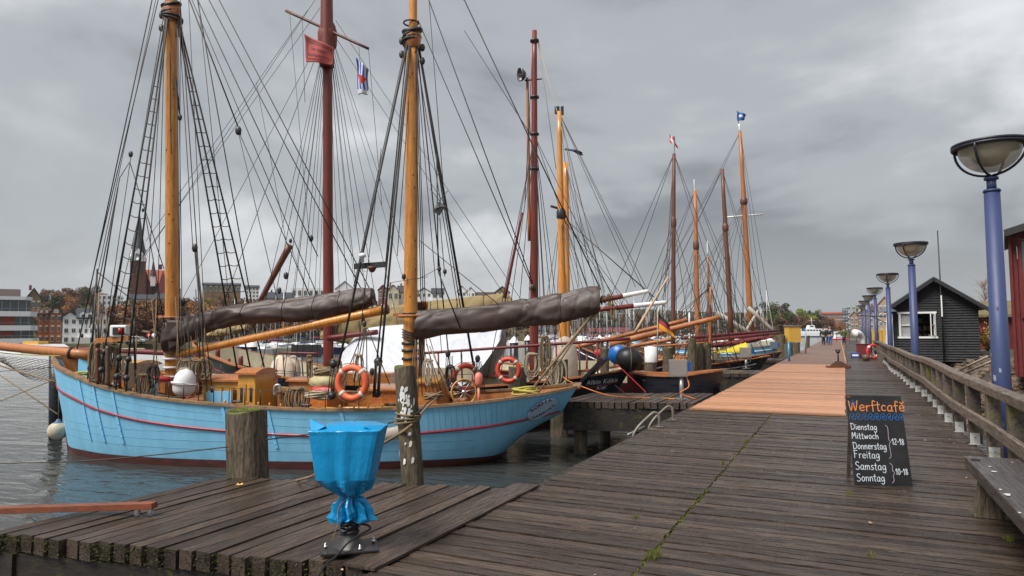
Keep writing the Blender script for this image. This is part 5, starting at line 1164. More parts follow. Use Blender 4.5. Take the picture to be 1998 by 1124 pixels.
# mooring lines
def mline(pts, r, mat, label):
    o = MB().tube(smooth(pts), r, 7).build('mooring_rope', mat); tag(o, label, 'rope'); return o
a = P(795, 815, 7.44); 
mline([P(740, 870, 8.5), P(800, 832, 7.42), P(828, 800, 9.5), P(853, 776, 14.3)], .016, m_rope, 'tan mooring rope running from the leaning post up to the blue stern quarter')
mline([P(758, 826, 9), P(812, 808, 7.44), P(836, 784, 10), P(860, 770, 14.3)], .010, m_tarb, 'thin dark mooring rope from the leaning post to the blue boat')
mline([P(-40, 905, 8.2), P(150, 900, 8.1), P(300, 888, 8), P(445, 872, 7.75)], .007, m_tarb, 'thin rope stretched over the water to the mossy mooring post')
mline([P(520, 858, 7.8), P(600, 848, 9), P(690, 838, 13)], .007, m_tarb, 'thin dark rope from the mossy post to the blue hull')
mline([P(576, 938, 7.6), P(592, 934, 7.3), P(606, 930, 7.15), P(614, 926, 7.1), P(618, 924, 8)], .013, m_rope, 'short frayed rope end lying at the far edge of the front finger pier')
for k in range(3): tag(MB().torus(P(797-k*1.2, 808+k*7, 7.6), .137, .011, (Z+H0*.12*(1-k)).normalized(), 24, 6).build('rope_turn', m_rope), ['upper', 'middle', 'lower'][k]+' turn of rope round the leaning mooring post', 'rope')
# dark pile at the bow
o = MB().tube([P(108, 900, 18.6), P(109, 692, 18.6)], .16, 14).build('dark_pile', m_black); tag(o, 'black tarred pile standing in the water behind the bow of the blue boat', 'pile')
# ================================================================ other ships
def fan(t, top, base, hull_pts, r=.012, mat=m_tarb, name='shroud'):
    for q in hull_pts: rope(top, q, r, mat, t, name)
def simple_hull(t, bow, stern, hb, zs, mats, stripe=None, kz=None, pb=None, zf=1):
    h = Hull(bow, stern, hb, zs=zs, kz=kz or PK, pb=pb or PB, zf=zf); h.build(t, mats, na=36, stripe=stripe, nz=12); return h
ZS2 = [2.5, 2.3, 2.1, 1.8, 1.45, 1.2, 1.2, 1.35, 1.55, 1.7]
PBT = [.0, .40, .60, .83, .96, 1, .97, .86, .70, .56]
KT = [-.7, -.7, -.7, -.7, -.7, -.7, -.7, -.5, -.1, .15]
def ship2():
    bow = HD((400-999)/FPX*23.2, 23.2); stern = HD(229/FPX*20.9, 20.9)
    t = thing('red_masted_ship', 'black hulled sailing ship with dark red masts and white tarpaulin tent, behind the blue boat', 'sailing ship', HD(-3.5, 22, WL))
    h = simple_hull(t, bow, stern, 2.3, ZS2, (m_black, m_boot, m_sparo, m_cream, m_teakd), (.35, m_dred), kz=KT, pb=PBT)
    mt = MB()
    for s, a, dz, sz in (('Albin Köbis', .950, -.27, .185), ('Kiel', .953, -.45, .185)):
        c = h.surf(a, h.sheer(a)+dz, -1); u = (h.surf(a+.03, h.sheer(a)+dz, -1)-h.surf(a-.03, h.sheer(a)+dz, -1)).normalized(); v = (Z-u*Z.dot(u)); v.normalize(); n = u.cross(v)
        tl = MB(); text_mb(tl, s, sz, V((0, 0, 0)), V((1, 0, 0)), V((0, 1, 0)), .004, 1.12); off = len(mt.v); L_ = h.L
        for q in tl.v:
            xx = q.x*cos(.07)-q.y*sin(.07); yy = q.y*cos(.07)+q.x*sin(.07); mt.v.append(h.surf(a+xx/L_, h.sheer(a)+dz+yy, -1)-h.n*(.02+max(0, q.z)*2))
        for f in tl.f: mt.f.append([k+off for k in f]); mt.mi.append(0); mt.r.append(.5); mt.sm.append(False)
    mt.build('name_lettering', m_whiteg, h.hull)
    # masts
    mast(641, 760, 639, 100, 22, .165, .155, m_redmast, t); mast(638, 130, 637, -160, 21.9, .235, .15, m_redmast, t, 'topmast')
    mb = MB(); c = P(639, 70, 22); mb.lathe([(.2, -.5), (.3, -.35), (.32, .1), (.25, .35), (.2, .45)], c, 10); mb.build('hounds', M('rusty_red_fitting', (.25, .055, .02), (.12, .03, .015), 8, rough=.6, bump=.5), t)
    spar(P(558, 21, 22.2), P(719, 95, 21.6), .05, .045, m_spard, t, 'yard')
    mast(1042, 770, 1043, 60, 20.8, .145, .075, m_redmast, t)
    for py in (80, 190, 262, 330): MB().lathe([(.1, -.04), (.14, -.03), (.14, .03), (.1, .04)], P(1043, py, 20.8), 14).build('mast_band', m_iron, t)
    spar(P(1029, 152, 21), P(1033, 470, 20.9), .045, .055, m_sparo, t, 'topmast_pole'); spar(P(1035, 262, 20.8), P(1029, 160, 21), .012, .012, m_iron, t, 'strap')
    dish = P(1017, 146, 20.9); axd = (-F0*.35-H0*.9-Z*.12).normalized()
    mb = MB(); mb.lathe([(.0, -.06), (.03, -.08), (.03, .10), (.09, .10), (.17, .03), (.21, -.06), (.215, -.06), (.18, .05), (.10, .13), (.03, .15), (0, .15)], dish, 22, -axd); mb.build('radar_lamp', M('grey_lamp_shell', (.05, .05, .055), (.12, .12, .13), 5, rough=.3), t)
    spar(P(1024, 157, 20.9), P(1058, 154, 20.8), .03, .02, m_iron, t, 'lamp_arm')
    spar(P(215, 684, 24), P(405, 692, 22.9), .085, .10, m_dred, t, 'bowsprit'); spar(P(-120, 673, 27), P(215, 684, 24), .07, .085, m_dred, t, 'bowsprit')
    spar(P(640, 660, 21.9), P(736, 648, 21.4), .085, .085, m_dred, t, 'boom')
    spar(P(505, 592, 22.3), P(566, 478, 22), .08, .11, m_spard, t, 'gaff'); spar(P(1019, 415, 20.5), P(985, 582, 20.6), .035, .05, m_dred, t, 'gaff')
    block(P(567, 470, 22), t, .10); block(P(607, 465, 22), t, .14)
    # tarpaulin tent over the mizzen boom
    rows = []
    prof = [(650, 690, 655), (700, 658, 752), (760, 650, 760), (830, 640, 762), (900, 632, 762), (960, 634, 755), (1012, 640, 662)]
    mb = MB(); mb.cs = True; n = 12; r_ = random.Random(4); vs = []
    px = [662, 700, 740, 790, 840, 890, 940, 985]; yt = [700, 640, 636, 632, 628, 626, 630, 636]; yb = [745, 757, 760, 760, 760, 758, 752, 660]
    for side in (-1, 1):
        vs = []
        for i in range(8):
            top = P(px[i], yt[i], 22); bot = P(px[i]-(0 if side < 0 else 0), yb[i], 22); 
            for j in range(n+1):
                s = j/n; c = top.lerp(V((top.x, top.y, bot.z)), s)+h.n*side*(.05+2.15*s*(bot.z < top.z)*(min(1, (top.z-bot.z)/1.4)))+V((0, 0, -.05*sin(pi*s)))
                c += h.n*side*.05*sin(i*2.1+j*.9)*s+Z*.03*sin(i*3.3+j); vs.append(c)
        f = [(i*(n+1)+j, i*(n+1)+j+1, (i+1)*(n+1)+j+1, (i+1)*(n+1)+j) for i in range(7) for j in range(n)]
        mb.add(vs, f)
    tent = mb.build('tarpaulin_tent', m_tarp, t); tent.modifiers.new('s', 'SOLIDIFY').thickness = .01; sb = tent.modifiers.new('d', 'SUBSURF'); sb.levels = sb.render_levels = 1
    # khaki furled sail
    fc = [(628, 655, 8, 8), (680, 640, 18, 30), (740, 632, 26, 30), (800, 622, 32, 24), (860, 612, 26, 24), (930, 598, 20, 22), (985, 588, 14, 20), (1000, 590, 5, 8)]
    cover([P(x, y, 22.3) for x, y, a, b in fc], [a*22.3/FPX for x, y, a, b in fc], [b*22.3/FPX for x, y, a, b in fc], 'furled_sail', m_khaki, t, .2, amp=.045, seed=5, wr=9)
    fc = [(405, 655, 6, 5), (430, 648, 9, 9), (455, 643, 9, 9), (480, 640, 6, 6)]; cover([P(x, y, 24) for x, y, a, b in fc], [a*24/FPX for x, y, a, b in fc], [b*24/FPX for x, y, a, b in fc], 'furled_sail', m_khaki, t, .12, amp=.03, seed=6)
    # canvas covers on deck
    for (x, y, w, hh, nm) in ((552, 745, .95, .85, 'canvas_cover'), (572, 740, .5, .75, 'canvas_cover')):
        c = P(x, y, 21.6); mb = MB(); mb.lathe([(w*.55, -.1), (w*.55, hh*.4), (w*.42, hh*.75), (w*.2, hh*.98), (0, hh)], c, 9, Z, sq=(1, .6)); mb.build(nm, m_canvas, t)
    spar(P(545, 688, 21.5), P(622, 690, 21.3), .035, .035, m_dred, t, 'pin_rail'); 
    for x in (535, 552, 588, 600): rope(P(x, 690, 21.4), P(x+random.uniform(-6, 6), 745, 21.2), .02, m_tar, t, 'chain')
    hank(P(605, 692, 21.2), .15, .5, 4, .016, m_rope, t)
    spar(P(815, 690, 19.9), P(1230, 661, 18.9), .04, .045, m_dred, t, 'guard_rail')
    for x in (855, 900, 1085, 1130, 1165): MB().tube([P(x, 690-(x-815)*.07, 19.8), P(x+2, 750, 19.8)], .025, 6).build('rail_post', m_dred, t)
    MB().beam(P(1130, 752, 19.6), P(1180, 700, 19.2), .35, .09).build('rudder_head', m_black, t)
    MB().box(P(700, 735, 20.2)-Z*.05, 2.2, .8, .35, h.t, h.n).build('deckhouse', m_teak, t); MB().box(P(880, 728, 20.6), 1.6, .9, .35, h.t, h.n).build('deckhouse', m_cream, t)
    MB().box(P(430, 745, 21.6), 2.2, .6, .5, h.t, h.n).build('deckhouse', m_cream, t)
    for (x, y, d) in ((445, 720, 21.5), (425, 700, 21.8), (470, 715, 21.4)): spar(P(x, y+40, d), P(x, y-20, d), .08, .07, m_dred, t, 'bitt')
    spar(P(440, 734, 21), P(640, 752, 20.6), .04, .04, m_sparo, t, 'rail'); spar(P(640, 752, 20.6), P(850, 757, 20.3), .04, .04, m_sparo, t, 'rail')
    for k in range(12): x = 430+k*36; MB().tube([P(x, 760, 20.4), P(x, 728, 20.4)], .014, 5).build('stanchion', m_iron, t)
    for y in (728, 741): rope(P(430, y, 20.4), P(826, y+2, 20.3), .008, m_tar, t, 'guard_wire')
    MB().box(P(598, 685, 30), 1.3, .1, .55, H0, F0).build('black_screen', m_iron, t)
    # rigging
    top = P(640, 70, 22)
    for x, y, d, r in ((515, 600, 20.4, .010), (505, 745, 20.4, .012), (530, 745, 20.4, .012), (553, 745, 20.3, .012), (574, 745, 20.3, .012), (592, 690, 22, .009), (606, 740, 22, .009), (390, 715, 22.6, .012), (300, 690, 23.4, .010),
                       (690, 745, 23.8, .012), (715, 745, 23.8, .012), (738, 745, 23.8, .012), (760, 740, 23.8, .012), (668, 700, 22, .008), (655, 740, 22, .010), (840, 640, 21.6, .010), (1000, 600, 21.2, .010), (560, 660, 22, .008), (618, 740, 22, .009), (650, 720, 21.8, .009), (700, 640, 22, .008), (790, 690, 22, .009), (830, 690, 22, .008)): rope(top+H0*(x-640)*.0006, P(x, y, d), r*.85, m_tarb if (x % 2) else m_tar, t, 'shroud')
    for (a, b) in (((628, -20, 22), (283, 500, 23)), ((650, -20, 22), (265, 520, 23)), ((600, 20, 22), (285, 470, 23)), ((700, 92, 21.6), (708, 180, 21.6)), ((590, 40, 22), (595, 200, 22)), ((565, 25, 22), (604, 470, 22)), ((719, 95, 21.6), (745, 400, 21.6)), ((655, 40, 22), (1020, 590, 21)), ((560, 480, 22), (500, 160, 22.3)), ((566, 478, 22), (610, 590, 22))): rope(P(*a), P(*b), .008, m_tar, t, 'halyard')
    top = P(1043, 265, 20.8)
    for x, y, d in ((985, 590, 20.8), (950, 740, 19.5), (975, 745, 19.5), (1000, 740, 19.4), (1070, 700, 22), (1088, 720, 22.3), (1105, 740, 22.3), (1150, 570, 20.4), (1210, 610, 20.2), (1056, 650, 20.8), (1030, 650, 20.8), (1062, 600, 20.8)): rope(top, P(x, y, d), .011, m_tar, t, 'shroud')
    for a, b in (((1049, 75, 20.8), (1085, 330, 21)), ((1049, 75, 20.8), (1180, 570, 21)), ((1040, 80, 20.8), (1024, 400, 20.8)), ((906, 60, 22), (1035, 262, 20.8))): rope(P(*a), P(*b), .011, m_ropew if a[0] == 1049 else m_tar, t, 'halyard')
    MB().lathe([(0, -.03), (.1, -.03), (.07, 0), (.1, .03), (0, .03)], P(1038, 561, 20.6), 14, F0).build('sheave', m_rope, t)
    return t
ship2()
# flags
def flag(pts, W, Hh, loc, draw, mats, name, label, th=.012, parent=None):
    # cloth grid: pts(u, v) gives the world point of the cloth
    nu, nv = 28, 20; mb = MB(); mb.cs = True; vs = [pts(i/nu, j/nv) for i in range(nu+1) for j in range(nv+1)]
    mb.v = vs
    for i in range(nu):
        for j in range(nv):
            mb.f.append([i*(nv+1)+j, (i+1)*(nv+1)+j, (i+1)*(nv+1)+j+1, i*(nv+1)+j+1]); mb.mi.append(draw((i+.5)/nu, (j+.5)/nv)); mb.r.append(.5); mb.sm.append(True)
    o = mb.build(name, mats, parent); s = o.modifiers.new('s', 'SOLIDIFY'); s.thickness = th
    if label: tag(o, label, 'flag')
    return o
def quadf(c, wob=.08, d=None):      # c: tl, tr, br, bl world corners, u to the right, v down
    tl, tr, br, bl = c
    def f(u, v): return tl.lerp(tr, u).lerp(bl.lerp(br, u), v)+F0*wob*sin(u*7+v*2)+H0*wob*.3*sin(v*6+u*3)-Z*.12*wob*10*.15*sin(u*pi)
    return f
m_fred = M('faded_red_cloth', (.45, .085, .075), (.38, .07, .06), 3, rough=.8); m_fdark = M('dark_print', (.12, .03, .035)); m_fblue = M('flag_blue', (.03, .08, .35), rough=.8); m_fw = M('flag_white', (.62, .64, .70), rough=.8)
m_fr = M('flag_red', (.55, .03, .03), rough=.8); m_fg = M('flag_gold', (.75, .33, .02), rough=.8); m_fk = M('flag_black', (.015, .015, .015), rough=.8); m_navy = M('flag_navy', (.015, .02, .12), rough=.8); m_fsky = M('flag_sky_blue', (.01, .12, .42), rough=.8)
D = 21.5
fc = quadf([P(593, 66, D), P(652, 94, D), P(648, 126, D), P(597, 120, D)], .05)
fo = flag(fc, 0, 0, None, lambda u, v: 0, [m_fred], 'banner', 'faded red banner with dark lettering high on the red mast')
mt = MB()
for s, vv, sz in (('Seenotrettung', .22, .155), ('ist kein', .48, .19), ('Verbrechen', .74, .19)):
    tl = MB(); text_mb(tl, s, 1.0, V((0, 0, 0)), V((1, 0, 0)), V((0, 1, 0)), 0); 
    for q in tl.v:
        u_ = min(.98, max(.02, .5+q.x*sz)); v_ = min(.97, vv-q.y*sz*.95); mt.v.append(fc(u_, v_)-F0*.03)
    off = len(mt.v)-len(tl.v)
    for f in tl.f: mt.f.append([k+off for k in f]); mt.mi.append(0); mt.r.append(.5); mt.sm.append(False)
for (u0, v0, u1, v1) in ((.06, .07, .94, .1), (.06, .84, .94, .87), (.06, .07, .075, .87), (.925, .07, .94, .87)):
    n = 12; vs = []
    for i in range(n+1): u_ = lerp(u0, u1, i/n) if u1-u0 > .1 else None; 
    if u1-u0 > .1: a = [fc(lerp(u0, u1, i/n), v0)-F0*.03 for i in range(n+1)]; b = [fc(lerp(u0, u1, i/n), v1)-F0*.03 for i in range(n+1)]
    else: a = [fc(u0, lerp(v0, v1, i/n))-F0*.03 for i in range(n+1)]; b = [fc(u1, lerp(v0, v1, i/n))-F0*.03 for i in range(n+1)]
    mt.add(a+b, [(i, i+1, n+1+i+1, n+1+i) for i in range(n)])
mt.build('lettering', m_fdark, fo)
def dstripe(u, v):
    if v > .86: return 2
    if .42 < v < .70 and abs(u-.5) < .42*(1-(v-.42)/.28): return 1
    return 0 if int(u*7) % 2 == 0 else 2
flag(quadf([P(694, 112, D), P(718, 135, D), P(717, 184, D), P(699, 184, D)], .06), 0, 0, None, dstripe, [m_fblue, m_fr, m_fw], 'striped_flag', 'blue and white striped flag with a red triangle pointing down')
fo = flag(quadf([P(1284, 609, 19), P(1306, 634, 18.9), P(1318, 660, 18.9), P(1284, 640, 19)], .05), 0, 0, None, lambda u, v: 0 if v < .30 else (1 if v < .62 else 2), [m_fk, M('flag_crimson', (.32, .025, .05), rough=.8), m_fg], 'german_flag', 'black red and gold flag hanging limp on a leaning staff')
o = MB().tube([P(1283, 705, 19), P(1283, 604, 19)], .016, 6).build('flag_staff', m_ropew); tag(o, 'thin pale staff carrying the black red and gold flag', 'flagstaff')
flag(quadf([P(1437, 216, 55), P(1456, 224, 55), P(1452, 234, 55), P(1440, 236, 55)], .1), 0, 0, None, lambda u, v: 1 if (.3 < v < .6 and .3 < u < .75) else 0, [m_fsky, m_fw], 'blue_flag', 'small bright blue flag at the tallest far masthead', .03)
flag(quadf([P(1306, 262, 36), P(1316, 270, 36), P(1324, 290, 36), P(1308, 278, 36)], .06), 0, 0, None, lambda u, v: 1 if (abs(v-.5) < .12 or abs(u-.35) < .1) else 0, [m_fr, m_fw], 'small_flag', 'small red flag with a white cross blowing at a far masthead', .02)
flag(quadf([P(1103, 287, 28), P(1137, 297, 28), P(1137, 303, 28), P(1103, 292, 28)], .1), 0, 0, None, lambda u, v: 0, [m_navy], 'pennant', 'narrow dark navy pennant beside the twin orange masts', .02)

def ship3():
    bow = HD((760-999)/FPX*31, 31); stern = HD((1310-999)/FPX*28, 28)
    t = thing('orange_masted_ship', 'cream railed sailing ship with twin orange wooden masts and red and white spars', 'sailing ship', HD(1, 29, WL))
    h = simple_hull(t, bow, stern, 2.2, ZS2, (m_dred, m_boot, m_sparo, m_cream, m_teakd), (.3, m_white), kz=KT, pb=PBT)
    mast(1100, 760, 1091, 218, 28, .19, .10, m_spar, t); mast(1107, 700, 1104, 318, 29.5, .15, .11, m_spar, t)
    mb = MB(); mb.lathe([(.12, -.2), (.2, -.1), (.2, .15), (.12, .3)], P(1095, 420, 28), 10); mb.build('hounds', m_iron, t)
    spar(P(1074, 402, 28), P(1094, 408, 28), .05, .05, m_iron, t, 'spreader'); mb = MB(); mb.box(P(1087, 215, 28), .2, .12, .3, H0, F0); mb.box(P(1097, 216, 28), .12, .1, .35, H0, F0); mb.build('masthead_lights', m_iron, t)
    for (a, b, c) in (((1165, 588, 25), (1215, 578, 25), (1265, 568, 25)), ((1170, 604, 25), (1236, 597, 25), (1300, 590, 25))):
        spar(P(*a), P(*b), .09, .09, m_redmast, t, 'boom'); spar(P(*b), P(*c), .092, .075, m_whiteg, t, 'boom_tip')
    spar(P(1120, 678, 25.5), P(1340, 624, 25), .085, .07, m_sparo, t, 'gaff'); spar(P(1190, 672, 24.5), P(1402, 619, 24), .12, .08, m_sparo, t, 'boom'); spar(P(1230, 676, 24.2), P(1310, 662, 24), .07, .07, m_sparo, t, 'spar')
    spar(P(1238, 650, 24), P(1304, 540, 24), .05, .03, M('pale_spar', (.6, .42, .28)), t, 'flag_gaff')
    c = P(1103, 735, 22.4); mb = MB(); mb.lathe([(.42, -.1), (.44, .4), (.38, .9), (.2, 1.25), (0, 1.32)], c, 10, Z); mb.build('canvas_cover', m_canvas, t)
    top = P(1094, 420, 28)
    for x, y, d in ((1150, 740, 26), (1170, 740, 26), (1190, 735, 26), (1210, 735, 26), (1120, 745, 26), (1240, 640, 30.4), (1262, 640, 30.4), (1060, 740, 30), (1040, 740, 30), (1080, 740, 30), (1300, 600, 28), (1275, 580, 28)): rope(top, P(x, y, d), .012, m_tarb, t, 'shroud')
    for x, y in ((1185, 600), (1260, 575), (1300, 640), (1130, 560), (1150, 520), (1240, 560)): rope(P(1092, 222, 28), P(x, y, 27), .011, m_tarb, t, 'stay')
    for x, y in ((1160, 640), (1180, 640), (1200, 660), (1220, 610)): rope(P(1105, 330, 29), P(x, y, 28.5), .010, m_tarb, t, 'halyard')
    for k in range(5): MB().tube([P(1118+k*27, 738, 23.6), P(1118+k*27, 690, 23.6)], .035, 6).build('rail_post', m_dred, t)
    MB().box(P(1150, 725, 24), 2.6, .1, .75, h.t, h.n).build('cream_panel', m_cream, t)
    hank(P(1178, 680, 23.4), .2, .5, 4, .016, m_rope, t)
    for x, y in ((1168, 660), (1190, 580), (1194, 592)): hank(P(x, y, 25), .18, .7, 4, .018, m_rope, t)
    return t
ship3()
c = P(1228, 700, 19.2); t = thing('boat_fender_bag', 'big black rubber balloon fender hanging behind the black stern', 'fender', c)
MB().lathe([(0, -.36), (.2, -.32), (.32, -.15), (.34, .02), (.28, .2), (.15, .34), (.06, .42), (0, .44)], c, 22, (F0*.2+H0*.8-Z*.15).normalized()).build('bag', m_rubber, t); MB().torus(c, .345, .012, H0, 24, 5).build('strap', m_rope, t)
c = P(1208, 692, 19.6); t = thing('blue_drum', 'bright blue plastic drum behind the black balloon fender', 'drum', c)
MB().lathe([(0, -.28), (.24, -.27), (.27, -.2), (.27, .2), (.24, .27), (0, .28)], c, 20, (F0*.9+H0*.4).normalized()).build('drum', M('drum_blue', (.01, .13, .45), rough=.35), t); MB().torus(c, .275, .012, (F0*.9+H0*.4), 20, 5).build('strap', m_rope, t)
c = P(1170, 690, 23); t = thing('red_life_ring', 'small red fender float beside the rope hank above the black stern', 'fender', c)
MB().lathe([(0, -.2), (.12, -.15), (.14, 0), (.12, .12), (0, .2)], c, 14, (H0+Z*-.4).normalized()).build('float', m_ringr, t)
# dark rowing boat behind the second finger pier
def rowboat(bow, stern, hb, hullm, inm, label, group=None, zs=.55, name='rowing_boat', zr=None):
    t = thing(name, label, 'rowing boat', V(((bow.x+stern.x)/2, (bow.y+stern.y)/2, WL)), group)
    ZR = zr or [q*zs for q in (1.5, 1.42, 1.35, 1.2, 1.05, 1.0, 1.0, 1.05, 1.12, 1.2)]; KR = [-.1]*9+[-.05]; PBR = [0, .42, .6, .82, .96, 1, .97, .88, .74, .66]
    h = Hull(bow, stern, hb, zs=ZR, kz=KR, pb=PBR); h.build(t, (hullm, hullm, m_sparo, inm, inm), na=24, nz=8)
    for a in (.3, .55, .8): MB().box(h.pt(a, 0, h.sheer(a)-.12), .22, h.beam(a)*1.9, .03, h.t, h.n).build('thwart', m_teak, t)
    return h, t
rowboat(P(1388, 750, 19.2), P(1238, 750, 19.9), .6, m_black, m_teakd, 'black rowing boat with varnished gunwale behind the second finger pier', zr=[1.66, 1.64, 1.62, 1.58, 1.54, 1.52, 1.52, 1.53, 1.55, 1.56])
# ------------------ furniture of the finger piers
def ebox(px0, px1, pyt, pyb, base, mat, label, d):
    b = G(*base); d = (b-CP).dot(F0); t = thing('power_box', label, 'electric box', b, None); a, c = P(px0, pyt, d), P(px1, pyb, d)
    bx = MB().box((a+c)/2, (c-a).dot(H0), .18, a.z-c.z, H0, F0).build('cabinet', mat, t, bevel=.006); MB().box(((a+c)/2)-F0*.095, (c-a).dot(H0)*.86, .006, (a.z-c.z)*.86, H0, F0).build('door', mat, bx)
    m = (a+c)/2; MB().box(m+H0*((c-a).dot(H0)/2+.05)+Z*.04, .08, .12, .2, H0, F0).build('socket', M('socket_blue', (.01, .10, .40), rough=.4), bx)
    MB().tube([V((b.x, b.y, 0)), V((b.x, b.y, c.z-.02))], .05, 12).build('post', m_iron if mat is m_greybox else m_steel, t); MB().box(b+Z*.01, .26, .26, .016, H0, F0).build('base_plate', m_steel, t)
    MB().tube(smooth([V((b.x, b.y, c.z))+H0*.12, b+H0*.15+Z*.3-F0*.1, b-H0*.05+Z*.15-F0*.1, b+H0*.3+Z*.01-F0*.1]), .014, 6).build('cable', m_ropeo if 'largest' in label else m_rubber, t)
ebox(1306, 1340, 702, 735, (1330, 779), m_steelbox, 'largest stainless power box on a post on the second finger pier', 16)
ebox(1444, 1465, 678, 698, (1456, 719), m_steelbox, 'grey metal power box on the third finger pier beside the yellow boat cover', 28)
ebox(1503, 1517, 667, 681, (1510, 700), m_greybox, 'blue grey power box beside the yellow cabinet posts', 38)
pts = [G(1328, 780)+F0*.2, G(1260, 776), P(1190, 772, 16.2), P(1120, 748, 17.5), P(1098, 735, 17.9), P(1082, 715, 18)]; mline(pts, .014, m_ropeo, 'orange cable lying across the second finger pier to the rope draped post')
mline([P(1200, 752, 17.6), P(1260, 795, 15.2), P(1302, 790, 15.1)], .009, m_tar, 'thin black line sagging below the second finger pier edge')
mline([P(1205, 712, 19), P(1255, 760, 17.7), P(1258, 765, 17.6)], .008, m_fr, 'thin red line hanging from the black stern')
# bent-tube ladder rail
lb = G(1262, 836); t = thing('ladder_handrail', 'grey bent tube ladder handrail at the pier edge near the second finger pier', 'ladder rail', lb)
for q, nm in ((V((-2.80, 11.3, 0)), 'a'), (V((-2.80, 12.3, 0)), 'b')):
    MB().tube(smooth([q+V((0, 0, 0)), q+V((-.01, 0, .17)), q+V((-.04, 0, .23)), q+V((-.13, -.06, .21)), q+V((-.36, -.3, -.1)), q+V((-.38, -.3, -.6))], 8), .024, 10).build('hand_tube', m_tube, t)
    MB().box(q+Z*.012, .12, .12, .012).build('foot_plate', m_chrome, t)
for k in range(4): MB().tube([V((-3.25, 11.0, -.1-.28*k)), V((-3.25, 12.0, -.1-.28*k))], .018, 8).build('rung', m_steelbox, t)
# posts farther along
for (x, yb, yt, d, r, lb) in ((1269, 738, 676, 21, .19, 'mooring post with white painted top right of the balloon fender'), (1303, 735, 678, 22, .16, 'green mossy mooring post between white topped post and steel box'), (1350, 722, 660, 27, .17, 'narrow bright green mossy mooring post'), (1362, 725, 670, 27.5, .22, 'left post of a brown post cluster by the third finger pier'), (1378, 725, 671, 27.8, .22, 'right post of a brown post cluster by the third finger pier'), (1180, 735, 680, 22, .14, 'thin green post behind the black stern'), (1524, 698, 655, 44, .28, 'left dark post under the yellow cabinet'), (1538, 700, 672, 43, .28, 'middle dark post under the yellow cabinet'), (1553, 690, 668, 46, .28, 'right dark post under the yellow cabinet'), (1575, 680, 655, 60, .2, 'slim post at the pier edge beyond the yellow cabinet')):
    t_, top = post(basept(x, yb, d, x, yt, -3), r, lb, 14)
    if 'white painted' in lb: MB().lathe([(r*1.04, -.48), (r*1.05, -.46), (r*1.03, -.01), (0, .01)], top, 14).build('white_paint_cap', m_white, t_)
# yellow cabinet
a, b = P(1534, 637, 44), P(1559, 667, 44); t = thing('yellow_cabinet', 'yellow boarded cabinet with grey lid on dark mooring posts at the pier edge', 'cabinet', (a+b)/2)
w = (b-a).dot(H0); mb = MB()
for k in range(8): mb.box(a.lerp(b, .5)+H0*(w*((k+.5)/8-.5))-Z*0, w/8-.012, .7, a.z-b.z, H0, F0, rnd=random.random())
mb.build('boarded_body', m_yell, t); MB().box(a.lerp(b, .5)+Z*((a.z-b.z)/2+.04), w+.1, .8, .08, H0, F0).build('lid', m_steel, t)
q = G(1540, 706); o = MB().tube([q, q+Z*.95], .05, 12).build('blue_pipe', m_cyanp); tag(o, 'bright blue upright pipe at the pier edge near the yellow cabinet', 'pipe')
q = G(1572, 690); o = MB().tube([q, P(1572, 645, (q-CP).dot(F0))], .04, 8).build('pale_pole', M('pale_blue_grey', (.3, .36, .42))); tag(o, 'slim pale blue pole at the pier edge beyond the yellow cabinet', 'pole')
# trestle with small anchor, beam
q = G(1637, 719); t = thing('anchor_stand', 'small dark wooden stand with an iron post in the middle of the pier', 'stand', q)
mb = MB(); mb.prism([(-.42, 0), (.42, 0), (.3, .16), (.1, .3), (-.1, .3), (-.3, .16)], H0, Z, q+F0*.0, F0*.08); mb.build('foot', m_teakd, t); MB().box(q+Z*.06+F0*.04, .9, .3, .1, H0, F0).build('base_board', m_spard, t)
mb = MB(); mb.tube([q+Z*.3+F0*.04, q+Z*.66+F0*.04], .03, 8); mb.ball(q+Z*.68+F0*.04, .08, 10); mb.box(q+Z*.74+F0*.04, .2, .06, .05, H0, F0); mb.build('post_head', m_iron, t)
a = G(1648, 712); b = G(1641, 672); o = MB().beam(a+Z*.1+V((.04, 0, 0)), b+Z*.32, .07, .16).build('timber_plank', m_mat); tag(o, 'long orange timber plank lying along the middle of the pier', 'plank')
# clutter on the pier near the hut
q = G(1686, 698); t = thing('dark_red_locker', 'dark red metal locker standing on the pier before the row of lamps', 'locker', q); MB().box(q+V((0, .4, .37)), .72, .8, .72).build('body', m_dred, t, bevel=.015); MB().box(q+V((0, .4, .75)), .78, .86, .035).build('lid', m_dred, t)
q = G(1682, 690); c = P(1683, 668, 42); t = thing('ventilation_cowl', 'white ship ventilation cowl rising behind the dark red locker', 'ventilator', V((c.x, c.y, 0)))
pts = smooth([V((c.x, c.y, .0)), V((c.x, c.y, .85)), V((c.x-.03, c.y-.05, 1.1)), V((c.x-.2, c.y-.2, 1.3)), V((c.x-.42, c.y-.4, 1.32))], 6); n = len(pts); MB().tube(pts, [.17 if i < n*.5 else lerp(.17, .27, (i-n*.5)/(n*.5)) for i in range(n)], 18).build('cowl', m_whiteg, t)
MB().lathe([(.0, 0), (.24, .0), (.24, .01), (0, .012)], pts[-1], 18, (pts[-1]-pts[-3])).build('mouth', m_white, t)
q = G(1704, 702); t = thing('life_ring', 'red and white life ring leaning on a small stand beside the railing near the hut', 'life ring', q+Z*.42)
MB().torus(q+Z*.42, .33, .07, (F0+H0*-.2).normalized(), 30, 10).build('ring', m_ringr, t)
for k in range(4):
    a_ = pi/4+k*pi/2; MB().torus(q+Z*.42, .33, .074, (F0+H0*-.2).normalized(), 4, 10, a0=a_-.12, a1=a_+.12).build('band', m_whiteg, t)
q2 = q+V((.42, .1, 0)); o = MB().box(q2+Z*.35, .5, .3, .7).build('planter_stand', m_teakd, bevel=.02); tag(o, 'low brown wooden stand behind the red and white life ring', 'stand')
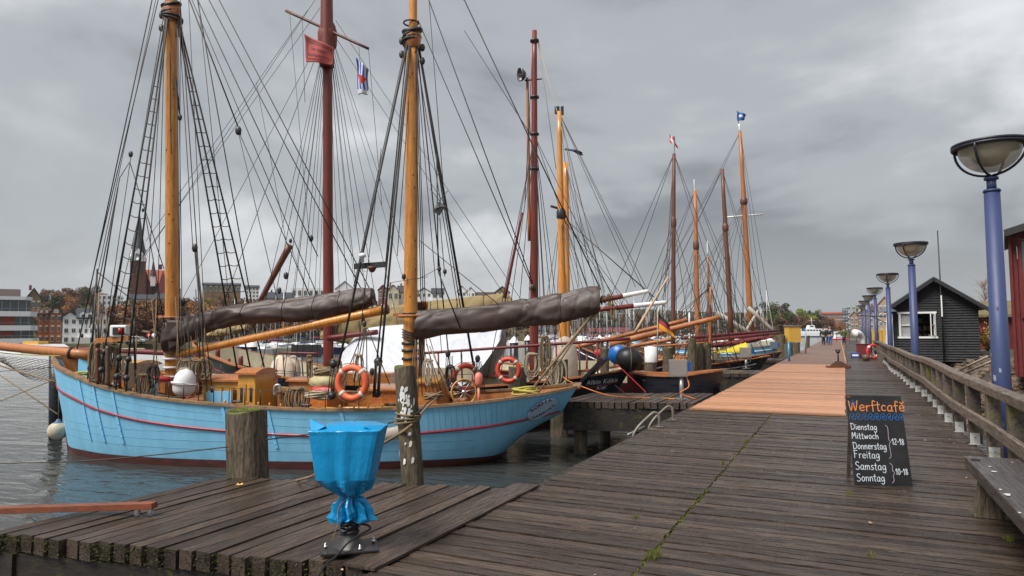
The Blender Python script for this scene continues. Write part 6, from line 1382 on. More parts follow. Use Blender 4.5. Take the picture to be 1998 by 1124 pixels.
q = G(1669, 698); t = thing('blue_crate', 'small blue crate with white stripes beside the dark red locker', 'crate', q); MB().box(q+Z*.14, .45, .35, .26).build('body', M('crate_blue', (.02, .06, .30)), t, bevel=.01); MB().box(q+Z*.14-V((0, .18, 0)), .3, .01, .1).build('white_stripe', m_whiteg, t)
q = G(1690, 704); t = thing('flower_pot', 'brown clay pot beside the red and white life ring', 'pot', q); MB().lathe([(0, 0), (.14, 0), (.2, .3), (.17, .3), (.15, .25), (0, .25)], q, 14).build('pot', m_teakd, t)
q = G(1710, 716); o = MB(); o.prism([(0, 0), (.2, 0), (.32, .5), (.1, .55)], V((1, 0, 0)), Z, q, V((0, .05, 0))); o = o.build('leaning_board', m_postg); tag(o, 'pale board leaning against the railing foot near the life ring', 'board')
# railing at the pier end
t = thing('pier_end_railing', 'thin dark metal railing closing the far end of the pier', 'railing', V((.3, 96, 0)))
for k in range(6): MB().box((-1.0+k*.75, 96, .55), .07, .07, 1.1).build('post', m_iron, t)
for z in (.55, 1.1): MB().box((.9, 96, z), 3.9, .05, .07).build('rail', m_iron, t)
# yellow boarded fence beyond
t = thing('yellow_fence', 'yellow boarded fence beyond the row of lamps', 'fence', V((2.2, 60, 0)))
for k in range(26): MB().box((1.9+.55*k*.42, 58+k*.1, .9), .2, .04, 1.3, rnd=random.random()).build('board', m_yell, t)
MB().beam((1.9, 58.06, .6), (7.9, 60.6, .6), .05, .1).build('rail', m_teakd, t)
# ================================================================ farther ships
def farship(x_of, d, L_, label, hullc, masts, spars, hb=1.9, zs=.85, shift=.5, name='sailing_ship', rope_r=.016, along=None):
    # masts: (px0, py0, px1, py1, d, r0, r1, mat); hull runs away from the pier along -X through the first mast
    c = P(x_of, 660, d); st = V((c.x+L_*shift, c.y, 0)); bw = V((c.x-L_*(1-shift), c.y+1.0, 0))
    if st.x > -3.6: k = st.x+3.6; st.x -= k; bw.x -= k
    t = thing(name, label, 'sailing ship', V(((st.x+bw.x)/2, st.y, WL)), None)
    h = Hull(bw, st, hb, zs=[q*zs for q in ZS2], kz=KT, pb=PBT); h.build(t, (hullc, m_boot, m_sparo, m_teakd, m_teakd), na=20, nz=8, stripe=(.3, m_white))
    for m_ in masts:
        a, b = P(m_[0], m_[1], m_[4]), P(m_[2], m_[3], m_[4]); spar(a, b, m_[5], m_[6], m_[7], t, 'mast', 10, 6)
        top = a.lerp(b, .66); base = a
        for f in (.1, .3, .5, .7, .9):
            for s in (-1, 1): rope(top if f in (.3, .5, .7) else b, h.pt(f, s*h.beam(f), h.sheer(f)), rope_r, m_tarb, t, 'shroud')
        for k in range(3): rope(b, V((a.x+random.uniform(-.8, .8), a.y, 0.3)), rope_r*.8, m_tarb, t, 'halyard')
        block(a.lerp(b, .6), t, .16); MB().lathe([(m_[5]*.8, -.3), (m_[5]*1.15, -.15), (m_[5]*1.15, .15), (m_[5]*.8, .3)], top, 8).build('hounds', m_spard, t)
    for s in spars: spar(P(*s[0]), P(*s[1]), s[2], s[2]*.85, s[3], t, s[4] if len(s) > 4 else 'spar', 8, 3)
    MB().box(h.pt(.55, 0, h.sheer(.5)+.1), L_*.16, hb*.9, .6, h.t, h.n).build('deckhouse', m_cream if d > 40 else m_teak, t)
    return h, t
farship(1313, 36, 10, 'sailing ship with one dark red brown mast, left of the far group', m_black, [(1313, 700, 1315, 300, 36, .13, .09, m_spard)], [((1330, 660, 35.5), (1520, 645, 40), .09, m_dred, 'bowsprit'), ((1313, 610, 36), (1316, 265, 36), .02, m_iron, 'flag_pole')])
farship(1358, 43, 10, 'sailing ship with an orange mast and white masthead between darker masts', m_dred, [(1362, 690, 1356, 372, 43, .17, .11, m_sparo), (1384, 680, 1381, 500, 45, .1, .06, m_sparo)], [((1350, 662, 42.5), (1522, 650, 46), .10, m_redmast, 'bowsprit'), ((1356, 390, 43), (1354, 350, 43), .025, m_white, 'aerial'), ((1381, 500, 45), (1380, 470, 45), .05, m_white, 'masthead_pole')])
farship(1425, 52, 13, 'two masted far ship with tall raked orange masts and a white crosstree', m_blueflat, [(1428, 670, 1409, 330, 50, .2, .13, m_spard), (1466, 660, 1444, 258, 55, .26, .14, m_sparo)], [((1418, 424, 55), (1488, 418, 55), .07, m_white, 'crosstree'), ((1444, 258, 55), (1442, 242, 55), .09, m_white, 'masthead'), ((1442, 245, 55), (1438, 216, 55), .025, m_spard, 'flag_pole'), ((1385, 672, 50), (1512, 655, 52), .1, m_sparo, 'bowsprit'), ((1398, 610, 52), (1470, 655, 52), .2, M('pale_grey_spar', (.5, .46, .4)), 'gaff'), ((1450, 655, 52), (1480, 605, 52), .12, M('pale_grey_spar', (.5, .46, .4)), 'davit'), ((1460, 600, 52), (1515, 652, 52), .16, M('pale_grey_spar', (.5, .46, .4)), 'boom')], hb=2.4, zs=1.1)
farship(1330, 33, 8, 'low red hulled sailing boat behind the black red and gold flag', M('red_hull', (.35, .02, .03)), [(1345, 700, 1345, 610, 33, .05, .04, m_whiteg)], [((1340, 668, 32), (1500, 652, 34), .08, m_dred, 'bowsprit')], hb=1.2, zs=.5)
farship(1370, 31, 7, 'small green and white sailing boat between the mossy posts', M('green_hull', (.03, .22, .13)), [(1385, 700, 1386, 560, 31, .06, .04, m_sparo)], [((1250, 678, 31), (1385, 668, 31), .05, m_sparo, 'boom')], hb=1.1, zs=.5)
# furled maroon sail
fc = [(1388, 674, 4, 4), (1430, 669, 5, 6), (1470, 663, 5, 4), (1505, 657, 2, 2)]
o = cover([P(x, y, 40) for x, y, a, b in fc], [a*40/FPX for x, y, a, b in fc], [b*40/FPX for x, y, a, b in fc], 'furled_maroon_sail', m_dred, None, .14, amp=.04); tag(o, 'long furled maroon sail lying on a far boom beside the light blue boats', 'sail')
for (x0, x1, y, d, c, lb) in ((1396, 1470, 697, 33, m_blueflat, 'light blue open boat under the yellow cover by the third finger pier'), (1470, 1516, 690, 36, M('pale_blue_hull', (.30, .62, .80)), 'pale blue open boat beside the blue grey power box'), (1250, 1335, 712, 25, M('green_white_hull', (.10, .38, .22)), 'small green open boat behind the white topped post'), (1400, 1465, 686, 40, m_whiteg, 'white open boat with wooden rail behind the light blue boats'), (1455, 1520, 684, 44, M('brown_hull', (.16, .05, .03)), 'brown open boat beyond the pale blue boat')):
    rowboat(G(x0, y+6, WL+.5), G(x1, y+4, WL+.5)+F0*.8, .8, c, m_teakd if 'white' not in lb else m_white, lb, zs=.75, name='open_boat')
c = P(1425, 690, 33); t = thing('yellow_boat_cover', 'crumpled yellow cover draped over the light blue open boat', 'cover', c)
mb = MB(); n = 18; vs = []
for i in range(n+1):
    for j in range(9):
        u = i/n; v = j/8; vs.append(c+H0*(-.75+1.5*u)+F0*(-.5+v)+Z*(.12+.42*u*sin(pi*v)**.7*(.5+.5*u)+random.uniform(-.04, .04)-.1*abs(v-.5)))
mb.cs = True; mb.add(vs, [(i*9+j, (i+1)*9+j, (i+1)*9+j+1, i*9+j+1) for i in range(n) for j in range(8)]); o = mb.build('canvas', M('yellow_canvas', (.62, .50, .02), (.5, .38, .02), 4), t); o.modifiers.new('s', 'SOLIDIFY').thickness = .02
# ================================================================ marina across the water
def yacht_master(hullm, coverm, label):
    t = thing('moored_yacht', label, 'yacht', V((0, 0, WL)), 'yachts moored in the marina across the water')
    h = Hull(V((-4, 0, 0)), V((4, 0, 0)), 1.3, zs=[1.35, 1.3, 1.26, 1.2, 1.1, 1.02, .98, .96, .98, 1.0], kz=KT, pb=PBT); h.b = V((-4, 0, 0)); h.n = V((0, 1, 0))
    mb = MB(); mb.cs = True; A = [i/12 for i in range(13)]
    for s in (-1, 1):
        vs = [h.surf(a, lerp(h.sheer(a), max(0, h.keel(a)), j/3), s) for a in A for j in range(4)]
        mb.add(vs, [(i*4+j, i*4+j+1, i*4+5+j, i*4+4+j)[::s] for i in range(12) for j in range(3)])
    o = []
    for a in A: o += [h.pt(a, -h.beam(a), h.sheer(a)), h.pt(a, h.beam(a), h.sheer(a))]
    mb.cs = False; mb.add(o, [(i*2, i*2+2, i*2+3, i*2+1) for i in range(12)]); mb.add([h.surf(1, h.sheer(1), -1), h.surf(1, h.sheer(1), 1), h.surf(1, .2, 1), h.surf(1, .2, -1)], [(0, 1, 2, 3)])
    mb.build('hull', hullm, t)
    z = WL+1.1; mb = MB(); mb.hexa([(-1.8, -.8, z), (1.6, -.8, z), (1.6, .8, z), (-1.8, .8, z), (-1.0, -.6, z+.42), (1.5, -.65, z+.5), (1.5, .65, z+.5), (-1.0, .6, z+.42)]); cb_ = mb.build('cabin', m_whiteg, t); MB().box((.2, 0, z+.27), 1.8, 1.46, .14).build('cabin_window', m_glass, cb_)
    mh = 9.5; MB().tube([V((-.6, 0, z)), V((-.6, 0, z+mh))], .055, 6).build('mast', m_alu, t); MB().tube([V((-.6, -.7, z+mh*.6)), V((-.6, .7, z+mh*.6))], .03, 4).build('spreader', m_alu, t)
    MB().tube([V((-.6, 0, z+1.1)), V((2.6, 0, z+1.15))], [.16, .12], 8).build('boom_cover', coverm, t)
    for q in ((-4, 0, WL+1.3), (4, 0, WL+1), (-.4, 1.2, WL+1), (-.4, -1.2, WL+1)): rope((-.6, 0, z+mh), q, .016, m_steel, t, 'stay', n=3)
    return t
m_alu = M('aluminium_mast', (.62, .62, .60), rough=.35, metal=.3)
ym = [yacht_master(m_whiteg, M('cover_navy', (.02, .03, .12)), 'small white sailing yacht with navy boom cover in the marina across the water'),
      yacht_master(M('hull_navy', (.02, .03, .09)), M('cover_grey', (.3, .3, .3)), 'small navy sailing yacht with grey boom cover in the marina across the water'),
      yacht_master(M('hull_cream', (.62, .58, .45)), M('cover_red', (.22, .02, .03)), 'small cream sailing yacht with maroon boom cover in the marina across the water'),
      yacht_master(M('hull_paleblue', (.35, .52, .65)), M('cover_tan', (.35, .25, .13)), 'small pale blue sailing yacht with tan boom cover in the marina across the water')]
rr = random.Random(11); first = [True]*4; k = 0
for (xa, xb, n, da, db) in ((430, 660, 20, 85, 135), (660, 1010, 18, 80, 150), (1040, 1310, 52, 100, 215), (1320, 1500, 26, 110, 230)):
    for i in range(n):
        x = lerp(xa, xb, (i+rr.random()*.9)/n); d = rr.uniform(da, db); m = (0, 0, 0, 2, 1, 3, 0)[k % 7]; k += 1
        q = P(x, 650, d); rz = rr.choice((0, pi))+rr.uniform(-.4, .4)+YAW+rr.choice((0, pi/2)); s = rr.uniform(.6, .88)
        if first[m]: o = ym[m]; first[m] = False; o.location = (q.x, q.y, WL); o.rotation_euler = (0, 0, rz); o.scale = (s, s, s)
        else: place(ym[m], (q.x, q.y, WL), rz, s)
# dolphin piles with white caps
t0 = None
for i, (x, y, d) in enumerate(((537, 640, 30), (945, 655, 52), (1003, 652, 55), (1135, 655, 60), (1170, 652, 62), (492, 682, 46), (1190, 655, 66), (1030, 658, 70), (1245, 655, 75))):
    q = P(x, y, d)
    if i == 0 or t0 is None:
        q = P(945, 655, 52); t0 = thing('dolphin_pile', 'black pile with white conical cap standing in the water', 'pile', V((q.x, q.y, WL)), 'white capped piles in the harbour')
        MB().tube([V((q.x, q.y, -3)), V((q.x, q.y, .7))], .35, 14).build('shaft', m_black, t0); MB().lathe([(.42, 0), (.4, .05), (.2, .35), (0, .55)], V((q.x, q.y, .68)), 14).build('cap', m_whiteg, t0)
    elif i != 1: place(t0, (q.x, q.y, WL), 0, 1.0)
# ferry
q = P(1588, 648, 250); t = thing('white_ferry', 'white passenger ferry with blue emblem crossing the far water', 'ferry', V((q.x, q.y, WL)))
X = H0; Y = F0; b = V((q.x, q.y, WL)); mb = MB(); mb.prism([(-7, 0), (5, 0), (8.5, 1.9), (-7.5, 1.6)], X, Z, b-Y*1.8, Y*3.6); hl = mb.build('hull', m_whiteg, t)
MB().prism([(-7.3, .0), (5.2, .0), (5.6, .35), (-7.3, .35)], X, Z, b-Y*1.85, Y*3.7).build('boot_stripe', m_navy, hl)
mb = MB(); mb.prism([(-6.5, 1.6), (5, 1.65), (4.4, 3.0), (-6.5, 3.0)], X, Z, b-Y*1.5, Y*3); sp_ = mb.build('saloon', m_whiteg, t)
for k in range(10): MB().box(b+X*(-5.8+k*1.05)-Y*1.51+Z*2.35, .7, .04, .5, X, Y).build('window', m_glass, sp_)
mb = MB(); mb.prism([(-2.5, 3.0), (.2, 3.0), (-.2, 4.3), (-2.0, 4.3)], X, Z, b-Y, Y*2); mb.build('wheelhouse', m_whiteg, t); MB().box(b+X*-1.1-Y*1.02+Z*3.8, 1.2, .04, .45, X, Y).build('window', m_glassb, t)
MB().tube([b+X*-.5+Z*4.3, b+X*-.9+Z*7], .08, 6).build('mast', m_whiteg, t); MB().beam(b+X*-1.8+Z*5.9, b+X*.5+Z*5.9, .08, .08).build('yard', m_whiteg, t); MB().box(b+X*-4.5-Y*1.52+Z*2.6, 1.1, .04, .9, X, Y).build('blue_emblem', m_fsky, t)
q = P(1640, 652, 150); t = thing('orange_motor_boat', 'small orange and white motor boat on the far water', 'motor boat', V((q.x, q.y, WL))); b = V((q.x, q.y, WL)); MB().prism([(-1.6, 0), (1.3, 0), (2, .8), (-1.7, .7)], X, Z, b, Y*1.6).build('hull', m_ringr, t); MB().prism([(-1, .7), (.8, .75), (.3, 1.6), (-.8, 1.6)], X, Z, b+Y*.2, Y*1.2).build('cabin', m_whiteg, t)
q = P(60, 690, 62); t = thing('white_motor_yacht', 'white motor yacht with yellow roof moored at the far left', 'motor yacht', V((q.x, q.y, WL))); b = V((q.x, q.y, WL)); MB().prism([(-4.5, 0), (6, 0), (8.5, 1.0), (-4.6, 1.15)], X, Z, b, Y*2.6).build('hull', m_whiteg, t); cb_ = MB().prism([(-3.5, 1.1), (3, 1.05), (1.5, 1.9), (-3.2, 1.95)], X, Z, b+Y*.3, Y*2).build('cabin', m_whiteg, t)
MB().box(b+X*-.6+Y*.29+Z*1.5, 3.6, .03, .35, X, Y).build('window', m_glass, cb_); MB().box(b+X*-.5+Y*1.3+Z*2.05, 1.4, 1.4, .3, X, Y).build('roof_box', m_yell, t); MB().box(b+X*2+Y*.2+Z*1.1, 6, .1, .14, X, Y).build('green_cloth', M('green_cloth', (.1, .35, .12)), t)
q = P(230, 690, 66); t = thing('white_launch', 'low white launch moored behind the bow of the blue boat', 'launch', V((q.x, q.y, WL))); b = V((q.x, q.y, WL)); MB().prism([(-4.5, 0), (5, 0), (6.5, .9), (-4.6, .8)], X, Z, b, Y*2.2).build('hull', m_whiteg, t); MB().prism([(-2, .8), (2, .8), (1.5, 1.4), (-1.8, 1.4)], X, Z, b+Y*.3, Y*1.6).build('cabin', m_cream, t)
# ================================================================ far shore
def A_(px): return interp([-600, -100, 100, 350, 600, 800, 1000, 1200, 1350, 1450, 1550, 1700, 2600], [13, 13, 14, 17, 17, 16, 13, 8, 6, 5, 4, 5, 5], px)
def shore_d(px): return interp([-600, 0, 300, 500, 800, 1000, 1300, 1450, 1550, 1640, 1720, 2600], [125, 128, 132, 150, 185, 200, 230, 250, 262, 270, 200, 150], px)
def Th(px, d):
    s = shore_d(px); q = (d-s-22)/190
    return (-.25 if q <= 0 else -.25+A_(px)*(3*min(1, q)**2-2*min(1, q)**3))
def terrain():
    mb = MB(); mb.cs = True; xs = list(range(-700, 2700, 50)); ds = [-1, 0, 8, 22, 45, 70, 95, 120, 150, 180, 212, 260, 400, 900]; vs = []
    for x in xs:
        s = shore_d(x)
        for k in ds:
            d = s+max(k, 0); p = P(x, 600, d); z = -3 if k < 0 else (-.25 if k == 0 else Th(x, d)); vs.append(V((p.x, p.y, z)))
    m = len(ds); mb.add(vs, [(i*m+j, (i+1)*m+j, (i+1)*m+j+1, i*m+j+1) for i in range(len(xs)-1) for j in range(m-1)])
    tag(mb.build('far_hills', M('hillside', (.055, .06, .022), (.09, .05, .022), .08, rough=.95, bump=.6, bdist=.5, c3=(.10, .10, .04), c3scale=.15, c3amt=.5), org=V((0, 0, 0))), kind='structure')
    mb = MB()
    mb.cs = True; vs = []
    for i in range(60):
        x = -200+i*44; s = lerp(900, 700, i/60); p = P(x, 600, s); zt = 1.6+(hz(x)-interp([-200, 900, 1150, 1300, 1450, 1700, 2400], [600, 612, 604, 606, 612, 630, 640], x)-2*sin(i*1.1)-1.5*sin(i*.47))*s/FPX; vs += [V((p.x, p.y, -2)), V((p.x, p.y, zt)), V((p.x, p.y, 0))+F0*400+Z*zt]
    mb.add(vs, [(i*3+j, i*3+j+1, i*3+j+4, i*3+j+3) for i in range(59) for j in range(2)])
    tag(mb.build('distant_ridge', M('distant_wood', (.055, .06, .035), (.04, .04, .03), .03, rough=1), org=V((0, 0, 0))), kind='structure')
terrain()
# trees
m_bark = M('tree_bark', (.07, .05, .04), rough=.9)
def tree_master(kind, label):
    t = thing('tree', label, 'tree', V((0, 0, 0)), None); rr = random.Random(hash(kind) % 1000 if False else sum(map(ord, kind)))
    bare = kind in ('bare', 'bare2'); H_ = 10.0
    mb = MB(); mb.tube(smooth([V((0, 0, -1)), V((.1, 0, 2)), V((-.1, .1, 4.5)), V((.1, 0, 7))], 3), [.32-.025*i for i in range(10)], 7); 
    tips = []
    for k in range(22 if bare else 9):
        z = rr.uniform(2.2, 6.5); a = rr.random()*6.3; l_ = rr.uniform(2.2, 3.9)*(1-.06*z); s = V((0, 0, z)); e = s+V((cos(a)*l_, sin(a)*l_, l_*rr.uniform(.5, 1.1))); mb.tube(smooth([s, s.lerp(e, .5)+Z*.3, e], 2), [.13, .10, .07, .05, .03], 4); tips.append(e)
        if bare:
            for j in range(9):
                f = s.lerp(e, rr.uniform(.35, 1)); g = f+V((rr.gauss(0, .8), rr.gauss(0, .8), rr.uniform(.5, 1.7))); mb.tube([f, g], [.05, .02], 3)
                for _ in range(5): mb.tube([f.lerp(g, .6), g+V((rr.gauss(0, .5), rr.gauss(0, .5), rr.uniform(0, .7)))], .022, 3)
    mb.build('trunk', m_bark, t)
    if not bare:
        cols = {'rust': ((0.250, 0.119, 0.062), (0.150, 0.075, 0.044)), 'orange': ((0.362, 0.169, 0.056), (0.225, 0.100, 0.044)), 'green': ((0.094, 0.106, 0.025), (0.050, 0.069, 0.022)), 'dark': ((0.044, 0.056, 0.025), (0.025, 0.035, 0.018)), 'yellow': ((0.375, 0.250, 0.037), (0.225, 0.163, 0.037)), 'brown': ((0.163, 0.081, 0.044), (0.100, 0.050, 0.031)), 'lime': ((0.213, 0.237, 0.031), (0.125, 0.150, 0.025))}[kind]
        mb = MB(); cl = [(V((rr.gauss(0, 1.7), rr.gauss(0, 1.7), rr.uniform(2.6, 8.6))), rr.uniform(.8, 1.7)) for _ in range(20)]
        for c, r in cl:
            r *= 1-.05*abs(c.z-5); col_ = rr.random()
            for _ in range(120):
                d_ = V((rr.gauss(0, 1), rr.gauss(0, 1), rr.gauss(0, .8))).normalized()*r*rr.uniform(.55, 1.1); p = c+d_; u = V((rr.gauss(0, 1), rr.gauss(0, 1), rr.gauss(0, 1))).normalized(); v = u.cross(V((rr.gauss(0, 1), rr.gauss(0, 1), rr.gauss(0, 1)))).normalized(); s = rr.uniform(.10, .25)
                mb.add([p-u*s, p+v*s, p+u*s, p-v*s], [(0, 1, 2, 3)], min(1, max(0, col_*.7+rr.random()*.3)))
        mb.build('crown', M('leaves_'+kind, *cols, 1.2, rough=.9, rnd=.55), t)
    return t
TL = {'rust': 'rust brown autumn tree on the far wooded shore', 'orange': 'bright orange autumn tree on the far wooded shore', 'green': 'dull green tree on the far wooded shore', 'dark': 'very dark green tree on the far wooded shore', 'yellow': 'yellow autumn tree on the far wooded shore', 'brown': 'dark brown autumn tree on the far wooded shore', 'lime': 'light yellow green tree on the far wooded shore', 'bare': 'leafless tree with a fan of bare twigs on the far skyline'}
TM = {}
YLX = [-100, 60, 100, 190, 240, 340, 400, 650, 1000, 1200, 1440]; YLY = [582, 575, 556, 560, 578, 580, 576, 577, 585, 606, 616]
def tree(kind, px, d, h, z=None):
    p = P(px, 600, d); zz_ = Th(px, d)-.3 if z is None else z
    if px < 1440: hm = 1.6+(hz(px)-interp(YLX, YLY, px)+random.uniform(-6, 3)-(8 if 'bare' in kind else 0))*d/FPX-zz_; h = min(h, hm) if h > 0 else min(13, max(4, hm*random.uniform(.8, 1.1)))
    if h < 3.5: h = 3.5
    sc = h/10; w = sc*random.uniform(.85, 1.25)
    if kind not in TM:
        o = TM[kind] = tree_master(kind, TL[kind]); o['group'] = kind+' trees on the far shore'; o.location = (p.x, p.y, zz_); o.scale = (w, w, sc); return o
    return place(TM[kind], (p.x, p.y, zz_), random.random()*6.28, (w, w, sc))
random.seed(21)
ks = ['rust', 'brown', 'green', 'rust', 'orange', 'dark', 'brown', 'rust', 'yellow', 'green']
for k in range(34):   # shore row, left
    x = 215+k*12+random.uniform(-8, 8)
    if 215 < x < 360 or (k % 2): tree(random.choice(['rust', 'orange', 'rust', 'brown', 'orange']), x, shore_d(x)+random.uniform(10, 24), random.uniform(8, 12))
for k in range(72):   # hillside
    x = -20+k*15+random.uniform(-10, 10); f = random.choice((60, 100, 140, 175)); d = shore_d(x)+f+random.uniform(-12, 12)
    tree(random.choice(ks), x, d, random.uniform(7, 11) if f < 140 else -1)
for k in range(34):   # right part, low shore woods behind the masts
    x = 1040+k*15+random.uniform(-6, 6); d = shore_d(x)+random.uniform(25, 90); tree(random.choice(['brown', 'rust', 'brown', 'green', 'dark', 'brown']), x, d, random.uniform(8, 11))
for (kd, x, d, h) in (('bare', 85, 300, 13), ('bare', 160, 315, 11), ('bare', 118, 310, 8), ('bare', 485, 330, 12), ('bare', 520, 340, 10), ('bare', 570, 345, 11), ('bare', 430, 335, 9), ('bare', 610, 350, 10), ('bare', 40, 300, 7), ('green', 120, 290, 10), ('brown', 165, 295, 12), ('rust', 185, 285, 12), ('orange', 140, 240, 10), ('yellow', 175, 235, 8), ('dark', 105, 250, 10),
                      ('green', 1500, 265, 12), ('green', 1515, 268, 14), ('brown', 1530, 270, 13), ('rust', 1545, 270, 9), ('brown', 1555, 272, 8), ('lime', 1562, 275, 10), ('lime', 1570, 276, 11), ('green', 1582, 278, 11), ('dark', 1592, 280, 10), ('dark', 1602, 280, 9), ('brown', 1540, 266, 8), ('rust', 1520, 264, 8), ('orange', 1622, 278, 7), ('orange', 1640, 275, 6), ('brown', 1612, 276, 8), ('rust', 1575, 270, 7), ('brown', 1590, 270, 7), ('brown', 1606, 270, 7), ('brown', 1505, 262, 7), ('orange', 1488, 262, 8), ('brown', 1475, 262, 9), ('rust', 1460, 262, 9), ('green', 1445, 262, 9)):
    tree(kd, x, d, h)
# undergrowth
mb = MB()
for i in range(11000):
    x = random.uniform(-60, 1640); f = random.uniform(4, 190); s = shore_d(x); d = s+f
    if f < 30 and x < 215: continue
    p = P(x, 600, d); c = V((p.x, p.y, Th(x, d)+random.uniform(0, 2.6))); u = V((random.gauss(0, 1), random.gauss(0, 1), random.gauss(0, 1))).normalized(); v = u.cross(V((.3, .2, .9))).normalized(); q = random.uniform(.5, 1.2)
    mb.add([c-u*q, c+v*q, c+u*q, c-v*q], [(0, 1, 2, 3)], .5+.5*sin(x*.05)*sin(f*.1))
tag(mb.build('undergrowth', M('undergrowth_leaves', (.13, .065, .03), (.06, .05, .02), .2, rough=.95, rnd=.5), org=V((0, 200, 0))), 'mixed brown and green undergrowth covering the far hillside', 'undergrowth', kind='stuff')
# houses
m_wins = M('window_frame_white', (.66, .66, .62), rough=.5); m_pane = M('house_pane', (.035, .045, .055), (.06, .07, .08), 1, rough=.1)
def house(name, label, x0, x1, yb, ye, yr, d, wall, roof, nx, ny, gable=False, dep=9, wins=True, cat='house', ww=.5, group=None, chim=0, ground=True, turn=None):
    if turn is None: turn = atan((999-(x0+x1)/2)/FPX)
    a = P(x0, yb, d); W = (P(x1, yb, d)-a).dot(H0)*cos(turn); hE = P(x0, ye, d).z-a.z; hR = P(x0, yr, d).z-a.z
    X = (H0*cos(turn)+F0*sin(turn)); Y = (F0*cos(turn)-H0*sin(turn)); t = thing(name, label, cat, a+X*W/2, group)
    mb = MB(); mb.box(a+X*W/2+Y*dep/2+Z*(hE/2-4), W, dep, hE+8, X, Y)
    if gable: mb.prism([(0, hE), (W, hE), (W/2, hR-.15)], X, Z, a, Y*dep)
    else:
        for o in (0, W-.05): mb.prism([(0, hE), (dep, hE), (dep/2, hR-.15)], Y, Z, a+X*o, X*.05)
    body = mb.build('wall', wall, t)
    if hR > hE+.1:
        rb = MB()
        if gable:
            for s in (-1, 1): e = a+X*(W/2)+Z*hR; f = a+X*(W/2+s*(W/2+.35))+Z*(hE-.3); q = [e-Y*.3, f-Y*.3, f+Y*(dep+.3), e+Y*(dep+.3)]; q = q if s < 0 else q[::-1]; rb.hexa(q+[k+Z*.25 for k in q])
        else:
            for s in (-1, 1): e = a+Y*(dep/2)+Z*hR; f = a+Y*(dep/2+s*(dep/2+.4))+Z*(hE-.25); q = [e-X*.3, f-X*.3, f+X*(W+.3), e+X*(W+.3)]; q = q if s > 0 else q[::-1]; rb.hexa(q+[k+Z*.25 for k in q])
        ro = rb.build('roof', roof, t)
        for k in range(chim): MB().box(a+X*(W*(.25+.5*k))+Y*dep*.5+Z*(hR+.4), .7, .7, 1.6, X, Y).build('chimney', M('chimney_brick', (.2, .07, .04)), ro)
    if wins:
        for i in range(nx):
            for j in range(ny):
                c = a+X*(W*(i+.5)/nx)+Z*(hE*(j+.55)/ny)-Y*.04; w = W/nx*ww*1.15; h = hE/ny*.6
                wo = MB().box(c, w, .08, h, X, Y).build('window', m_wins, t)
                pn = MB()
                for s in (-1, 1): pn.box(c+X*(s*w*.235)-Y*.05-Z*h*.06, w*.38, .03, h*.72, X, Y)
                pn.build('pane', m_pane, wo)
    return t, a, X, Y, W, hE, hR
m_brick = M('orange_brick', (.33, .125, .05), (.26, .09, .04), 1.5, rough=.85); m_ochre = M('ochre_brick', (.22, .15, .08), (.17, .11, .06), 1.5, rough=.85); m_hw = M('white_render', (.80, .80, .82), (.74, .74, .76), 1, rough=.8); m_hc = M('cream_render', (.55, .48, .30), (.5, .43, .27), 1, rough=.8)
m_slr = M('dark_slate_roof', (.045, .05, .06), (.03, .034, .042), 2, rough=.6); m_brr = M('brown_tile_roof', (.07, .045, .04), (.05, .03, .03), 2, rough=.7); m_redr = M('red_tile_roof', (.36, .065, .03), (.26, .05, .025), 1, rough=.7); m_dbr = M('dark_church_brick', (.14, .05, .035), (.10, .035, .028), 1, rough=.9)
# quay-side row
t, a, X, Y, W, hE, hR = house('brick_townhouse', 'orange brick townhouse with two dormers beside the modern white block', 72, 96, 672, 612, 603, 141, m_brick, m_brr, 2, 3, ww=.42)
for s in (.28, .72):
    c = a+X*W*s+Z*(hE+.05); dm = MB().prism([(-.45, 0), (.45, 0), (.45, .6), (0, 1.15), (-.45, .6)], X, Z, c-Y*.1, Y*1.5).build('dormer', m_brick, t); MB().box(c-Y*.13+Z*.4, .4, .05, .5, X, Y).build('window', m_wins, dm)
t, a, X, Y, W, hE, hR = house('gabled_brick_townhouse', 'orange brick townhouse with a pointed front gable between brick and white houses', 95, 120, 672, 612, 594, 140, m_brick, m_brr, 2, 3, gable=True, ww=.42)
MB().box(a+X*W/2+Z*(hE+.5)-Y*.06, .9, .08, .8, X, Y).build('gable_window', m_wins, t)
for i, (x0, x1, g, lb) in enumerate(((121, 150, True, 'white gabled townhouse directly right of the brick gable house'), (150, 184, False, 'white townhouse with dark roof and dormers between two white gables'), (182, 212, True, 'second white gabled townhouse right of the dormer house'))):
    t, a, X, Y, W, hE, hR = house('white_townhouse', lb, x0, x1, 672, 620 if not g else 619, 602 if not g else 608, 140-i*.3, m_hw, m_slr, 3 if not g else 2, 3, gable=g, ww=.48)
    if not g:
        for s in (.3, .7): dm = MB().prism([(-.6, 0), (.6, 0), (.6, .9), (0, 1.3), (-.6, .9)], X, Z, a+X*W*s+Z*(hE-.1)-Y*.1, Y*2).build('dormer', m_hw, t); MB().box(a+X*W*s+Z*(hE+.35)-Y*.14, .5, .05, .6, X, Y).build('window', m_pane, dm)
        MB().box(a+X*W*.3-Y*.9+Z*.7, W*.9, 1.8, 1.4, X, Y).build('porch', m_hw, t)
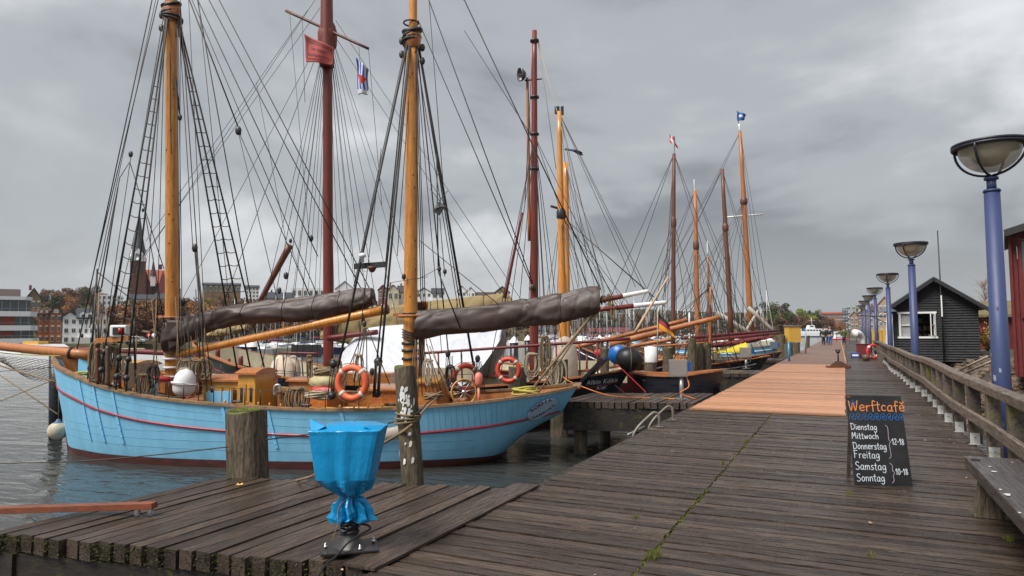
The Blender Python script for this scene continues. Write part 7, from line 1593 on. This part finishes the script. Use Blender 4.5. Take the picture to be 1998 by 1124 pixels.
# modern white block
t = thing('modern_white_block', 'modern office block with curved white bands, glass storeys and a red panel', 'office building', P(20, 672, 130)); b = P(-110, 672, 112); TH = atan((999-30)/FPX); X = H0*cos(TH)+F0*sin(TH); Y = F0*cos(TH)-H0*sin(TH)
def WX(x): r = ray(x, 640); r = V((r.x, r.y, 0)); q = V((b.x, b.y, 0)); den = X.x*(-r.y)+X.y*r.x; return ((-q.x)*(-r.y)+(-q.y)*r.x)/den
for k, (y, x1) in enumerate(((586, 62), (612, 72), (637, 74), (660, 78))):
    z = P(0, y, 130).z-b.z; W = WX(x1); zb_ = P(0, y+(9 if k else 6), 130).z-b.z
    out_ = [(0, -.5), (W-1, -.5), (W-.3, .8), (W, 2), (W, 14), (0, 14)]; MB().prism(out_, X, Y, b+Z*zb_, Z*(z-zb_)).build('white_band', m_whiteg, t)
    if k: MB().tube([b+X*.2+Z*(z+.45)-Y*-.1, b+X*(W-1)+Z*(z+.45)+Y*.1], .05, 4).build('balcony_rail', m_steel, t)
for (y0, y1, x1) in ((591, 612, 58), (619, 637, 64), (644, 660, 66), (667, 675, 66)):
    z0, z1 = P(0, y1, 130).z-b.z, P(0, y0, 130).z-b.z; W = WX(x1); MB().box(b+X*W/2+Y*7.5+Z*((z0+z1)/2), W, 12, z1-z0, X, Y).build('glass_storey', m_glassb, t)
    for k in range(10): MB().box(b+X*(W*(k+.5)/10)+Y*1.45+Z*((z0+z1)/2), .12, .1, z1-z0, X, Y).build('mullion', m_steel, t)
zt_, zb_ = P(0, 618, 130).z, P(0, 657, 130).z; c = b+X*WX(14)+Y*1.15; MB().box(V((c.x, c.y, (zt_+zb_)/2)), 1.9, .4, zt_-zb_, X, Y).build('red_panel', M('red_cladding', (.38, .07, .035)), t)
# hillside and background buildings
specs = [('ochre_house', 'large ochre brick house with brown gable roof above the modern block', -30, 38, 606, 584, 563, 215, m_ochre, m_brr, 4, 1, False), ('ochre_gable_house', 'ochre brick house with a tall front gable at the upper left', 50, 80, 606, 583, 562, 212, m_ochre, m_brr, 3, 1, True), ('small_yellow_house', 'small yellow gabled house among orange trees below the skyline', 164, 180, 604, 600, 592, 200, m_hc, m_brr, 1, 1, True),
         ('white_block', 'white flat roofed block below the church', 188, 236, 606, 575, 575, 225, m_hw, m_slr, 5, 3, False), ('white_cottage_row', 'long cream house with dark roof below the church nave', 250, 303, 596, 583, 574, 235, m_hc, m_slr, 6, 1, False), ('cream_villa', 'cream villa with dark roof right of the long cream house', 303, 322, 598, 583, 572, 232, m_hc, m_slr, 2, 1, False), ('cream_house', 'cream gabled house behind the foremast', 322, 350, 598, 582, 571, 234, m_hc, m_slr, 2, 1, True),
         ('grey_flats', 'grey balcony flats on the hill between the rope ladders and gaff', 478, 505, 588, 560, 556, 290, m_hw, m_slr, 4, 4, False), ('brown_long_house', 'low ochre building on the skyline left of the grey flats', 395, 470, 572, 555, 551, 300, m_ochre, m_slr, 7, 1, False), ('white_terrace', 'white modern terrace on the hill left of the red mast', 568, 634, 582, 562, 562, 300, m_hw, m_slr, 6, 1, False), ('dark_roof_terrace', 'row house with long dark slate roof left of the red mast', 515, 572, 590, 582, 570, 280, m_hc, m_slr, 4, 1, False),
         ('blue_roof_villa', 'villa with steep blue grey roof right of the red mast', 655, 690, 580, 563, 549, 300, m_hw, m_slr, 3, 1, True), ('brick_balcony_house', 'brick balcony house with dark roof on the hill', 738, 756, 586, 565, 556, 290, M('dull_brick', (.24, .09, .07)), m_slr, 2, 3, True), ('cream_gable_house', 'cream gabled house right of the brick balcony house', 756, 778, 590, 566, 556, 285, m_hc, m_slr, 2, 1, True), ('dark_roof_house', 'house with large dark roof just left of the main mast', 776, 802, 588, 570, 557, 288, m_hw, m_slr, 3, 1, False),
         ('grey_row_house', 'grey roofed row house right of the main mast', 812, 842, 582, 570, 562, 300, m_hw, m_slr, 3, 1, True), ('white_row_house', 'white row house with dark roof behind the mizzen sheets', 842, 866, 584, 572, 562, 300, m_hw, m_slr, 2, 1, False), ('red_roof_house', 'white gabled house with a red roof on the hill', 893, 910, 580, 568, 558, 300, m_hw, m_redr, 2, 1, True), ('white_gable_house', 'white gabled house with dark roof right of the red roofed house', 910, 927, 580, 570, 561, 300, m_hw, m_slr, 2, 1, True), ('long_dark_roof_house', 'long low house with dark brown roof on the skyline', 928, 975, 583, 576, 570, 305, m_ochre, m_brr, 5, 1, False), ('domed_roof_house', 'big hipped dark roof on the skyline before the red mast', 966, 994, 582, 570, 559, 300, m_ochre, m_slr, 3, 1, True),
         ('glass_office', 'blue glazed office by the marina behind the fore boom', 556, 612, 660, 630, 630, 190, m_glassb, m_slr, 8, 3, False), ('cream_quay_house', 'cream quay building left of the blue glazed office', 505, 545, 662, 636, 630, 188, m_hw, m_slr, 4, 2, False), ('red_roof_boathouse', 'long low boathouse with dark red roof behind the marina', 1130, 1230, 655, 648, 641, 225, m_hc, m_dred, 6, 1, False), ('marina_hall', 'grey marina hall among the masts', 1040, 1090, 656, 644, 640, 220, m_hw, m_slr, 4, 1, False),
         ('long_brick_hall', 'long brick hall with flat roof above the autumn trees at right', 1604, 1646, 632, 612, 610, 330, M('dusty_brick', (.24, .13, .11)), m_redr, 9, 2, False), ('dark_tower_block', 'dark blue grey tower block at the end of the long brick hall', 1645, 1656, 652, 602, 602, 320, M('dark_cladding', (.055, .075, .10)), m_slr, 2, 4, False), ('pale_grey_block', 'pale grey flat topped block behind the dark tower block', 1653, 1672, 650, 596, 596, 340, M('pale_cladding', (.30, .33, .35)), m_slr, 2, 5, False), ('cream_block', 'cream flat topped block behind the lamp posts', 1668, 1690, 650, 598, 598, 345, m_hc, m_slr, 2, 4, False),
         ('brown_warehouse', 'brown brick warehouse behind the row of lamp posts', 1676, 1700, 655, 612, 602, 300, M('brown_brick', (.20, .12, .09)), m_brr, 3, 4, True), ('old_brick_store', 'old brick storehouse with white front left of the lamp posts', 1660, 1676, 655, 618, 608, 310, M('pink_brick', (.3, .2, .16)), m_brr, 2, 3, True), ('tan_quay_house', 'tan quay building between the lamp posts', 1698, 1720, 655, 606, 598, 260, M('tan_render', (.36, .28, .2)), m_brr, 3, 4, False), ('red_roof_quay_house', 'quay house with bright red roof beside the hut roof', 1716, 1742, 655, 594, 580, 240, M('tan_render', (.36, .28, .2)), m_redr, 3, 4, True)]
for s in specs:
    wn = s[10] > 0; house(s[0], s[1], *s[2:5], s[5], s[6], s[7], s[8], s[9], s[10], s[11], gable=s[12], chim=1 if s[9] in (m_slr, m_brr) and s[6] < s[5] and s[7] < 290 else 0)
# church
t = thing('brick_church', 'dark red brick church with tall slate spire on the hill', 'church', P(268, 575, 270)); TH = atan(731/FPX); X = H0*cos(TH)+F0*sin(TH); Y = F0*cos(TH)-H0*sin(TH)
def ZP(y, x=268, d=270): return P(x, y, d).z
c = P(268, 570, 270); w = (P(283, 570, 270)-P(253, 570, 270)).length*.9; z0, z1, z2, z3 = ZP(600), ZP(511), ZP(488), ZP(412)
tw = MB().box(V((c.x, c.y, (z0+z1)/2)), w, w, z1-z0, X, Y).build('tower', m_dbr, t)
for sx in (-.22, .22): MB().box(V((c.x, c.y, ZP(527)))+X*w*sx-Y*(w/2+.02), w*.16, .1, 3.2, X, Y).build('belfry_opening', m_iron, tw)
bf = MB(); bf.box(V((c.x, c.y, (z1+ZP(503))/2)), w*1.06, w*1.06, ZP(503)-z1, X, Y)
for s in (0, 1, 2, 3):
    a_ = s*pi/2; d1 = X*cos(a_)+Y*sin(a_); d2 = Y*cos(a_)-X*sin(a_); bf.prism([(-w*.5, 0), (w*.5, 0), (0, ZP(486)-ZP(503))], d2, Z, V((c.x, c.y, ZP(503)))+d1*(w*.53), -d1*.6)
bo = bf.build('belfry', m_hw, tw)
for k in range(7): MB().beam(V((c.x, c.y, z1))+X*w*(-.5+k/6)-Y*w*.545, V((c.x, c.y, ZP(496)))+X*w*(-.42+k/6*.84)-Y*w*.545, .16, .12).build('timber_frame', m_iron, bo)
MB().lathe([(0, 0), (w*.13, 0), (w*.13, .1), (0, .1)], V((c.x, c.y, ZP(508)))-Y*w*.56, 16, -Y).build('clock_face', m_whiteg, tw)
MB().lathe([(w*.60, ZP(500)-z1), (w*.48, ZP(492)-z1), (w*.27, ZP(462)-z1), (.04, z3-z1)], V((c.x, c.y, z1)), 8, Z).build('spire', m_slr, t)
nb = P(262, 600, 276); W = (P(326, 600, 276)-nb).dot(H0)*.9; hE = ZP(552, 300, 276)-nb.z; hR = ZP(524, 300, 276)-nb.z
MB().box(nb+X*W/2+Y*7+Z*hE/2, W, 14, hE, X, Y).build('nave', m_dbr, t)
mb = MB(); 
for s in (-1, 1): e = nb+Y*7+Z*hR; f = nb+Y*(7+s*7.3)+Z*(hE-.3); q = [e, f, f+X*W, e+X*W]; q = q if s > 0 else q[::-1]; mb.hexa(q+[k+Z*.3 for k in q])
mb.build('nave_roof', m_redr, t)
gb = P(270, 600, 272); gW = (P(292, 600, 272)-gb).dot(H0); ge = ZP(560, 280, 272)-gb.z; gr = ZP(526, 280, 272)-gb.z
tr = MB().prism([(0, 0), (gW, 0), (gW, ge), (gW/2, gr), (0, ge)], X, Z, gb-Y*.5, Y*6).build('transept', m_redr if False else M('church_brick_red', (.22, .055, .035)), t)
for k in range(4): MB().box(P(276, 572-k*9, 271)-Y*.6, .9, .2, 1.2, X, Y).build('white_window', m_whiteg, tr)
p = P(298, 556, 270.5); mb = MB(); mb.box(p+Z*1.5, 1.7, 1.7, 4, X, Y); sp2 = mb.build('small_turret', m_hw, t); MB().lathe([(1.2, 0), (.7, 1.6), (.03, 7.5)], p+Z*3.4, 6).build('small_spire', m_slr, sp2)
gb = P(304, 600, 270); gW = (P(326, 600, 270)-gb).dot(H0); MB().prism([(0, 0), (gW, 0), (gW, ge*.7), (gW/2, gr*.98), (0, ge*.7)], X, Z, gb-Y*.5, Y*8).build('transept', M('church_brick_red', (.22, .055, .035)), t)
MB().box(P(313, 521, 275), 1.2, 1.2, 2, X, Y).build('chimney', m_dbr, t)
# street signs and cars on the far quay
for (x, lb, m1) in ((290, 'red no entry sign on the far quay', m_fr), (300, 'white sign right of the no entry sign on the far quay', m_whiteg)):
    q = P(x, 672, 126); t = thing('road_sign', lb, 'road sign', V((q.x, q.y, -.3))); MB().tube([V((q.x, q.y, -.3)), V((q.x, q.y, 1.6))], .06, 6).build('post', m_steel, t); MB().lathe([(0, 0), (.4, 0), (.4, .05), (0, .05)], V((q.x, q.y, 1.3)), 14, -F0).build('sign_face', m1, t)
q = P(261, 671, 130); t = thing('parked_car', 'silver parked car on the far quay', 'car', V((q.x, q.y, -.25))); b = V((q.x, q.y, -.25))
MB().prism([(-2.1, .3), (2.1, .3), (2.15, .75), (1.4, .9), (.8, 1.4), (-1.1, 1.42), (-1.8, .95), (-2.1, .85)], H0, Z, b, F0*1.7).build('body', m_steel, t, bevel=.08)
MB().prism([(-1.2, .95), (1.15, .93), (.7, 1.33), (-1.0, 1.35)], H0, Z, b-F0*.02, F0*.03).build('side_window', m_glass, t)
for s in (-1.3, 1.3): MB().lathe([(0, -.1), (.32, -.1), (.32, .1), (0, .1)], b+H0*s+Z*.32+F0*.08, 12, F0).build('wheel', m_rubber, t)
q = P(261, 672, 125); o = MB().tube([V((q.x, q.y, -.3)), P(261, 610, 125)], .09, 6).build('quay_lamp_mast', m_steel); tag(o, 'tall slim grey lamp mast on the far quay', 'lamp mast')
# ================================================================ people
def skin(name, pts, edges, parent, mat, loc, rz, sub=2):
    me = bpy.data.meshes.new(name); me.from_pydata([p[0] for p in pts], edges, []); o = bpy.data.objects.new(name, me); COL.objects.link(o); o.parent = parent; me.materials.append(mat)
    m = o.modifiers.new('skin', 'SKIN'); m.use_smooth_shade = True
    if not me.skin_vertices: me.attributes
    for i, p in enumerate(pts):
        v = me.skin_vertices[0].data[i]; r = p[1]; v.radius = r if isinstance(r, tuple) else (r, r)
    me.skin_vertices[0].data[0].use_root = True
    s = o.modifiers.new('sub', 'SUBSURF'); s.levels = s.render_levels = sub; return o
def person(px, py, rz, label, jacket, trousers, hairm, stride=.1, h=1.72, skirt=.0, pack=None):
    q = G(px, py); t = thing('person', label, 'person', V((q.x, q.y, .03)), rz=rz); k = h/1.72; S = lambda x, y, z: V((x*k, y*k, z*k)); sk = M('skin_tone', (.45, .25, .17), rough=.6); a = stride
    pts = [(S(0, 0, .95), (.15, .11)), (S(0, 0, 1.15), (.13, .10)), (S(0, 0, 1.38), (.17, .11)), (S(0, 0, 1.48), .055), (S(0, .01, 1.60), (.085, .10)), (S(0, .01, 1.70), (.06, .07)),
           (S(.10, a*.4, .5), .065), (S(.11, -a*.2, .09), .042), (S(.12, a*.3+.12, .045), .035), (S(-.10, -a*.4, .5), .065), (S(-.11, -a, .12), .042), (S(-.12, -a+.14, .045), .035),
           (S(.21, 0, 1.38), .055), (S(.27, -.03, 1.12), .042), (S(.25, .08, .90), .03), (S(.25, .11, .82), .028), (S(-.21, 0, 1.38), .055), (S(-.27, -.03, 1.12), .042), (S(-.25, .08, .90), .03), (S(-.25, .11, .82), .028)]
    E = [(0, 1), (1, 2), (2, 3), (3, 4), (4, 5), (0, 6), (6, 7), (7, 8), (0, 9), (9, 10), (10, 11), (2, 12), (12, 13), (13, 14), (14, 15), (2, 16), (16, 17), (17, 18), (18, 19)]
    skin('body', pts, E, t, sk, 0, 0)
    pj = [(pts[0][0]-Z*(.06+skirt), (.20, .15))]+[(pts[i][0], tuple(r+.035 for r in (pts[i][1] if isinstance(pts[i][1], tuple) else (pts[i][1],)*2))) for i in (1, 2, 3, 12, 13, 14, 16, 17, 18)]
    skin('jacket', pj, [(0, 1), (1, 2), (2, 3), (2, 4), (4, 5), (5, 6), (2, 7), (7, 8), (8, 9)], t, jacket, 0, 0)
    pt_ = [(pts[i][0], tuple(r+.022 for r in (pts[i][1] if isinstance(pts[i][1], tuple) else (pts[i][1],)*2))) for i in (0, 6, 7, 9, 10)]
    skin('trousers', pt_, [(0, 1), (1, 2), (0, 3), (3, 4)], t, trousers, 0, 0)
    for i, j in ((7, 8), (10, 11)): skin('shoe', [(pts[i][0]-Z*.04, (.05, .05)), (pts[j][0], (.045, .04))], [(0, 1)], t, m_whiteg if 'white' in label else m_rubber, 0, 0, 1)
    skin('hair', [(S(0, -.02, 1.60), (.10, .10)), (S(0, -.015, 1.69), (.085, .09)), (S(0, -.03, 1.74), (.04, .04))], [(0, 1), (1, 2)], t, hairm, 0, 0)
    if pack: skin('backpack', [(S(0, -.16, 1.10), (.13, .08)), (S(0, -.16, 1.38), (.12, .07))], [(0, 1)], t, pack, 0, 0)
hd, hg, hb_ = M('hair_dark', (.03, .02, .015)), M('hair_green_hat', (.02, .06, .05)), M('hair_grey', (.3, .28, .26))
person(1607, 674.5, .25, 'person in dark green and black coat with dark trousers, left of the walking group', M('coat_dark_green', (.018, .045, .035)), M('trousers_black', (.015, .017, .02)), hg, .16)
person(1620, 674, -.1, 'person in navy jacket and bright blue jeans walking away with a backpack', M('jacket_navy', (.018, .018, .04)), M('jeans_blue', (.03, .14, .38)), hb_, .12, 1.8, pack=M('pack_blue', (.03, .06, .14)))
person(1616, 673.4, .1, 'person in black jacket and dark trousers between green coat and jeans walker', M('jacket_black', (.012, .014, .022)), M('trousers_navy', (.015, .02, .05)), M('hood_navy', (.02, .03, .09)), .1, 1.78)
person(1647, 673.2, .5, 'person in olive green coat standing apart at the right of the group', M('coat_olive', (.09, .12, .025)), M('trousers_dark_blue', (.015, .025, .08)), hd, .03, 1.68, skirt=.1)
# ================================================================ deck clutter
random.seed(5)
def clutter():
    t = bt_; h = bh
    def D_(a, y, dz=-.5): return h.pt(a, y, h.sheer(a)+dz)
    # deck planks lines are in the deck; hatch with planked lid amidships
    for (a, y, w, d, hh, m_) in ((.30, .1, 1.0, .9, .32, m_teak), (.545, -.2, 1.3, 1.1, .30, m_teak), (.66, .2, .9, 1.2, .42, m_teaky)):
        c = D_(a, y); MB().box(c+Z*hh/2, w, d, hh, h.t, h.n).build('hatch_coaming', m_, t)
        n = 7
        lid = MB()
        for k in range(n): lid.box(c+Z*(hh+.02)+h.t*(w*((k+.5)/n-.5)), w/n-.012, d+.06, .03, h.t, h.n, rnd=random.random())
        lid.build('hatch_lid', m_sparo, t)
    # pin rails and belaying pins on the inside of the near bulwark
    for a0, a1 in ((.13, .24), (.40, .52), (.60, .74)):
        p, q = h.pt(a0, -h.beam(a0)+.2, h.sheer(a0)-.06), h.pt(a1, -h.beam(a1)+.2, h.sheer(a1)-.06); pr = MB().beam(p, q, .09, .04).build('pin_rail', m_teak, t)
        for k in range(6): c = p.lerp(q, (k+.5)/6); MB().lathe([(0, -.14), (.012, -.13), (.012, 0), (.024, .03), (.02, .12), (.024, .15), (0, .17)], c, 8).build('belaying_pin', m_teaky, pr)
    for a0, a1 in ((.13, .26), (.36, .52), (.58, .76)):
        p, q = h.pt(a0, h.beam(a0)-.2, h.sheer(a0)+.02), h.pt(a1, h.beam(a1)-.2, h.sheer(a1)+.02); MB().beam(p, q, .09, .05).build('pin_rail', m_teaky, t)
        for k in range(4): hank(p.lerp(q, (k+.5)/4)-Z*.02, .2, random.uniform(.35, .6), 4, .014, random.choice((m_rope, m_ropew, m_tarb)), t)
    for k in range(12):   # far side stanchions with wires
        a = .18+k*.055; b = h.pt(a, h.beam(a)-.03, h.sheer(a)+.05); MB().tube([b, b+Z*.42], .011, 6).build('stanchion', m_iron, t)
    pts = [h.pt(.18+k*.055, h.beam(.18+k*.055)-.03, h.sheer(.18+k*.055)+.46) for k in range(12)]; MB().tube(pts, .007, 5).build('guard_wire', m_tar, t)
    # oars, boat hook, spare spars lying on deck
    for (a0, a1, y, dz, m_) in ((.30, .62, .6, .0, m_spar), (.33, .66, .75, .02, m_sparo), (.50, .72, -.9, -.1, m_teaky), (.12, .30, .5, .12, m_spar)):
        spar(D_(a0, y, dz), D_(a1, y, dz+.05), .03, .025, m_, t, 'loose_spar', 8, 2)
    # ropes over the deck
    for k in range(26):
        a = random.uniform(.14, .62); y = random.uniform(-1.3, .9); b = D_(a, y, -.46)
        if k % 2: coil(b+Z*.05, random.uniform(.12, .2), 5, .014, random.choice((m_rope, m_ropew, m_tarb)), t)
        else: MB().tube(smooth([b, b+h.t*.5+h.n*random.uniform(-.2, .2), b+h.t*.9+h.n*random.uniform(-.3, .3), b+h.t*1.3+h.n*random.uniform(-.2, .3)+Z*random.uniform(0, .5)]), .012, 5).build('loose_rope', random.choice((m_rope, m_ropew)), t)
    for (a, y, r, hh, m_) in ((.235, .3, .14, .26, M('bucket_red', (.4, .03, .03))), (.47, -1.1, .12, .24, m_rubber), (.64, -1.0, .12, .22, m_white), (.735, .5, .15, .28, M('bucket_blue', (.03, .12, .4)))):
        c = D_(a, y); MB().lathe([(0, 0), (r*.8, 0), (r, hh), (r*.93, hh), (r*.75, .02)], c, 14).build('bucket', m_, t)
    MB().lathe([(0, 0), (.16, .02), (.22, .12), (.18, .3), (.10, .38), (0, .4)], D_(.41, -.55), 12, Z, sq=(1.5, .9)).build('grey_canvas_cover', M('grey_canvas', (.25, .24, .22), (.17, .165, .15), 4, bump=1, bscale=7, bdist=.03), t)
    MB().box(D_(.72, -.4, -.3), .5, .4, .35, h.t, h.n).build('instrument_box', m_white, t, bevel=.02)
    MB().box(D_(.79, -.2, -.22), .28, .3, .5, h.t, h.n).build('binnacle', m_teak, t, bevel=.02)
    # windlass on the foredeck
    c = D_(.125, 0, -.2); MB().lathe([(0, -.55), (.09, -.54), (.12, -.45), (.08, -.38), (.09, 0), (.08, .38), (.12, .45), (.09, .54), (0, .55)], c, 14, h.n).build('windlass', m_iron, t)
    for s in (-.3, .3): MB().box(c+h.n*s-Z*.1, .3, .08, .45, h.t, h.n).build('windlass_cheek', m_teak, t)
    # deadeye strops on the near rail, cleats
    for a in (.16, .20, .44, .56, .70): 
        c = h.pt(a, -h.beam(a)+.02, h.sheer(a)+.08); MB().lathe([(0, -.12), (.02, -.12), (.03, -.05), (.018, 0), (.03, .05), (.02, .12), (0, .12)], c+Z*.03, 8, h.t).build('cleat', m_iron, t)
    # weed and rust streaks on the boot, draft marks
    # tan running rigging gathered round the fore shrouds and both masts
    for k in range(16):
        x = random.choice((186, 196, 205, 216, 228, 240, 262, 300)); rope(P(x+random.uniform(-6, 6), random.uniform(560, 660), 15.2), P(x+random.uniform(-22, 14), random.uniform(720, 765), 14.9), random.uniform(.010, .018), random.choice((m_rope, m_tarb, m_rope)), t, 'halyard_fall')
    for k in range(12): rope(P(342+k*5, random.uniform(560, 640), 16), P(350+k*6+random.uniform(-14, 10), 760, 15.6), .010, random.choice((m_rope, m_tarb)), t, 'halyard_fall')
    for k in range(12): rope(P(808+k*3, random.uniform(640, 690), 15.5), P(800+k*8, 775, 15.1), .010, random.choice((m_rope, m_tarb, m_ropew)), t, 'halyard_fall')
    for (x, y, w, hh) in ((222, 668, .2, .6), (246, 690, .22, .5), (300, 712, .25, .5), (365, 700, .3, .6), (838, 700, .2, .6), (880, 712, .2, .5), (700, 690, .18, .6), (655, 700, .2, .5)): hank(P(x, y, 15), w, hh, 5, .014, random.choice((m_rope, m_tarb, m_ropew)), t)
    # knots of the pine masts
    for (x0, y0, y1, d, rr_) in ((334.5, 30, 640, 16.2, .148), (803, 90, 700, 15.45, .155)):
        for k in range(26):
            y = random.uniform(y0, y1); a = random.uniform(-1.2, 1.2); p = P(x0, y, d+.0)+H0*sin(a)*rr_*.0; c = P(x0+ (2 if x0 < 500 else -1)*(y-y0)/600, y, d+.15)-F0*rr_*cos(a)*1.0+H0*rr_*sin(a)
            MB().lathe([(0, -.004), (random.uniform(.008, .02), 0), (0, .004)], c, 8, (-F0*cos(a)+H0*sin(a)), sq=(1, 1.6)).build('knot', M('pine_knot', (.10, .03, .012), rough=.5), t)
clutter()
# ================================================================ haze
def haze():
    m = bpy.data.materials.new('haze_air'); m.use_nodes = True; t = m.node_tree; t.nodes.clear(); o = t.nodes.new('ShaderNodeOutputMaterial'); v = t.nodes.new('ShaderNodeVolumePrincipled')
    v.inputs['Color'].default_value = (.86, .9, .95, 1); v.inputs['Density'].default_value = HAZE; v.inputs['Anisotropy'].default_value = .2; t.links.new(v.outputs[0], o.inputs['Volume'])
    mb = MB(); mb.box((0, 800, 65), 4400, 3600, 146)
    o = mb.build('haze', m, org=V((0, 0, 0))); tag(o, 'thin grey autumn haze over the harbour', 'haze', kind='stuff')
HAZE = .00013
if HAZE: haze()

# stickers, scuffs and the service hatch of the nearest lamp post
random.seed(9)
_b = lamp0.location.copy(); m_st = M('torn_sticker', (.40, .40, .42), (.14, .15, .2), 60, rough=.7); m_pt = M('bare_patch', (.10, .13, .17), (.04, .045, .05), 50, rough=.7)
for k, (z, a, w, hh, m_) in enumerate(((.95, -.2, .35, .10, m_st), (1.05, .45, .25, .07, m_st), (.55, .1, .3, .12, m_pt), (.35, .4, .35, .10, m_pt), (1.25, -.7, .3, .05, m_st), (2.35, -.9, .3, .05, m_whiteg), (1.85, .5, .2, .06, m_pt), (.1, -.5, .3, .08, m_pt))):
    r = .1215-(.029)*((z-_b.z)/4.9)+.0015; n = 7; base = -pi/2-.7+a; vs = []
    for i in range(n+1):
        q = base+w*(i/n-.5); j = random.uniform(.55, 1.0); vs += [V((_b.x+cos(q)*r, _b.y+sin(q)*r, z-hh/2*j)), V((_b.x+cos(q)*r, _b.y+sin(q)*r, z+hh/2*random.uniform(.5, 1)))]
    mb = MB(); mb.add(vs, [(i*2, i*2+2, i*2+3, i*2+1) for i in range(n)]); mb.build('sticker' if m_ is not m_pt else 'paint_patch', m_, lamp0)
r = .1235; pts = []
for (a, z) in ((-.5, .1), (-.5, .75), (-.45, .8), (.0, .8), (.05, .75), (.05, .1), (0, .05), (-.45, .05), (-.5, .1)): q = -pi/2-.7+a; pts.append(V((_b.x+cos(q)*(r-.011), _b.y+sin(q)*(r-.011), z-.45)))
MB().tube(pts, .004, 4).build('hatch_outline', m_iron, lamp0)
